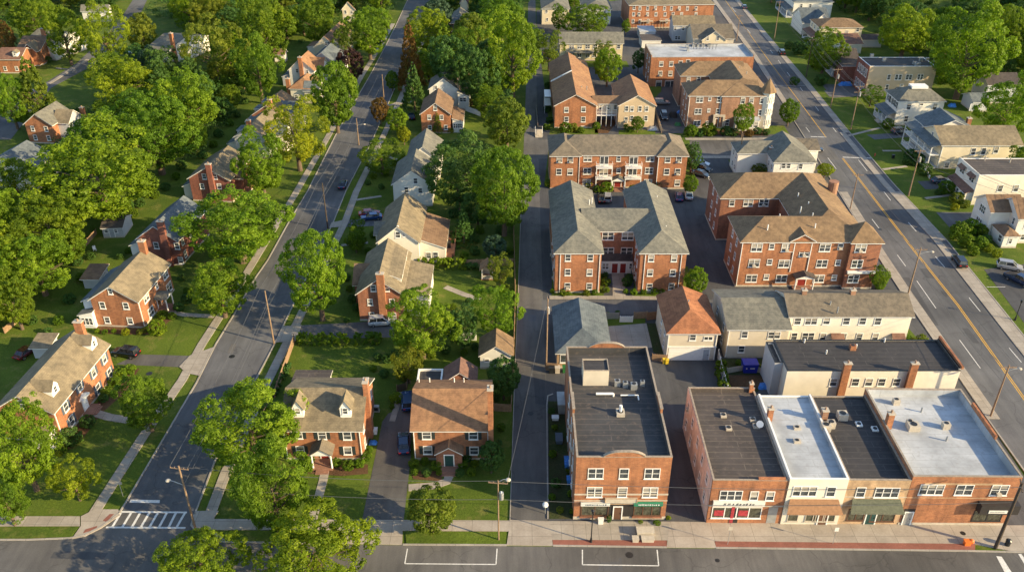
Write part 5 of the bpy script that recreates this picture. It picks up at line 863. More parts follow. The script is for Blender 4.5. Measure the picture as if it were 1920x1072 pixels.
sheet('far_street',PX([(-100,255),(-60,300),(96,190),(186,125),(150,112),(96,150)]),.009,'asphalt') if False else None
def strip(name,pts,d0,d1,z,mat,th=0):      # band beside a polyline of ground points, d to the right of travel
    P=[Vector(p[:2]) for p in pts]; n=len(P); A=[];Bq=[]
    for i in range(n):
        d=(P[min(i+1,n-1)]-P[max(i-1,0)]).normalized(); r=Vector((d.y,-d.x)); A.append(tuple(P[i]+r*d0)); Bq.append(tuple(P[i]+r*d1))
    m=MB()
    for i in range(n-1):
        q=[A[i],A[i+1],Bq[i+1],Bq[i]]; b0=z-max(th,.003)
        m.add([(x,y,b0) for x,y in q]+[(x,y,z) for x,y in q],[(0,3,2,1),(4,5,6,7),(0,1,5,4),(2,3,7,6)]+([(3,0,4,7)] if i==0 else [])+([(1,2,6,5)] if i==n-2 else []))
    if d1<d0: m.f=[f[::-1] for f in m.f]
    return tag(m.build(name,mat),kind='structure')
K='kerb_stone'
strip('kerb',PX(ST_L),-.22,0,.13,K,.13); strip('kerb',PX(ST_R),.0,.22,.13,K,.13); strip('kerb',PX(AV_L),-.22,0,.13,K,.13); strip('kerb',PX(AV_R),0,.22,.13,K,.13)
strip('kerb',PX(BT[:6]),-.22,0,.13,K,.13); strip('kerb',PX([(364,962),(357,985),(371,1004),(420,1017),(640,1020)]),-.22,0,.13,K,.13)
strip('kerb',PX([(755,1022),(950,1023)]),-.22,0,.13,K,.13); strip('kerb',PX([(1037,1024),(1250,1027)]),-.22,0,.13,K,.13); strip('kerb',PX([(1343,1028),(1820,1034),(1905,1036),(2000,1036)]),-.22,0,.13,K,.13)
strip('kerb',PX([(1026,972),(1024,760),(1026,742),(1036,738)]),0,.2,.13,K,.13); strip('kerb',PX(AL_L[1:6]),-.12,0,.12,K,.12)
def walk(pts,w,z=.10,mat='concrete'): P=PX(pts); return strip('pavement',P,-w/2,w/2,z,mat,.1)
walk([(170,972),(268,819),(342,712),(379,645),(416,588),(470,500),(553,365),(612,262),(680,140),(709,94),(737,45)],1.5)
walk([(390,975),(423,887),(503,713),(558,603),(648,414),(668,360),(700,295),(725,242),(752,182),(775,125),(800,60)],1.5)
walk([(150,210),(180,190),(215,155)],1.3) if False else walk([(60,170),(96,155),(135,130),(165,112)],1.3)
C='concrete'
sheet('pavement',PX([(-300,968),(150,968),(150,986),(-300,987)]),.101,C,.1); sheet('pavement',PX([(135,1010),(152,986),(152,968),(178,955),(222,955),(225,966),(190,990),(160,1005)]),.106,'concrete_big',.1)
sheet('pavement',PX([(366,962),(420,958),(400,972),(760,975),(760,996),(640,996),(640,1019),(700,1020),(755,1020),(757,996),(760,974),(957,976),(1028,978),(1026,1022),(950,1022),(953,994),(757,993),(640,994),(420,994),(400,1000),(425,1013),(380,1004),(362,985)]),.104,C,.1) if False else None
sheet('pavement',PX([(366,958),(410,958),(400,973),(957,976),(957,996),(400,993),(425,1015),(376,1003),(361,985)]),.104,'concrete_big',.1)
sheet('pavement',PX([(640,993),(755,995),(754,1021),(636,1019)]),.108,'concrete_big',.1); sheet('pavement',PX([(957,975),(1029,977),(1037,1023),(950,1022)]),.110,'concrete_big',.1)
sheet('pavement',PX([(1029,977),(1255,978),(1255,1013),(1035,1012)]),.104,C,.1); sheet('pavement',PX([(1255,978),(1327,979),(1343,1027),(1250,1026)]),.112,'concrete_big',.1)
sheet('pavement',PX([(1327,979),(1885,985),(1960,985),(2010,1034),(1900,1034),(1828,1020),(1339,1015)]),.104,'concrete_big',.1)
sheet('brick_paving',PX([(1036,1012.5),(1250,1013.5),(1250,1026),(1037,1023)]),.112,'brick_strip',.1); sheet('brick_paving',PX([(1340,1015),(1828,1020),(1828,1033),(1343,1027)]),.116,'brick_strip',.1)
sheet('ramp_paving',PX([(193,976),(206,964),(214,964),(200,979)]),.114,'brick_strip'); sheet('ramp_paving',PX([(156,1000),(160,993),(183,986),(181,992)]),.114,'brick_strip')
sheet('verge',PX([(760,996),(950,997),(948,1021),(762,1020)]),.118,'grass',.1); sheet('verge',PX([(430,995),(636,995),(632,1017),(440,1015)]),.118,'grass',.1)
sheet('verge',PX([(-300,988),(148,987),(133,1007),(-300,1010)]),.10,'grass',.1)
# avenue pavements
strip('pavement',PX(AV_L[:4]),-.25,-1.6,.10,C,.1); strip('pavement',PX([(1572,360),(1641,474),(1687,545),(1744,629),(1850,785)]),-.25,-2.0,.10,C,.1)
E1=PX(AV_R); strip('pavement',E1[:5],.25,1.9,.10,C,.1); strip('pavement',E1[4:],1.4,2.9,.105,C,.1); strip('pavement',PX([(1690,360),(1776,451)]),.25,1.7,.099,C,.1)
strip('pavement',PX([(1800,480),(1870,568),(1990,715)]),.25,1.7,.099,C,.1)
# lawns and beds set into the yard
def lawn(pts,mat='grass',z=.03): return sheet('lawn',PX(pts),z,mat,.03)
lawn([(1032,255),(1020,350),(1034,352),(1290,352),(1298,335),(1292,250)],z=.031); lawn([(1031,245),(1015,120),(1038,110),(1120,240),(1122,252),(1030,252)]); lawn([(1160,244),(1230,244),(1228,252),(1160,252)])
lawn([(1028,752),(1078,752),(1082,972),(1030,972)],'soil'); lawn([(1034,560),(1036,490),(1130,500),(1132,556)]); lawn([(1188,556),(1190,490),(1290,500),(1300,556)]); walk([(1158,512),(1160,530),(1161,556)],2.4,.06); walk([(1030,558),(1160,558),(1300,560)],1.1,.10)
lawn([(1280,252),(1470,252),(1475,243),(1285,235)]); walk([(1285,261),(1400,261),(1470,260),(1515,262)],1.3); walk([(1290,295),(1400,295)],1.6); lawn([(1365,300),(1400,300),(1400,332),(1385,332)]); lawn([(1400,250),(1480,252),(1470,236),(1440,236)],z=.034)
lawn([(1040,115),(1175,115),(1180,126),(1040,126)]); lawn([(1060,60),(1110,60),(1120,80),(1060,80)]); lawn([(1240,130),(1205,170),(1215,196),(1240,172)],z=.033); lawn([(1600,545),(1650,545),(1690,600),(1725,640),(1720,670),(1640,560)],z=.035)
sheet('courtyard',PX([(1132,612),(1212,606),(1232,650),(1150,660),(1142,640)]),.02,'concrete_big'); lawn([(1212,606),(1236,606),(1250,676),(1225,660)],'soil'); lawn([(1134,596),(1210,592),(1210,606),(1134,612)],z=.034)
lawn([(1350,672),(1450,672),(1450,700),(1420,735),(1362,735)],'soil'); lawn([(1160,225),(1140,250),(1115,250),(1115,225)],'mulch',.03)
# east lots sit on the ground sheet; their drives:
def drive(pts,mat='asphalt',z=.02): return sheet('driveway',PX(pts),z,mat)
drive([(679,974),(717,790),(728,775),(745,768),(762,740),(774,742),(770,860),(757,974)],'asphalt_old'); drive([(218,683),(259,664),(356,667),(336,688)],'asphalt_old'); drive([(336,688),(356,667),(404,650),(374,705),(350,700)],C,.125)
drive([(562,610),(740,600),(740,632),(650,634),(560,626)]); drive([(532,612),(566,610),(556,640),(514,643)],C,.125); drive([(645,412),(718,408),(720,423),(640,426)]); drive([(622,418),(650,412),(641,426),(617,428)],C,.125)
drive([(692,272),(850,268),(850,282),(686,284)],'asphalt_old') if False else None
drive([(1625,253),(1740,246),(1770,252),(1640,262)]); drive([(1720,340),(1900,333),(1910,350),(1735,355)]); drive([(1755,398),(1830,398),(1900,402),(1900,425),(1800,428),(1780,426)]); drive([(1845,505),(1960,490),(2050,560),(2020,600),(1920,605)],'asphalt_new'); drive([(1545,170),(1600,170),(1600,182),(1555,182)]); drive([(1540,158),(1625,160),(1640,178),(1562,184)],'asphalt_old',.022)
def path(pts,w=1.1,mat=C,z=.06): return strip('footpath',PX(pts),-w/2,w/2,z,mat,.06)
path([(609,884),(606,900),(586,974)],1.2); path([(842,892),(838,902),(815,910),(766,914)],1.3); path([(318,584),(345,590),(402,593)]); path([(178,774),(205,782),(245,788)],1.5); path([(760,186),(735,197),(725,198)]) ; path([(775,190),(744,196)],.9)
path([(835,538),(870,552),(900,562)],1.3); path([(640,460),(690,455)],.8); path([(668,375),(715,368)],.9); path([(700,285),(745,300)],.9); path([(105,128),(140,132)],.8); path([(1655,283),(1690,283)],.9); path([(1655,318),(1700,312)],.9); path([(1735,372),(1790,365)],.9); path([(1590,255),(1650,240)],.9); path([(735,790),(742,768),(752,735)],.9)
sheet('mulch_bed',PX([(545,875),(690,870),(690,888),(640,892),(560,886)]),.04,'mulch'); sheet('mulch_bed',PX([(770,882),(830,884),(828,902),(775,898)]),.04,'mulch'); sheet('mulch_bed',PX([(175,612),(275,612),(325,580),(330,592),(285,628),(180,625)]),.04,'mulch'); sheet('mulch_bed',PX([(118,812),(150,790),(235,700),(262,690),(235,735),(190,775),(150,830),(115,850)]),.04,'mulch')
sheet('mulch_bed',PX([(1283,244),(1440,244),(1440,255),(1283,252)]),.045,'mulch'); sheet('mulch_bed',PX([(1040,352),(1150,352),(1150,360),(1040,360)]),.045,'mulch')
# ---------------- painted markings ----------------
def line(pts,w=.12,mat='road_white',z=.022): return strip('road_marking',PX(pts),-w/2,w/2,z,mat)
def quad(pts,z=.024,mat='road_white'): return sheet('road_marking',PX(pts),z,mat)
quad([(228,957.5),(351,958.5),(350.5,961.5),(227,960.5)]); quad([(200,986.5),(348,987.5),(347.5,990.5),(198,989.5)])
for t,b_ in zip((228,247,264,281,297,314,331,348),(211,230,248,265,281,299,317,332)): quad([(t-3.5,961),(t+1,961),(b_+2,987),(b_-2.5,987)],.0235)
quad([(245,936),(300,937),(299,942.5),(243,941.5)])
for P_ in ([(764,1028),(759,1056),(930,1057.5),(932,1028)],[(1092,1030),(1092,1058),(1235,1060),(1232,1030)]):
    for a_,b_ in zip(P_,P_[1:]): line([a_,b_],.14,z=.026)
for P_ in ([(1868,1042),(1878,1043),(1905,1085),(1890,1085)],[(1909,1038),(1915,1038),(1950,1085),(1938,1085)]): quad(P_,.026)
line([(1340,-30),(1362,4),(1440,112),(1549,258)],.16,'road_yellow')
for off in (-.16,.16):
    P=PX([(1580,297),(1606,330),(1715,471),(1796,572),(1877,686),(1940,775)]); strip('road_marking',P,off-.07,off+.07,.022,'road_yellow')
line([(1580,295),(1636,297)],.35); line([(1520,256.5),(1550,257.5)],.35); line([(1462,160.5),(1522,161)],.12)
for a_,b_ in [((1500,164),(1505,171)),((1529,200),(1535,208)),((1561,239),(1568,248)),((1609.6,300),(1626,321)),((1657.7,360),(1670,376)),((1703,417),(1718,434)),((1754,481),(1771,501)),((1817,558),(1838,584)),((1892,652),(1915,679)),((1459,113),(1464,120)),((1476,136),(1481,143)),((1444,94),(1449,101)),((1511,239),(1518,248)),((1552,296),(1568,317)),((1635,411),(1648,428)),((1682.5,478),(1698,499)),((1719,526.5),(1755,578)),((1799,637),(1838,690)),((1372,14),(1379,23)),((1401,55),(1407,63)),((1415,40),(1419,46))]: line([a_,b_],.13)
for a_,b_ in [((1395,300),(1310,302)),]: pass
for y_ in (300,312,324): line([(1318,y_),(1345,y_+14)],.12,z=.014) if False else None
line([(1318,318),(1335,345)],.12,z=.0135); line([(1210,22),(1213,50)],.1,z=.0135); line([(1850,538),(1885,538)],.12,z=.025)
# ---------------- trees ----------------
def leafmesh(name,C_,R_,per,ls,seed,squash=1.0,ctr=(0,0,0),inner=0,needle=False):
    """quads scattered on many small clumps; C_: clump centres, R_: clump radii"""
    g=np.random.default_rng(seed); n=len(C_); C_=np.asarray(C_,float); R_=np.asarray(R_,float)
    d=g.normal(size=(n,per,3)); d/=np.linalg.norm(d,axis=2,keepdims=True)
    out=C_-np.array(ctr); out/=np.linalg.norm(out,axis=1,keepdims=True)+1e-6
    flip=(d*out[:,None,:]).sum(2)<-.35; d[flip]*=-1
    r=R_[:,None,None]*g.uniform(.74,1.1,(n,per,1)); p=C_[:,None,:]+d*r*np.array([1,1,squash])
    p=p.reshape(-1,3); nn=d.reshape(-1,3)+g.normal(size=(n*per,3))*.38+np.array([0,0,.15])
    if inner:
        k=int(inner); q=C_[g.integers(0,n,k)]*g.uniform(.3,.8,(k,1)); p=np.vstack([p,q]); nn=np.vstack([nn,g.normal(size=(k,3))])
    nn/=np.linalg.norm(nn,axis=1,keepdims=True); a=np.cross(nn,g.normal(size=nn.shape)); a/=np.linalg.norm(a,axis=1,keepdims=True); b=np.cross(nn,a)
    s=ls*g.uniform(.6,1.25,(len(p),1)); a*=s; b*=s*(.35 if needle else .62); N_=len(p)
    v=np.empty((N_,4,3)); v[:,0]=p-a; v[:,1]=p-b*.9+a*.15; v[:,2]=p+a; v[:,3]=p+b*.9+a*.15
    me=bpy.data.meshes.new(name); me.vertices.add(N_*4); me.vertices.foreach_set('co',v.reshape(-1)); me.loops.add(N_*4); me.loops.foreach_set('vertex_index',np.arange(N_*4,dtype=np.int32))
    me.polygons.add(N_); me.polygons.foreach_set('loop_start',np.arange(0,N_*4,4,dtype=np.int32)); me.polygons.foreach_set('loop_total',np.full(N_,4,dtype=np.int32)); me.update(); me.validate()
    me.materials.append(M('leaf_mid')); return me
def crown(kind,seed):
    g=np.random.default_rng(seed); C_=[];R_=[]
    if kind in('oak','tall','loose'):
        nl={'oak':20,'tall':18,'loose':17}[kind]; sh={'oak':(1,1,1),'tall':(.92,.92,1.05),'loose':(1,1,1)}[kind]; an=g.uniform(0,6.28)
        for i in range(nl):
            z=1-2*(i+.5)/nl; r_=math.sqrt(max(0,1-z*z)); an+=2.4+g.uniform(-.45,.45); lr=g.uniform(.10,.205)*(1 if kind!='loose' else .82)
            k=(.5-lr)*g.uniform(.66,1.2) if kind!='loose' else (.5-lr)*g.uniform(.7,1.25)
            if z<-.3: k*=.86
            q=np.array([r_*math.cos(an)*sh[0],r_*math.sin(an)*sh[1],z*sh[2]])*k; m_=[]
            for j in range(17 if kind!='loose' else 15):
                for _ in range(12):
                    d=g.normal(size=3); d/=np.linalg.norm(d)
                    if (d*q).sum()<-.02: d=-d
                    if all(np.dot(d,x)<.80 for x in m_): break
                m_.append(d); C_.append(q+d*lr*g.uniform(.78,1.05)); R_.append(g.uniform(.036,.062))
        return leafmesh('crown',C_,R_,62 if kind!='loose' else 60,.0135,seed,.78,inner=2500)
    if kind=='round':
        for i in range(230):
            d=g.normal(size=3); d/=np.linalg.norm(d); rr=.40+.045*math.sin(d[0]*7+seed)*math.cos(d[1]*8+d[2]*6)+g.uniform(-.04,.02)
            C_.append(d*rr); R_.append(g.uniform(.045,.075))
        return leafmesh('crown',C_,R_,62,.019,seed,.8,inner=1500)
    if kind=='cone':
        for i in range(260):
            t=g.uniform(0,1)**.7; an=g.uniform(0,6.28); layer=(t*11)%1; r=(.06+.43*t)*(.70+.3*layer); C_.append((r*math.cos(an),r*math.sin(an),.5-t-.03*layer)); R_.append(.03+.04*t)
        return leafmesh('crown',C_,R_,46,.018,seed,.55,inner=1200,needle=False)
    if kind=='bush':
        for i in range(90):
            d=g.normal(size=3); d/=np.linalg.norm(d); rr=.42+g.uniform(-.05,.03); C_.append(d*rr); R_.append(g.uniform(.07,.10))
        return leafmesh('shrub',C_,R_,34,.042,seed,.9,inner=400)
CR={k:[crown(k,s0*10+i) for i in range(n)] for s0,(k,n) in enumerate((('oak',4),('tall',3),('loose',2),('round',2),('cone',2),('bush',3)))}
def trunkmesh(seed,slim=1):
    g=random.Random(seed); m=MB(); r=.034*slim; m.tube((0,0,-.05),(.01,.0,.45),r*1.25,r*.85,9); m.tube((.01,0,.45),(0,.01,.85),r*.85,r*.45,8)
    for i in range(7):
        a=g.uniform(0,6.28); z=g.uniform(.4,.75); l=g.uniform(.2,.34); m.tube((.005,.005,z),(l*math.cos(a),l*math.sin(a),z+g.uniform(.18,.34)),r*.5,r*.12,6)
    return m.mesh('trunk','bark')
TK=[trunkmesh(i) for i in range(3)]; TKs=trunkmesh(9,.8)
TREES=[]
def tree_at(x,y,w_,c,clear,kind,mat,label,group=None,name='tree'):
    zc=clear+c; r=random.random()*6.28
    e=empty(name,(x,y,0),r,label,'tree',group)
    t=bpy.data.objects.new('trunk',random.choice(TK)); col.objects.link(t); t.parent=e; t.scale=(w_,w_,zc*1.05)
    o=bpy.data.objects.new('crown',random.choice(CR[kind])); col.objects.link(o); o.parent=e; o.location=(0,0,zc); o.scale=(w_*1.04,w_*1.04,2*c*1.06)
    o.material_slots[0].link='OBJECT'; o.material_slots[0].material=M(mat); TREES.append((x,y,w_)); return e
def tree(cx,cy,wp,hp,kind,mat,label,group=None,name='tree',clear=None):
    z=6
    for _ in range(4):
        s=scale_at(cx,cy,z); a=wp/2/s; th=PITCH+math.atan((cy-536)/F); c2=((hp/2/s)**2-(a*math.sin(th))**2)/math.cos(th)**2
        c=math.sqrt(max(c2,(a*.62)**2)); c=min(c,a*2.1 if kind=='cone' else a*1.35); cl=clear if clear is not None else max(.8,.28*c); z=cl+c
    p=G(cx,cy,z); return tree_at(p.x,p.y,2*a,c,cl,kind,mat,label,group,name)
BR,MI,DK,OL,YE='leaf_bright','leaf_mid','leaf_dark','leaf_olive','leaf_yellow'
TL=[
(180,322,235,180,'oak',BR,'huge spreading bright green tree, the widest of the upper left cluster'),
(285,240,170,150,'oak',MI,'large green tree directly behind the widest tree of the upper left cluster'),
(345,190,120,120,'oak',BR,'rounded bright green tree right of the pale feathery one in the upper left'),
(225,160,125,105,'loose',YE,'pale feathery yellow green tree beside the upper left side street'),
(400,95,112,120,'loose',OL,'tall feathery olive green tree in front of the pale gabled house, upper left'),
(195,62,90,110,'loose',YE,'yellow green street tree leaning over the upper left side street'),
(118,58,75,110,'tall',MI,'slender tree standing on the grass verge of the upper left side street'),
(265,60,56,72,'round',OL,'small olive green tree on the right verge of the upper left side street'),
(280,122,52,66,'tall','leaf_blue','small blue green tree below the pale gabled house, upper left'),
(62,165,80,112,'cone',OL,'broad olive brown conifer left of the upper left side street'),
(16,185,70,130,'oak',BR,'bright green tree on the left edge beside the olive brown conifer'),
(8,70,44,100,'tall','leaf_orange','orange tinged tree on the left edge near the top'),
(62,30,90,90,'oak',MI,'green tree at the top left corner behind the brick cottage'),
(88,420,140,120,'oak',MI,'mid green tree on the left edge above the shaded side lawn'),
(66,492,140,120,'oak',BR,'bright tree left of the orange brick colonial, lower in the left edge group'),
(22,560,80,110,'oak',MI,'darker tree at the left edge just above the maroon car'),
(130,455,60,70,'round',MI,'mid green tree beside the paling fence on the shaded lawn'),
(5,410,90,130,'oak',BR,'tree cut by the left edge below the white house with the grey roof'),
(443,420,195,145,'oak',BR,'big bright street tree left of the road opposite the two tone white house'),
(411,538,115,108,'oak',BR,'bright round street tree in front of the orange brick colonial'),
(487,305,95,115,'oak',BR,'bright green tree beside the tan roofed brick house, left of the road'),
(553,246,122,125,'loose',YE,'large pale feathery tree leaning over the left pavement, mid street'),
(626,175,92,120,'round',MI,'neat oval green tree on the left of the road beside the purple leaved one'),
(656,122,58,62,'round','leaf_purple','dark purple leaved tree beside the neat oval green one'),
(650,78,52,66,'loose',OL,'small feathery olive tree above the purple leaved tree'),
(482,125,90,110,'oak',MI,'green tree behind the small white garage left of the slate roofed houses'),
(490,50,110,130,'oak',MI,'tall lobed green tree at the top left of centre'),
(590,35,80,90,'oak',MI,'tall green tree rising behind the cream gabled house at the top'),
(690,55,90,90,'oak',BR,'bright green tree overhanging the left side of the road near the top'),
(800,55,90,80,'oak',YE,'bright yellow green tree right of the road near the top'),
(768,100,54,112,'cone','leaf_orange','tall orange tinged conifer right of the road'),
(775,160,50,80,'cone',DK,'dark conifer just below the orange tinged one, right of the road'),
(735,150,26,36,'round',MI,'small round street tree behind the pole, right of the road'),
(820,30,60,70,'round','leaf_blue','blue green round tree behind the yellow green one, top centre'),
(883,65,75,80,'round',OL,'round olive tree right of the hidden brown roofed house, top centre'),
(845,115,90,110,'oak',DK,'dark tree behind the white house with the grey gable roof'),
(895,135,80,100,'oak',DK,'very dark tree in the shaded wood left of the bright pillar like tree'),
(962,95,110,145,'tall',BR,'very tall bright green tree by the top of the alley'),
(940,30,90,80,'oak',MI,'green tree at the top behind the very tall bright one'),
(950,228,88,92,'round',OL,'rounded olive green tree beside the alley above the twin big trees'),
(905,190,38,42,'round',MI,'small tree on the lawn right of the brick gable with sunroom'),
(712,205,36,46,'round','leaf_orange','small orange brown street tree behind the second pole'),
(715,292,84,62,'loose',MI,'low spreading tree overhanging the road left of the white houses'),
(745,225,44,46,'round',BR,'small bright green tree on the front lawn of the orange brick gabled house'),
(757,252,28,30,'round',YE,'low rounded yellow green tree just below the small bright one on the front lawn'),
(820,228,20,34,'cone',MI,'tiny pointed evergreen against the orange brick gable wall'),
(857,318,130,130,'oak',DK,'large dark blue green tree right of the white gabled houses'),
(945,345,135,165,'oak',MI,'large lighter tree next to the dark one, reaching over the alley'),
(592,505,132,180,'tall',BR,'tall bright street tree right of the road below mid street'),
(790,605,135,130,'oak',BR,'broad tree standing in front of the chimneyed brick gabled house'),
(765,680,62,70,'loose',OL,'narrow yellowish tree behind the two brick colonials'),
(865,610,70,80,'tall',DK,'dark tree between the broad tree and the small white garage'),
(930,580,90,100,'loose',BR,'feathery tree beside the alley just above the small orange roofed garage'),
(938,505,46,60,'loose',OL,'thin dry olive tree beside the little garden gazebo'),
(928,462,50,46,'round','leaf_blue','small blue green tree in the yard left of the alley'),
(944,705,66,80,'round',DK,'dark round tree between alley and brown roofed colonial'),
(465,792,205,180,'oak',BR,'massive tree in front of the corner lot colonial, its upper crown over the road'),
(506,905,150,185,'oak',MI,'lower big tree growing from the corner lawn, left of the colonial with red door'),
(270,752,98,108,'oak',MI,'green street tree in front of the lower left colonial'),
(35,830,140,170,'oak',BR,'large bright tree filling the left edge in front of the lower left colonial'),
(8,935,80,110,'oak',MI,'tree on the left edge just above the corner pavement'),
(137,898,84,84,'loose',YE,'small yellow green tree on the lawn by the crosswalk'),
(590,1030,215,150,'oak',YE,'very bright tree in the foreground, right one of the two at the bottom edge'),
(372,1052,165,90,'oak',BR,'bright foreground tree cut by the bottom edge below the crosswalk'),
(808,955,98,96,'round',OL,'round tree on the pavement verge in front of the driveway'),
(921,855,52,58,'round',DK,'dark round yard tree right of the brown roofed colonial'),
(1305,525,46,52,'round',BR,'bright green tree at the right front corner of the H-shaped apartments'),
(1102,38,88,62,'oak',MI,'big dense round tree behind the long yellow row'),
(1140,122,54,64,'round',BR,'bright round tree in the courtyard of the brown roofed apartments'),
(1132,98,40,40,'loose',OL,'small tree against the yellow row, behind the courtyard tree'),
(1030,92,58,66,'loose',OL,'olive tree at the left end of the yellow row by the alley'),
(1198,112,30,46,'tall',DK,'dark narrow tree left of the white topped brick block'),
(1174,50,20,50,'tall',MI,'thin tree between driveway and top orange brick apartments'),
(1395,222,44,58,'tall',BR,'slim bright tree in front of the turreted brick apartments'),
(1481,208,40,46,'round',MI,'neat street tree between turret and avenue'),
(1548,318,34,24,'round',YE,'small bright street tree beside the white corner house'),
(1425,316,34,20,'round',OL,'low yellow green tree left of the white corner house'),
(1298,292,40,56,'oak',DK,'dark tree at the right end of the balcony apartments'),
(1295,345,30,34,'round',MI,'small tree by the parked cars behind the H-shaped apartments'),
(1196,231,26,26,'round',MI,'small clipped tree in front of the tan apartment gable'),
(1549,92,76,80,'oak',MI,'broad green tree on the avenue front lawns before the brown hipped roof'),
(1635,178,44,36,'loose',MI,'bushy tree between red brick block and white railed house'),
(1700,58,104,92,'oak',BR,'bright tree behind the dark red brick block, left of the biggest one'),
(1818,90,150,155,'oak',BR,'biggest bright green tree at the upper right'),
(1892,200,105,110,'oak',BR,'bright green tree on the right edge behind the cream house'),
(1920,300,60,60,'oak',MI,'tree on the right edge beside the long tan roof'),
(1650,520,36,48,'loose',MI,'small bushy tree beside the pyramid roofed bay and avenue pavement'),
(1000,75,40,60,'oak',MI,'tree leaning over the top end of the alley'),
]
for t in TL: tree(*t)
# woods that read as one kind of tree: filled in world space, clear of buildings and roads
bpy.context.view_layer.update()
FOOT=[]
for o in col.objects:
    if o.name.split('.')[0] in('wall','roof') and o.parent:
        mw=Matrix.Translation(o.parent.location)@Matrix.Rotation(o.parent.rotation_euler.z,4,'Z')
        bb=[mw@Vector(c) for c in o.bound_box]; x0=min(v.x for v in bb); x1=max(v.x for v in bb); y0=min(v.y for v in bb); y1=max(v.y for v in bb); FOOT.append((x0,y0,x1,y1))
def dist_seg(p,a,b):
    a,b=Vector(a),Vector(b); d=b-a; t=max(0,min(1,(p-a).dot(d)/max(d.length_squared,1e-6))); return (p-(a+d*t)).length
ROADS=[(PX([(int((a[0]+b[0])/2),a[1]) for a,b in zip(ST_L,ST_R)]),6.5),(PX(AV_L),3),(PX(AV_R),4),(PX([(20,262),(96,165),(165,120),(215,70),(245,30),(272,-20)]),6),(PX(AL_L),2.5),(PX(AL_R),2.5)]
def free(x,y,r,k_=.62):
    p=Vector((x,y))
    for x0,y0,x1,y1 in FOOT:
        dx=max(x0-x,0,x-x1); dy=max(y0-y,0,y-y1)
        if math.hypot(dx,dy)<r*.8: return False
    for pl,w_ in ROADS:
        for a,b in zip(pl,pl[1:]):
            if dist_seg(p,a,b)<w_+r*.45: return False
    return all(math.hypot(x-a,y-b)>(r+c/2)*k_ for a,b,c in TREES)
HP=[]
for x0,y0,x1,y1 in FOOT:
    for x,y in (((x0+x1)/2,(y0+y1)/2),(x0*.75+x1*.25,(y0+y1)/2),(x0*.25+x1*.75,(y0+y1)/2)):
        if y>10: HP.append((proj((x,y,5)),y))
def hides(x,y,w_):
    if y<10: return False
    u,v=proj((x,y,w_*.55)); s=scale_at(u,v,w_*.55); r=w_*.47*s
    return any(yy>y and abs(q[0]-u)<r and abs(q[1]-v)<r*.95 for q,yy in HP)
def wood(poly,wr,n,mats,label,group,kinds=('oak','tall','oak','loose','cone'),asp=1.0,k_=.45):
    P=PX(poly); xs=[p[0] for p in P]; ys=[p[1] for p in P]; g=random.Random(len(label)); k=0
    for _ in range(n*60):
        if k>=n: break
        x,y=g.uniform(min(xs),max(xs)),g.uniform(min(ys),max(ys)); ins=False
        for i in range(len(P)):
            (xa,ya),(xb,yb)=P[i],P[(i+1)%len(P)]
            if (ya>y)!=(yb>y) and x<(xb-xa)*(y-ya)/(yb-ya)+xa: ins=not ins
        w_=g.uniform(*wr)
        if ins and free(x,y,w_/2,k_) and not hides(x,y,w_): tree_at(x,y,w_,w_*.5*asp*g.uniform(.85,1.25),w_*.12,g.choice(kinds),g.choice(mats),label,group); k+=1
wood([(-60,70),(-60,-14),(990,-14),(985,8),(800,8),(745,15),(700,60),(640,60),(560,85),(420,100),(330,50),(300,35),(180,35)],(10.5,15.5),58,[MI,MI,BR,DK,OL,DK],'one of the densely packed trees of the wood along the top left edge','trees of the top left wood')
wood([(290,125),(530,70),(455,165),(345,265),(270,320),(200,390),(140,395),(75,300),(200,200)],(9,14),18,[MI,DK,BR,MI],'one of the backyard trees packed between the two left hand rows of houses','backyard trees between the left rows')
wood([(-160,380),(20,360),(80,450),(60,560),(-10,640),(-200,640)],(10,14),10,[MI,BR,OL],'one of the trees crowded along the left edge beside the lawns','trees along the left edge')
wood([(-160,130),(40,150),(60,260),(0,270),(-160,300)],(9,13),6,[MI,DK,BR],'one of the trees between the white house and conifer at the left edge','trees by the left edge houses')
wood([(800,165),(835,-12),(985,-12),(985,170)],(9.5,13.5),18,[MI,DK,DK,BR],'one of the shaded trees filling the block between road and alley top','trees of the upper middle block')
wood([(880,190),(985,170),(985,300),(920,250),(885,240)],(6,9),5,[MI,DK],'one of the yard trees beside the alley behind the sunroom house','yard trees by the upper alley')
wood([(1560,22),(1560,-14),(2030,-14),(2030,190),(1960,180),(1900,130),(1850,120),(1790,130),(1740,100),(1650,72)],(10.5,15.5),46,[DK,MI,DK,DK,BR],'one of the dark trees of the wood behind the houses at the top right','trees of the top right wood')
wood([(1770,150),(1840,150),(1860,130),(1800,120)],(8,11),4,[DK],'one of the dark trees behind the grey garage','dark trees behind the grey garage')
wood([(1066,60),(1090,12),(1086,-14),(1010,-14),(1010,62)],(7,10),5,[MI,BR],'one of the trees beyond the last roofs at the top centre','trees beyond the top centre roofs')
wood([(1420,20),(1405,-14),(1480,-14),(1470,30)],(7,10),4,[MI,DK],'one of the trees beside the far end of the avenue','trees at the far end of the avenue')
wood([(720,330),(640,470),(655,520),(700,440)],(3,4.5),3,[MI],'small yard tree beside the front walks of the white houses','small yard trees')
wood([(838,420),(950,400),(950,450),(860,470)],(5,7),3,[DK],'dark yard tree behind the red deck','dark yard trees by the deck')
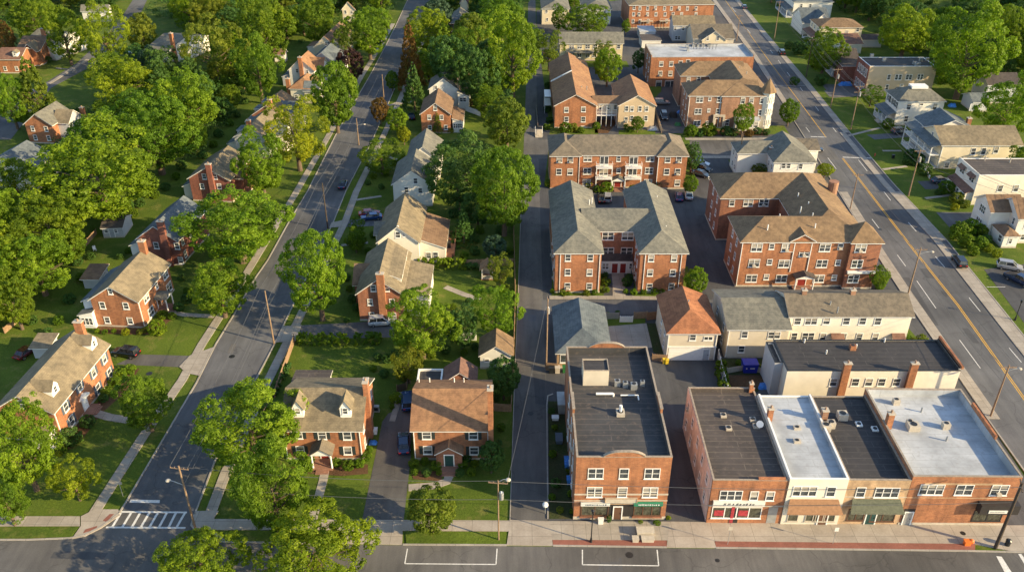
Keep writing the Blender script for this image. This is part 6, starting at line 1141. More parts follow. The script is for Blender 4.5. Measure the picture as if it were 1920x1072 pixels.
def thicket(polys,n,label,mat,seed):
    g=random.Random(seed); C_=[];R_=[]
    for poly,nn in zip(polys,n):
        P=PX(poly); xs=[p[0] for p in P]; ys=[p[1] for p in P]; k=0
        for _ in range(nn*40):
            if k>=nn: break
            x,y=g.uniform(min(xs),max(xs)),g.uniform(min(ys),max(ys)); ins=False
            for i in range(len(P)):
                (xa,ya),(xb,yb)=P[i],P[(i+1)%len(P)]
                if (ya>y)!=(yb>y) and x<(xb-xa)*(y-ya)/(yb-ya)+xa: ins=not ins
            if not ins or any(x0-2<x<x1+2 and y0-2<y<y1+2 for x0,y0,x1,y1 in FOOT) or any(dist_seg(Vector((x,y)),a,b)<w_+1.5 for pl,w_ in ROADS for a,b in zip(pl,pl[1:])): continue
            r=g.uniform(.9,2.2); C_.append((x,y,r*g.uniform(.3,1.1))); R_.append(r); k+=1
    me=leafmesh('undergrowth',C_,R_,70,.24,seed,.8,(0,0,-400)); me.materials.clear(); me.materials.append(M(mat)); o=bpy.data.objects.new('undergrowth',me); col.objects.link(o); tag(o,label,'undergrowth',kind='stuff')
TLW=[(-60,90),(-60,-14),(990,-14),(985,8),(800,8),(745,15),(700,60),(640,60),(560,85),(420,100),(330,50),(300,35),(180,35)]; TRW=[(1560,22),(1560,-14),(2030,-14),(2030,210),(1900,190),(1850,130),(1790,140),(1740,100),(1650,72)]
thicket([TLW,[(290,140),(530,80),(455,170),(350,265),(270,320),(230,370),(75,330),(90,230),(200,200)],[(800,165),(835,-12),(985,-12),(985,170)]],(950,420,300),'dark undergrowth covering the ground of the left woods',DK,5)
thicket([TRW,[(372,310),(440,215),(530,112),(470,90),(390,170),(300,290)]],(640,120),'dark undergrowth covering the ground of the shaded woods and back yards',DK,6)
wood([(1760,120),(1900,110),(1990,180),(1900,235),(1800,165)],(6.5,9.5),9,[DK,DK,MI],'one of the small dark trees around the grey garage and house','small dark trees by the grey garage',k_=.4)
wood([(1640,64),(1800,60),(1790,108),(1690,98)],(7,10),8,[DK,MI],'one of the trees close behind the flat dark roofed block across the avenue','trees behind the dark roofed block',k_=.4)
wood([(372,300),(440,205),(520,112),(475,100),(400,180),(330,290)],(5,8),12,[DK,MI],'one of the small shaded trees behind the packed roofs left of the road','small trees behind the packed roofs',k_=.5)
wood([(1850,60),(1860,20),(2000,20),(2040,180),(1960,170),(1900,120)],(9.5,13),9,[DK,MI],'one of the shaded trees in the far right wood behind the biggest one','trees of the far right wood',k_=.45)
# ---------------- shrubs and hedges ----------------
def shrub(cx,cy,wp,mat=MI,label=None,group=None,tall=.85):
    z=.6
    for _ in range(3): s=scale_at(cx,cy,z); w_=wp/s; z=w_*tall*.45
    p=G(cx,cy,z); o=bpy.data.objects.new('shrub',random.choice(CR['bush'])); col.objects.link(o); o.location=p; o.scale=(w_*1.08,w_*1.08,w_*tall*1.08); o.rotation_euler=(0,0,random.random()*6)
    o.material_slots[0].link='OBJECT'; o.material_slots[0].material=M(mat); return tag(o,label,'shrub',group)
def shrubs(lst,label,group):
    for q in lst: shrub(q[0],q[1],q[2],q[3] if len(q)>3 else MI,label,group,q[4] if len(q)>4 else .85)
shrubs([(581,862,18),(582,878,11),(630,866,20),(653,872,22),(674,868,20,BR),(687,855,20),(691,842,16),(571,866,12)],'clipped shrub in the foundation bed of the colonial with two dormers','shrubs of the dormered colonial')
shrubs([(776,868,20),(778,884,14),(797,864,16),(800,885,18,DK),(818,872,20),(823,885,12),(868,870,18),(862,886,18,DK),(884,884,18),(876,858,16,DK),(890,868,14)],'round shrub flanking the brick entry of the brown roofed colonial','shrubs of the brown roofed colonial')
shrubs([(196,622,11),(182,620,11,BR),(213,620,10),(235,622,15,YE),(262,622,13,OL),(272,618,13,OL),(294,614,34,BR),(305,590,20),(322,592,16),(335,575,20,DK),(350,560,22,DK)],'shrub in the bed around the orange brick colonial','shrubs of the orange brick colonial')
shrubs([(133,818,40,DK),(163,790,28,DK),(200,734,22),(194,746,18,DK),(215,716,24),(225,700,24,BR),(243,692,22,BR),(250,710,16,OL),(110,850,13,YE),(118,842,15)],'shrub along the front of the lower left colonial','shrubs of the lower left colonial')
shrubs([(667,645,8),(742,745,24,BR),(735,762,10),(726,672,20,DK),(742,665,24,DK),(708,668,16,DK),(758,700,30,OL)],'shrub on the back lawn behind the two brick colonials','shrubs on the back lawns')
shrubs([(1030,344,18),(1105,345,17,YE),(1137,352,24,BR),(1120,355,16),(1187,354,16),(1215,350,18,DK),(1233,346,18,DK),(1058,352,14,OL)],'shrub below the windows of the balcony apartments','shrubs of the balcony apartments')
shrubs([(1036,545,10),(1056,549,14),(1066,550,10),(1100,549,14,OL),(1115,548,12),(1136,528,18),(1136,543,14),(1135,515,12,DK),(1176,528,20,DK),(1180,520,16,DK),(1173,546,11,BR),(1188,547,14,BR),(1207,547,12),(1228,546,14),(1240,545,12),(1270,544,16,DK)],'clipped shrub in the beds of the H-shaped apartments','shrubs of the H-shaped apartments')
shrubs([(1296,246,26),(1312,250,16,DK),(1328,243,28),(1338,248,14),(1362,246,22,DK),(1376,248,18,DK),(1405,250,16,'leaf_orange'),(1420,246,16,DK),(1437,248,14,DK)],'dense shrub along the front of the turreted apartments','shrubs of the turreted apartments')
shrubs([(1060,240,24),(1075,240,20,OL),(1025,238,14),(1030,225,14,DK),(1090,244,14),(1118,236,16),(1182,243,14),(1175,238,12),(1028,160,14,DK),(1026,185,14,DK),(1026,205,14,DK)],'shrub around the foot of the brown roofed apartments','shrubs of the brown roofed apartments')
shrubs([(1666,232,22),(1700,247,12,OL),(1718,247,12,OL)],'shrub beside the columned porch of the white railed house','shrubs of the white railed house')
shrubs([(1722,300,26,DK),(1735,318,26,DK),(1708,290,24,DK),(1700,302,16,DK)],'dark shrub before the two storey columned porch','shrubs of the yellow porch house')
shrubs([(1775,352,30),(1795,372,26,OL),(1810,382,18,OL),(1790,388,16,YE),(1760,360,14,DK)],'shrub in front of the house with the tin window hoods','shrubs of the tin hood house')
shrubs([(1800,430,34),(1820,425,34,BR),(1840,432,26),(1812,452,30),(1838,455,28),(1855,465,18,YE),(1870,475,18,YE),(1825,470,22),(1790,440,22),(1850,448,20,DK)],'bushy overgrown shrub on the bank above the avenue pavement','overgrown shrubs above the avenue')
shrubs([(1500,90,30,DK),(1512,80,22),(1480,85,18,DK),(1530,118,22),(1490,152,18,DK),(1540,150,24,DK),(1510,55,20,DK)],'shrub on the front lawns across the avenue near the top','shrubs on the upper avenue lawns')
shrubs([(1653,520,26),(1650,534,20),(1640,515,16),(1728,636,22,OL),(1715,640,16,OL),(1700,634,18)],'straggly shrub on the strip beside the avenue pavement','shrubs beside the avenue pavement')
shrubs([(1253,970,10,YE,.7),(1201,978,9,BR,.6),(1232,979,14,MI,.5)],'small plant at the foot of the corner shop front','plants by the corner shop')
shrubs([(700,330,14),(690,342,12,DK),(724,325,12),(730,450,14,DK),(690,470,14),(655,455,12,DK),(650,520,16,DK),(655,540,14),(650,600,12,DK),(840,490,16,DK),(870,480,18),(890,470,20,DK),(870,440,22,DK),(900,430,18),(850,400,20,DK),(940,430,20,DK),(955,470,16),(948,540,18,OL),(905,545,14),(880,565,16,DK),(850,575,14),(930,620,14,DK),(890,650,16,DK),(870,660,14),(835,655,20,DK),(810,665,16),(720,700,18,DK),(700,690,14),(860,700,12,DK),(905,740,12),(930,745,16,DK),(940,800,16),(935,830,14,DK)],'leafy bush in the back gardens between the tree lined road and the alley','back garden bushes by the alley')
shrubs([(410,250,18,DK),(430,230,16),(445,215,14,DK),(400,270,16),(380,290,18,DK),(340,310,20,DK),(330,330,16),(310,350,18,DK),(290,365,18),(262,380,20,DK),(250,400,18),(460,190,14,DK),(480,165,14),(500,140,12,DK),(150,520,18),(130,560,22,DK),(110,600,20),(90,620,16,DK),(60,600,20,DK),(225,480,14,DK),(240,470,12),(340,520,14,DK),(350,545,14)],'leafy bush in the back gardens behind the left hand row of houses','back garden bushes behind the left row')
o=shrub(1142,972,9,DK,'pointed potted evergreen on the corner shop pavement',None,2.0)
shrubs([(1346,700,12),(1350,715,10,DK),(1400,690,12),(1420,686,14,OL),(1440,690,10,DK),(1385,680,12)],'scrubby bush around the fenced yard with the blue dumpster','bushes of the dumpster yard')
shrubs([(1140,588,8),(1158,585,9,DK),(1235,600,10,OL),(1240,620,8)],'small weed bush at the gated courtyard edge','bushes of the gated courtyard')
shrubs([(1034,770,14,DK),(1040,800,12),(1036,850,16),(1042,905,20,DK),(1070,925,14),(1066,880,12,OL),(1035,930,14),(1050,955,14,OL),(1072,958,10)],'weedy bush on the rough grass strip beside the alley','bushes of the rough strip')
shrubs([(855,345,12),(760,425,16,DK),(700,440,14),(705,470,14),(660,560,18,DK),(668,575,16,DK),(745,330,10),(715,350,12,DK),(868,245,12,'leaf_purple'),(880,192,16,'leaf_purple'),(845,245,12,OL)],'garden shrub among the houses right of the tree lined road','garden shrubs right of the road')
shrubs([(200,250,20,DK),(82,108,14),(70,115,12,DK),(420,560,10),(90,112,14,DK),(380,245,16,DK),(450,245,16,DK),(470,270,14),(145,490,20,DK),(170,480,16,DK),(235,385,30,DK),(200,395,26,DK)],'garden shrub among the houses left of the tree lined road','garden shrubs left of the road')
def hedge(p0,p1,w_,h,label,mat=MI,n=None):
    a,b=G(*p0),G(*p1); L=(b-a).length; g=np.random.default_rng(int(L*100)); n=int(L*w_*6+30); q=g.uniform(0,1,(n,3)); f=g.integers(0,5,n)
    q[f==0,2]=1; q[f==1,2]=1; q[f==2,1]=0; q[f==3,1]=1; q[f==4,0]=np.round(q[f==4,0]); C_=np.c_[q[:,0]*L,(q[:,1]-.5)*w_,q[:,2]*h*.92]
    me=leafmesh('hedge',C_,g.uniform(.18,.32,n),60,.15,int(L*7),1,(L/2,0,h/2)); o=bpy.data.objects.new('hedge',me); col.objects.link(o); o.location=a; o.rotation_euler=(0,0,math.atan2(b.y-a.y,b.x-a.x))
    me.materials.clear(); me.materials.append(M(mat)); return tag(o,label,'hedge')
hedge((561,642),(653,644),1.6,1.7,'long clipped square hedge along the driveway above the corner lot lawn',BR)
hedge((668,640),(712,642),1.5,1.7,'short dark hedge continuing past the driveway gap under the broad tree',MI)
hedge((786,500),(873,503),1.6,1.8,'row of bright clipped bushes forming a hedge below the red deck',BR)
hedge((874,503),(905,506),1.0,1.0,'low hedge before the wooden fence near the gazebo',DK)
hedge((1350,690),(1358,742),1.3,1.6,'ragged hedge inside the leaning white fence of the dumpster yard',MI)
hedge((512,742),(540,690),.8,1.0,'low dark hedge inside the brown fence by the road',DK)
# ---------------- fences ----------------
def fence(pts,h,mat,label,name='fence',cat='fence',step=2.2,post='fence_wood',slats=True):
    P=[G(*p) for p in pts]; e=empty(name,P[0],0,label,cat); o0=P[0]
    for a,b in zip(P,P[1:]):
        d=b-a; L=d.length; u=d.normalized(); nrm=Vector((-u.y,u.x,0)); n=max(1,round(L/step)); m=MB()
        k=max(1,int(L/.18)) if slats else 1
        for i in range(k):
            s0,s1=i*L/k+(.01 if slats else 0),(i+1)*L/k-(.015 if slats else 0); hh=h-(.03 if i%2 else 0); q=[a+u*s0-nrm*.02,a+u*s1-nrm*.02,a+u*s1+nrm*.02,a+u*s0+nrm*.02]; q=[v-o0 for v in q]
            m.add([(v.x,v.y,0) for v in q]+[(v.x,v.y,hh) for v in q],[(0,3,2,1),(4,5,6,7),(0,1,5,4),(1,2,6,5),(2,3,7,6),(3,0,4,7)])
        m.build('panel',mat,e)
        for i in range(n+1):
            c=a+u*(L*i/n)+nrm*.07-o0; MB().box(c.x-.05,c.y-.05,0,c.x+.05,c.y+.05,h+.08).build('post',post,e)
    return e
fence([(516,745),(553,640)],1.5,'fence_wood','leaning brown paling fence beside the pavement on the corner lot')
fence([(872,500),(962,498)],1.6,'fence_wood','grey brown wooden fence behind the gazebo')
fence([(962,400),(966,560),(962,700),(958,770)],1.5,'fence_wood','long dark wooden fence running down the left side of the alley')
fence([(926,770),(958,772)],1.5,'fence_wood','short wooden fence between brown roofed colonial and alley')
fence([(745,735),(763,730),(768,700)],1.4,'wood_dark','dark fence at the back of the double driveway')
fence([(845,636),(893,638)],1.7,'white_paint','white panel fence in the shade left of the small orange roofed garage',post='white_paint')
fence([(873,208),(900,218),(910,212)],1.5,'white_paint','white garden fence right of the sunroom house',post='white_paint')
fence([(150,475),(182,438)],1.2,'fence_wood','pale paling fence behind the shaded lawn near the shed')
fence([(10,625),(40,598)],1.2,'fence_wood','low tan fence on the lawn above the maroon car')
fence([(1345,670),(1352,700),(1362,738)],1.7,'white_paint','leaning whitish fence beside the asphalt yard of the garage house',post='white_paint')
fence([(1362,700),(1395,694),(1432,700)],1.1,'stone_trim','low pale fence around the dirt patch under the blue dumpster',post='stone_trim')
fence([(1136,598),(1160,598)],1.4,'metal_gray','grey rail fence left of the courtyard gate',slats=True)
fence([(1188,598),(1212,597)],1.5,'fence_wood','brown board fence right of the courtyard gate')
fence([(1213,600),(1234,598)],1.7,'awning_brown','taller brown board fence ending at the garage house')
e=fence([(1162,604),(1186,604)],1.3,'white_paint','white metal double gate closing the paved courtyard','metal_gate','gate',post='white_paint')
fence([(1222,676),(1250,678)],1.4,'fence_wood','weathered board fence left of the white garage door')
fence([(1024,694),(1045,696)],1.6,'fence_wood','short tan board fence by the wheelie bins at the alley')
fence([(1005,205),(1008,240)],1.3,'metal_gray','grey rail along the upper alley beside the brown roofed apartments')
fence([(1228,212),(1240,250)],1.5,'stone_trim','pale wall fence beside the rear car park of the turreted apartments')
fence([(1300,345),(1345,300)],1.0,'white_paint','low white rail in front of the parked cars left of the side lot') if False else None
fence([(1730,310),(1742,335)],.8,'white_paint','tiny white picket fence in front of the yellow porch house',post='white_paint')
# ---------------- utility poles, lamps, wires ----------------
def hgt(b,t):
    p=G(*b); lo,hi=0.,40.
    for _ in range(40):
        m=(lo+hi)/2
        if proj((p.x,p.y,m))[1]>t[1]: lo=m
        else: hi=m
    return p,m
TOPS={}
def pole(key,b,t,label,arm=0.0,arms=1,lamp=None,trans=False,mat='wood_pole',r=.16):
    p,h=hgt(b,t); e=empty('utility_pole',p,arm,label,'utility pole'); MB().tube((0,0,0),(0,0,h),r,r*.65,10).build('shaft',mat,e)
    for i in range(arms):
        z=h-.5-i*1.5; c=MB().box(-1.2,-.06,z,1.2,.06,z+.11).build('crossarm',mat,e)
        for x in (-1.15,-.6,.6,1.15): MB().tube((x,0,z+.112),(x,0,z+.28),.04,.03,6).build('insulator','ceramic',c)
    if trans: tr=MB(); tr.tube((.42,-.1,h-3.0),(.42,-.1,h-1.9),.27,.27,10); o=tr.build('transformer','metal_gray',e); MB().tube((.42,-.1,h-1.9),(.42,-.1,h-1.7),.09,.05,6).build('bushing','white_paint',o)
    if lamp:
        z=h-lamp[1]; L=lamp[0]; a=MB(); a.tube((0,0,z),(L*.6,0,z+.5),.05); a.tube((L*.6,0,z+.5),(L,0,z+.55),.05); o=a.build('lamp_arm','metal_gray',e); MB().sphere((L+.25,0,z+.52),.34,10,6,.45).build('lamp_head','stone_trim',o)
    for k in range(4): TOPS.setdefault(key,[]).append(p+Vector((math.cos(arm)*(-1.15,-.6,.6,1.15)[k],math.sin(arm)*(-1.15,-.6,.6,1.15)[k],h-.15)))
    TOPS[key].append(p+Vector((0,0,h-3.2))); return e
pole('a',(368,997),(341,873),'leaning looking brown pole with a street lamp beside the crosswalk',-.15,1,(-2.2,3.2))
pole('b',(514,645),(499,545),'brown pole with wires standing right of the road above the corner lot',-.2,0)
pole('c',(615,430),(605,343),'slim dark pole behind the tall bright street tree, right of the road',-.2,0,mat='wood_dark')
pole('d',(673,272),(668,222),'brown pole with a short street lamp arm, beside the low spreading tree',-.2,0,(1.8,2))
pole('e',(720,187),(714,140),'thin brown pole beside the small round street tree near the road top',-.2,0)
pole('al',(1024,690),(1023,560),'pale wooden pole carrying equipment beside the alley and blue grey garage roof',1.57,2,None,True,r=.15)
pole('f',(935,1012),(933,900),'slim brown pole with a transformer on the verge near the alley mouth',-.1,1,(1.0,.3),True,r=.11)
pole('g',(1866,1027),(1925,905),'thick dark pole standing at the brick kerb strip beside the end shop',1.2,1,mat='wood_dark',r=.24)
pole('h',(1857,780),(1890,684),'pole with crossarm and lamp behind the end shop at the avenue edge',0,1,(1.5,1.2))
pole('i',(1700,560),(1720,464),'pole with two street lamps standing on the avenue kerb below the pyramid roof',0,1,(2.0,1.4))
pole('j',(1594,392),(1607,325),'short pole at the avenue kerb behind the brown roofed apartments',0,1,None,False,r=.13)
pole('k',(1383,320),(1395,250),'dark pole at the side street next to the white corner house',1.4,1,mat='wood_dark')
pole('l',(1381,77),(1388,28),'pale pole with crossarm on the near kerb of the upper avenue',0,1,r=.13)
pole('r1',(1703,368),(1720,280),'reddish pole with transformer on the far pavement, nearest the lower right',0,1,None,True)
pole('r2',(1595,243),(1610,160),'weathered pole with equipment on the far pavement before the white railed house',0,2,None,True)
pole('r3',(1557,203),(1571,128),'twin armed pole with transformers on the far pavement by the dark red block',0,1,None,True)
pole('r4',(1511,146),(1517,73),'dark pole with a white crossarm on the far pavement beside the broad tree',0,1,mat='wood_dark')
pole('r5',(1451,77),(1463,2),'orange brown pole on the far pavement near the top of the avenue',0,1)
def wires(k0,k1,idx,label,sag=.8):
    for i in idx:
        a,b=TOPS[k0][i],TOPS[k1][i]; m=MB(); n=8; P=[a.lerp(b,t/n)-Vector((0,0,sag*4*(t/n)*(1-t/n))) for t in range(n+1)]
        for p,q in zip(P,P[1:]): m.tube(p,q,.028,None,4,cap=False)
        tag(m.build('power_line','wire_black'),label,'power line','power lines')
for k0,k1,lb in (('a','b','thin wire strung from the crosswalk pole to the next pole up'),('b','c','thin wire strung past the tall bright street tree along the tree lined road'),('c','d','thin wire strung over the middle of the tree lined road'),('d','e','thin wire strung along the top of the tree lined road')): wires(k0,k1,(0,3,4),lb)
for k0,k1,lb in (('r1','r2','wire over the front lawns from the reddish pole to the weathered pole'),('r2','r3','wire over the far pavement between weathered pole and twin armed pole'),('r3','r4','wire over the front lawns beside the broad tree across the avenue'),('r4','r5','wire over the topmost lawns across the avenue')): wires(k0,k1,(0,2,3,4),lb)
for k0,k1,lb in (('h','i','wire along the near side of the avenue above the white rowhouse'),('i','j','wire along the near side of the avenue beside the pyramid roofed bay'),('j','l','wire along the upper near side of the avenue')): wires(k0,k1,(0,3,4),lb)
wires('a','f',(1,4),'wire crossing the front lawns of the two brick colonials'); wires('f','g',(1,4),'wire crossing in front of the shop row'); wires('f','al',(3,),'wire rising above the alley')
off=G(2150,530)+Vector((0,0,9)); TOPS['x']=[off+Vector((0,i*.5,0)) for i in range(5)]; wires('x','r1',(0,2,3,4),'wire over the right edge lawns down to the reddish pole')
def lamp_post(b,t,label):
    p,h=hgt(b,t); e=empty('street_lamp',p,0,label,'street lamp'); m=MB(); m.tube((0,0,0),(0,0,.8),.22,.12,10); m.build('base','black_paint',e); MB().tube((0,0,.8),(0,0,h-.6),.08,.06,8).build('shaft','black_paint',e)
    l=MB(); l.tube((0,0,h-.6),(0,0,h-.15),.13,.22,8); l.tube((0,0,h-.15),(0,0,h),.25,.05,8); l.build('lantern','black_paint',e)
lamp_post((1108,1016),(1114,955),'green black lantern post on the brick kerb strip before the corner shop'); lamp_post((1903,600),(1917,562),'black lamp post on the right edge pavement across the avenue')
def sign(b,t,label,mat='sign_white',w=.5,h_=.65):
    p,h=hgt(b,t); e=empty('street_sign',p,0,label,'sign'); MB().tube((0,0,0),(0,0,h),.035,None,6).build('post','metal_gray',e); MB().box(-w/2,-.07,h-h_,w/2,-.04,h).build('sign_plate',mat,e)
sign((1364,1021),(1366,986),'small pole sign on the brick strip in front of the white signed shop','stone_trim'); sign((1561,1020),(1570,988),'small parking sign on the brick strip in front of the awnings'); sign((231,930),(224,902),'small grey sign on the verge above the crosswalk','metal_gray',.8,.5)
sign((1432,165),(1433,150),'tiny white sign at the stop line near the turret') if False else None
# ---------------- vehicles ----------------
CARS={}
def car_proto(style,paint):
    k=(style,paint)
    L,Wd,Hb,Ht={'sedan':(4.7,1.85,.92,1.42),'suv':(4.7,1.95,1.05,1.75),'pickup':(5.6,2.0,1.1,1.85)}[style]; hw=Wd/2
    st={'sedan':[(-1,.74,.55,.78),(-.96,.9,.35,.86),(-.6,1,.28,.95),(.0,1,.28,.93),(.55,1,.28,.88),(.93,.88,.33,.72),(1,.7,.5,.62)],
        'suv':[(-1,.82,.55,1.0),(-.97,.95,.4,1.06),(-.6,1,.32,1.08),(.0,1,.32,1.06),(.58,1,.32,1.0),(.94,.9,.36,.84),(1,.74,.55,.72)],
        'pickup':[(-1,.94,.6,1.08),(-.98,1,.45,1.1),(-.5,1,.4,1.1),(.0,1,.4,1.12),(.55,1,.4,1.08),(.95,.94,.42,.98),(1,.82,.6,.85)]}[style]
    b=MB(); vs=[]
    for x,w_,z0,z1 in st:
        X=x*L/2; w2=w_*hw; vs+=[(X,-w2*.9,z0),(X,w2*.9,z0),(X,w2,z0+(z1-z0)*.4),(X,w2*.96,z1-.06),(X,w2*.82,z1),(X,-w2*.82,z1),(X,-w2*.96,z1-.06),(X,-w2,z0+(z1-z0)*.4)]
    n=8; fs=[tuple(range(n-1,-1,-1)),tuple(range(len(vs)-n,len(vs)))]
    for s_ in range(len(st)-1):
        for i in range(n): a=s_*n+i; c=s_*n+(i+1)%n; fs.append((a,c,c+n,a+n))
    b.add(vs,fs)
    gx={'sedan':(-1.75,-1.15,.35,1.15),'suv':(-2.2,-2.0,.35,1.2),'pickup':(-.55,-.4,.95,1.6)}[style]; zb=st[3][3]-.02
    g=MB(); w1,w2=hw*.84,hw*.66; g.add([(gx[0],-w1,zb),(gx[3],-w1,zb),(gx[3],w1,zb),(gx[0],w1,zb),(gx[1],-w2,Ht-.04),(gx[2],-w2,Ht-.04),(gx[2],w2,Ht-.04),(gx[1],w2,Ht-.04)],[(0,1,5,4),(1,2,6,5),(2,3,7,6),(3,0,4,7),(4,5,6,7)])
    r=MB(); e_=.03; rr=[(gx[1]-e_,-w2-e_),(gx[2]+e_,-w2-e_),(gx[2]+e_,w2+e_),(gx[1]-e_,w2+e_)]; r.prism(rr,Ht-.06,Ht)
    for sx,(xa,xb) in enumerate(((gx[0],gx[1]),(gx[3],gx[2]))):
        for sy in (-1,1): r.tube((xa,sy*w1,zb),(xb,sy*(w2+.01),Ht-.03),.045,None,5)
    for sy in (-1,1): xm=(gx[1]+gx[2])/2; r.tube((xm,sy*(w1+.005),zb),(xm,sy*(w2+.01),Ht-.03),.04,None,5)
    wh=MB(); wh.tube((0,-.11,0),(0,.11,0),.34,None,14); rm=MB(); rm.tube((0,-.125,0),(0,.125,0),.2,None,10)
    return dict(body=b.mesh('body',paint),glass=g.mesh('windows','car_glass'),roof=r.mesh('roof',paint),wheel=wh.mesh('wheel','rubber'),rim=rm.mesh('rim','chrome'),hl=MB().box(-.04,-.2,-.08,.04,.2,.08).mesh('headlight','head_lamp'),tl=MB().box(-.04,-.18,-.09,.04,.18,.09).mesh('tail_light','tail_red'),L=L,hw=hw,st=st,bed=style=='pickup')
def car(c,d,style,paint,label,name='parked_car',cat='car',rev=False,s=1.0):
    k=(style,paint)
    if k not in CARS: CARS[k]=car_proto(*k)
    K_=CARS[k]; p,q=G(*c),G(*d); rz=math.atan2(q.y-p.y,q.x-p.x); p.z=.03; e=empty(name,p,rz,label,cat); e.scale=(s,s,s)
    def ob(me,nm,par,loc=(0,0,0)): o=bpy.data.objects.new(nm,me); col.objects.link(o); o.parent=par; o.location=loc; return o
    ob(K_['body'],'body',e); ob(K_['glass'],'windows',e); ob(K_['roof'],'roof',e); L,hw=K_['L'],K_['hw']
    for x in (-L*.31,L*.32):
        for y in (-hw+.1,hw-.1): w_=ob(K_['wheel'],'wheel',e,(x,y,.34)); ob(K_['rim'],'rim',w_)
    zt=(K_['st'][-1][2]+K_['st'][-1][3])/2; zb=(K_['st'][0][2]+K_['st'][0][3])/2+.1
    for y in (-hw*.6,hw*.6): ob(K_['hl'],'headlight',e,(L/2-.02,y,zt)); ob(K_['tl'],'tail_light',e,(-L/2+.01,y,zb))
    if K_['bed']: MB().box(-2.65,-.85,1.11,-.7,.85,1.115).build('cargo_bed','interior_dark',e)
    return e
car((643,350),(646,340),'sedan','car_navy','dark blue car driving away up the tree lined road','moving_car')
car((757,836),(756,812),'sedan','car_navy','navy car parked nose in on the asphalt driveway between the brick colonials')
car((765,757),(764,735),'suv','car_blue','blue car parked behind the navy one at the top of the driveway')
car((238,666),(225,664),'suv','car_black','black SUV parked in the driveway of the lower left colonial')
car((52,664),(65,655),'sedan','car_maroon','dark maroon car under the trees behind the lower left colonial')
car((693,404),(706,403),'sedan','car_red','dark red car parked beside a blue one on a front drive')
car((697,411),(684,412),'sedan','car_blue','blue car parked in front of the red one on the front drive')
car((716,608),(730,607),'suv','car_white','pale blue white car half under the broad tree by the brick gabled house')
car((1891,504),(1910,507),'suv','car_silver','silver estate car parked on the drive at the right edge')
car((1797,495),(1790,485),'suv','car_black','black car with red tail lights at the far kerb of the avenue','moving_car')
car((1909,530),(1930,540),'pickup','car_navy','dark blue pickup parked below the silver estate car at the right edge','pickup_truck','pickup truck')
car((1762,342),(1775,341),'sedan','car_slate','slate blue car parked on the drive beside the tin hood house')
car((1686,250),(1700,248),'suv','car_slate','dark grey car on the drive before the white railed house')
car((1465,102),(1460,94),'suv','car_black','black vehicle driving on the upper avenue beside the far kerb','moving_car')
car((1395,16),(1390,8),'sedan','car_slate','small grey car near the top of the avenue','moving_car')
car((1139,375),(1139,362),'suv','car_silver','silver car parked between the rear wings of the H-shaped apartments')
car((1128,376),(1127,364),'sedan','car_black','black car parked beside the silver one between the rear wings')
car((1273,373),(1272,360),'sedan','car_blue','blue car parked behind the right wing of the H-shaped apartments')
car((1291,370),(1290,360),'sedan','car_white','white car parked next to the blue one behind the apartments')
car((1316,320),(1330,324),'suv','car_black','black car in the small lot, front of the row by the dark tree')
car((1314,330),(1328,334),'sedan','car_slate','dark grey car in the small lot, nearest the brown roofed apartments') 
car((1312,310),(1325,312),'sedan','car_white','white car in the small lot furthest from the brown roof')
car((1525,283),(1537,284),'sedan','car_black','small black car on the avenue behind the white corner house')
car((243,105),(240,95),'sedan','car_blue','blue car parked on the upper left side street')
car((258,118),(272,110),'sedan','car_white','white car beside the blue green tree, upper left')
car((292,148),(300,138),'suv','car_silver','silver car glimpsed among the trees at the upper left')
car((772,222),(770,212),'sedan','car_navy','dark blue car beside the orange brick gabled house')
car((1536,162),(1548,160),'suv','car_blue','blue car parked before the dark red brick block') if False else None
car((1245,222),(1250,238),'suv','car_black','black car in the dark rear car park of the turreted apartments')
car((1240,196),(1253,196),'suv','car_silver','silver car at the back of the rear car park near the white topped block')
# ---------------- small things ----------------
def box_thing(name,label,cat,c,w_,d,h,mat,top=None,rz=0,lid=.08,wheels=False):
    p=G(*c); e=empty(name,p,rz,label,cat); m=MB(); k=.9; m.add([(-w_/2*k,-d/2*k,.05),(w_/2*k,-d/2*k,.05),(w_/2*k,d/2*k,.05),(-w_/2*k,d/2*k,.05),(-w_/2,-d/2,h),(w_/2,-d/2,h),(w_/2,d/2,h),(-w_/2,d/2,h)],[(0,3,2,1),(4,5,6,7),(0,1,5,4),(1,2,6,5),(2,3,7,6),(3,0,4,7)]); m.build('body',mat,e)
    MB().box(-w_/2-.04,-d/2-.04,h,w_/2+.04,d/2+.04,h+lid).build('lid',top or mat,e)
    if wheels: 
        for x in (-w_/2+.08,w_/2-.08): MB().tube((x-.04,d/2,.12),(x+.04,d/2,.12),.12,None,8).build('wheel','rubber',e)
    return e
e=box_thing('dumpster','bright blue dumpster with white markings beside the beige house','dumpster',(1404,694),2.4,1.8,1.7,'blue_bin')
m=MB(); [m.box(x,-.93,.95,x+w_,-.925+.0,1.15) for x,w_ in ((-.1,.16),(.1,.12),(.26,.18),(.48,.14),(-.8,.2))]; m.build('lettering','white_paint',e)
box_thing('wheelie_bin','dark green wheelie bin at the alley corner of the low garage','bin',(1059,697),.8,.8,1.1,'green_bin','green_bin',wheels=True); box_thing('wheelie_bin','black wheelie bin at the left of the three by the alley garage','bin',(1034,698),.8,.8,1.1,'black_paint','black_paint',wheels=True); box_thing('wheelie_bin','cream topped bin between the green bin and the black one','bin',(1045,698),.8,.8,1.1,'stone_trim','stone_trim',wheels=True)
for c_,lb in (((1245,681),'yellow box standing left beside the white garage door'),((1250,682),'yellow box standing closest to the white garage door')): box_thing('yellow_crate',lb,'crate',c_,.5,.5,.9,'yellow_plastic')
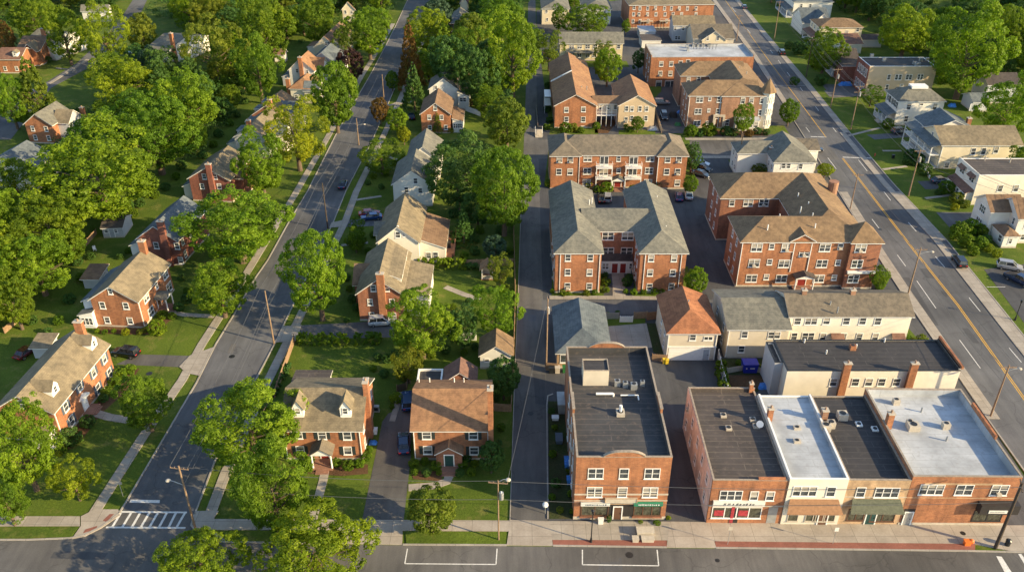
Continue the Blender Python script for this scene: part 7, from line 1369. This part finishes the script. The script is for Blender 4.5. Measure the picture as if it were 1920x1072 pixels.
box_thing('utility_cabinet','large grey utility cabinet behind two smaller ones on the shop pavement','cabinet',(1209,1002),2.2,1.0,.9,'stone_trim'); box_thing('utility_cabinet','low wide concrete box on the brick strip right of the small one','cabinet',(1214,1014),1.6,.7,.6,'stone_trim'); box_thing('utility_cabinet','small square concrete box on the brick strip by the lantern post side','cabinet',(1191,1014),.8,.7,.6,'stone_trim')
box_thing('sandwich_board','pale blue sandwich board before the left shop window','sign board',(1126,982),.7,.35,1.0,'sign_white'); box_thing('door_mat','dark mat lying at the right of the corner shop entrance','mat',(1184,982),.9,.6,.03,'black_paint',lid=.01)
p=G(1888,1022); e=empty('litter_bin',p,0,'black litter bin on the pavement beside the thick dark pole','bin'); MB().tube((0,0,0),(0,0,.95),.3,.34,14).build('body','black_paint',e); MB().tube((0,0,.95),(0,0,1.1),.36,.2,14).build('lid','black_paint',e)
e=box_thing('orange_hopper','orange plastic hopper on the brick strip left of the thick dark pole','hopper',(1812,1021),.8,.6,.7,'orange_plastic'); MB().sphere((.55,.1,.55),.34,10,6).build('orange_cover','orange_plastic',e)
p=G(1605,311) ; e=empty('fire_hydrant',G(1640,293),0,'dark red hydrant at the far kerb near the white stop line','hydrant'); MB().tube((0,0,0),(0,0,.65),.13,.13,10).build('barrel','red_plastic',e); MB().sphere((0,0,.7),.15,8,5).build('bonnet','red_plastic',e); MB().tube((-.25,0,.45),(.25,0,.45),.06,None,8).build('nozzle','red_plastic',e)
def tarp(name,label,cat,c,w_,d,h,mat,seed):
    g=np.random.default_rng(seed); n=9; vs=[];fs=[]
    for i in range(n):
        for j in range(n):
            x=(i/(n-1)-.5)*w_; y=(j/(n-1)-.5)*d; ed=min(i,j,n-1-i,n-1-j)/((n-1)/2); z=h*min(1,ed*2.2)*(.75+.35*g.random()); vs.append((x+g.normal()*.05,y+g.normal()*.05,z))
    for i in range(n-1):
        for j in range(n-1): a=i*n+j; fs.append((a,a+n,a+n+1,a+1))
    o=MB().add(vs,fs).build(name,mat); o.location=G(*c); return smooth(tag(o,label,cat))
tarp('tarpaulin','blue tarpaulin heap on the timber platform behind the white railed house','tarpaulin',(1785,200),2.2,1.6,1.0,'blue_tarp',1); tarp('tarpaulin','blue tarpaulin over clutter behind the far pavement by the dark red block','tarpaulin',(1585,160),4.5,1.8,1.1,'blue_tarp',2); tarp('tarpaulin','crumpled blue sheet in the yard below the dumpster','tarpaulin',(1433,724),2.2,1.8,.4,'blue_tarp',3)
tarp('tarpaulin','teal tarpaulin covered pile beside the turreted apartments, nearer heap','tarpaulin',(1271,235),1.8,1.4,.8,'green_bin',4); tarp('tarpaulin','teal tarpaulin covered pile beside the turreted apartments, farther heap','tarpaulin',(1275,212),1.8,1.4,.8,'blue_tarp',5); tarp('tarpaulin','pale sheet over garden furniture in front of the tan apartment gable','tarpaulin',(1224,243),3.2,2.0,.9,'metal_gray',6)
tarp('dirt_heap','bare brown earth mound inside the low pale fence','earth heap',(1398,715),7.0,3.6,.35,'mulch',7); tarp('debris_heap','dark junk pile behind the turreted apartments','junk pile',(1262,218),2.2,3.2,1.4,'interior_dark',8)
for c_,lb,mt,s_ in (((1058,765),'pale grey metal shed roofed cabinet on the rough strip beside the alley','metal_gray',(2.2,3.2,1.9)),((1041,786),'small white box on the rough grass strip','white_paint',(1.0,.8,.5)),((1066,873),'blue covered trailer against the corner shop wall','blue_tarp',(1.2,1.8,1.0)),((1048,826),'grey blue crate on the rough strip halfway down','shutter_blue',(1.0,1.8,.7)),((1068,905),'small blue bin against the corner shop wall','blue_tarp',(.8,.9,.9))): box_thing('storage_box',lb,'box',c_,*s_,mt)
e=empty('dish_post',G(1022,962),0,'white round dish like mirror post at the alley mouth','mirror post'); MB().tube((0,0,0),(0,0,1.4),.05,None,6).build('post','metal_gray',e); MB().sphere((0,0,1.6),.4,12,7,1).build('mirror','white_paint',e)
e=empty('garden_chair',G(178,470),.6,'pale grey garden chair alone on the shaded lawn','chair'); MB().box(-.3,-.3,.38,.3,.3,.44).build('seat','white_paint',e); MB().box(-.3,.26,.44,.3,.32,1.0).build('backrest','white_paint',e)
for x in (-.26,.26):
    for y in (-.26,.26): MB().box(x-.03,y-.03,0,x+.03,y+.03,.38).build('leg','white_paint',e)
e=empty('air_conditioner',G(706,770),0,'white outdoor air conditioner beside the dormered colonial','air conditioner'); MB().box(-.45,-.3,.1,.45,.3,1.0).build('casing','metal_gray',e); MB().box(-.3,-.33,.3,.3,-.3,.85).build('grille','metal_dark',e); MB().box(-.5,-.35,0,.5,.35,.1).build('base','stone_trim',e)
box_thing('storage_box','white round lidded bin beside the chimney wall of the dormered colonial','bin',(703,812),.8,.8,.8,'white_paint'); tarp('tarpaulin','blue and white folded cover by the dormered colonial wall','cover',(699,830),1.2,1.0,.4,'blue_tarp',12)
box_thing('barbecue','black covered barbecue on the red stained deck','barbecue',(840,470),1.2,.8,1.9,'black_paint')
e=box_thing('storage_bin','dark bin on the front lawn across the avenue before the yellow porch house','bin',(1674,297),.6,.6,.9,'black_paint')
e=empty('side_steps',G(1010,252),0,'grey concrete stairs with rails at the foot of the brown roofed apartments','stairs'); m=MB(); [m.box(-.9,-2.4+.5*i,0,.9,-1.9+.5*i,.2+.2*i) for i in range(6)]; m.build('steps','stone_trim',e); h_=MB(); h_.tube((-.95,-2.3,1.1),(-.95,.6,2.1),.04,None,6); h_.tube((.95,-2.3,1.1),(.95,.6,2.1),.04,None,6); [h_.tube((x,y,.2),(x,y,z),.03,None,5) for x in (-.95,.95) for y,z in ((-2.3,1.1),(.6,2.1))]; h_.build('handrail','white_paint',e)
# manholes and patches in the road surface
for c_,r_ in (((435,668),.5),((663,1038),.5),((1180,1040),.5),((1805,1000),.35),((280,700),.5),((1570,275),.4),((1650,430),.4),((995,775),.45),((1345,1050),.3)):
    p=G(*c_); m=MB(); m.tube((p.x,p.y,.0),(p.x,p.y,.0275 if c_[1]!=1000 else .108),r_,None,16); tag(m.build('road_cover','metal_dark'),kind='structure')
for pts,mt in (([(1000,700),(1022,702),(1024,760),(1004,756)],'asphalt_new'),([(330,890),(385,888),(378,912),(326,908)],'asphalt_old'),([(1690,520),(1705,520),(1760,610),(1742,610)],'asphalt_new'),([(1130,1045),(1165,1045),(1168,1070),(1120,1070)],'asphalt'),([(540,470),(575,470),(560,505),(522,505)],'asphalt_old')): sheet('road_patch',PX(pts),.0205,mt)

g=random.Random(21)
for P_,n_,dx in ((AV_L,9,60),(ST_L,6,40),([(1040,1045),(1890,1052)],5,0),([(120,1040),(300,1045)],2,0),(AL_L[1:7],4,30)):
    for i in range(n_):
        k=g.randrange(len(P_)-1); t=g.random(); cx=P_[k][0]*(1-t)+P_[k+1][0]*t+g.uniform(.3,1.8)*dx*.9; cy=P_[k][1]*(1-t)+P_[k+1][1]*t
        if not(0<cx<1920 and 20<cy<1070): continue
        p=G(cx,cy); d=(G(*P_[k+1])-G(*P_[k])).normalized(); nrm=Vector((-d.y,d.x,0)); L=g.uniform(1.2,5); w_=g.uniform(.5,1.4); q=[p+d*(a*L)+nrm*(b_*w_) for a,b_ in ((-.5,-.5),(.1,-.55),(.5,-.42),(.52,.5),(-.1,.56),(-.5,.45))]
        sheet('road_patch',[(v.x,v.y) for v in q],.0212+.0001*i,g.choice(['asphalt_new','asphalt_old','asphalt']))
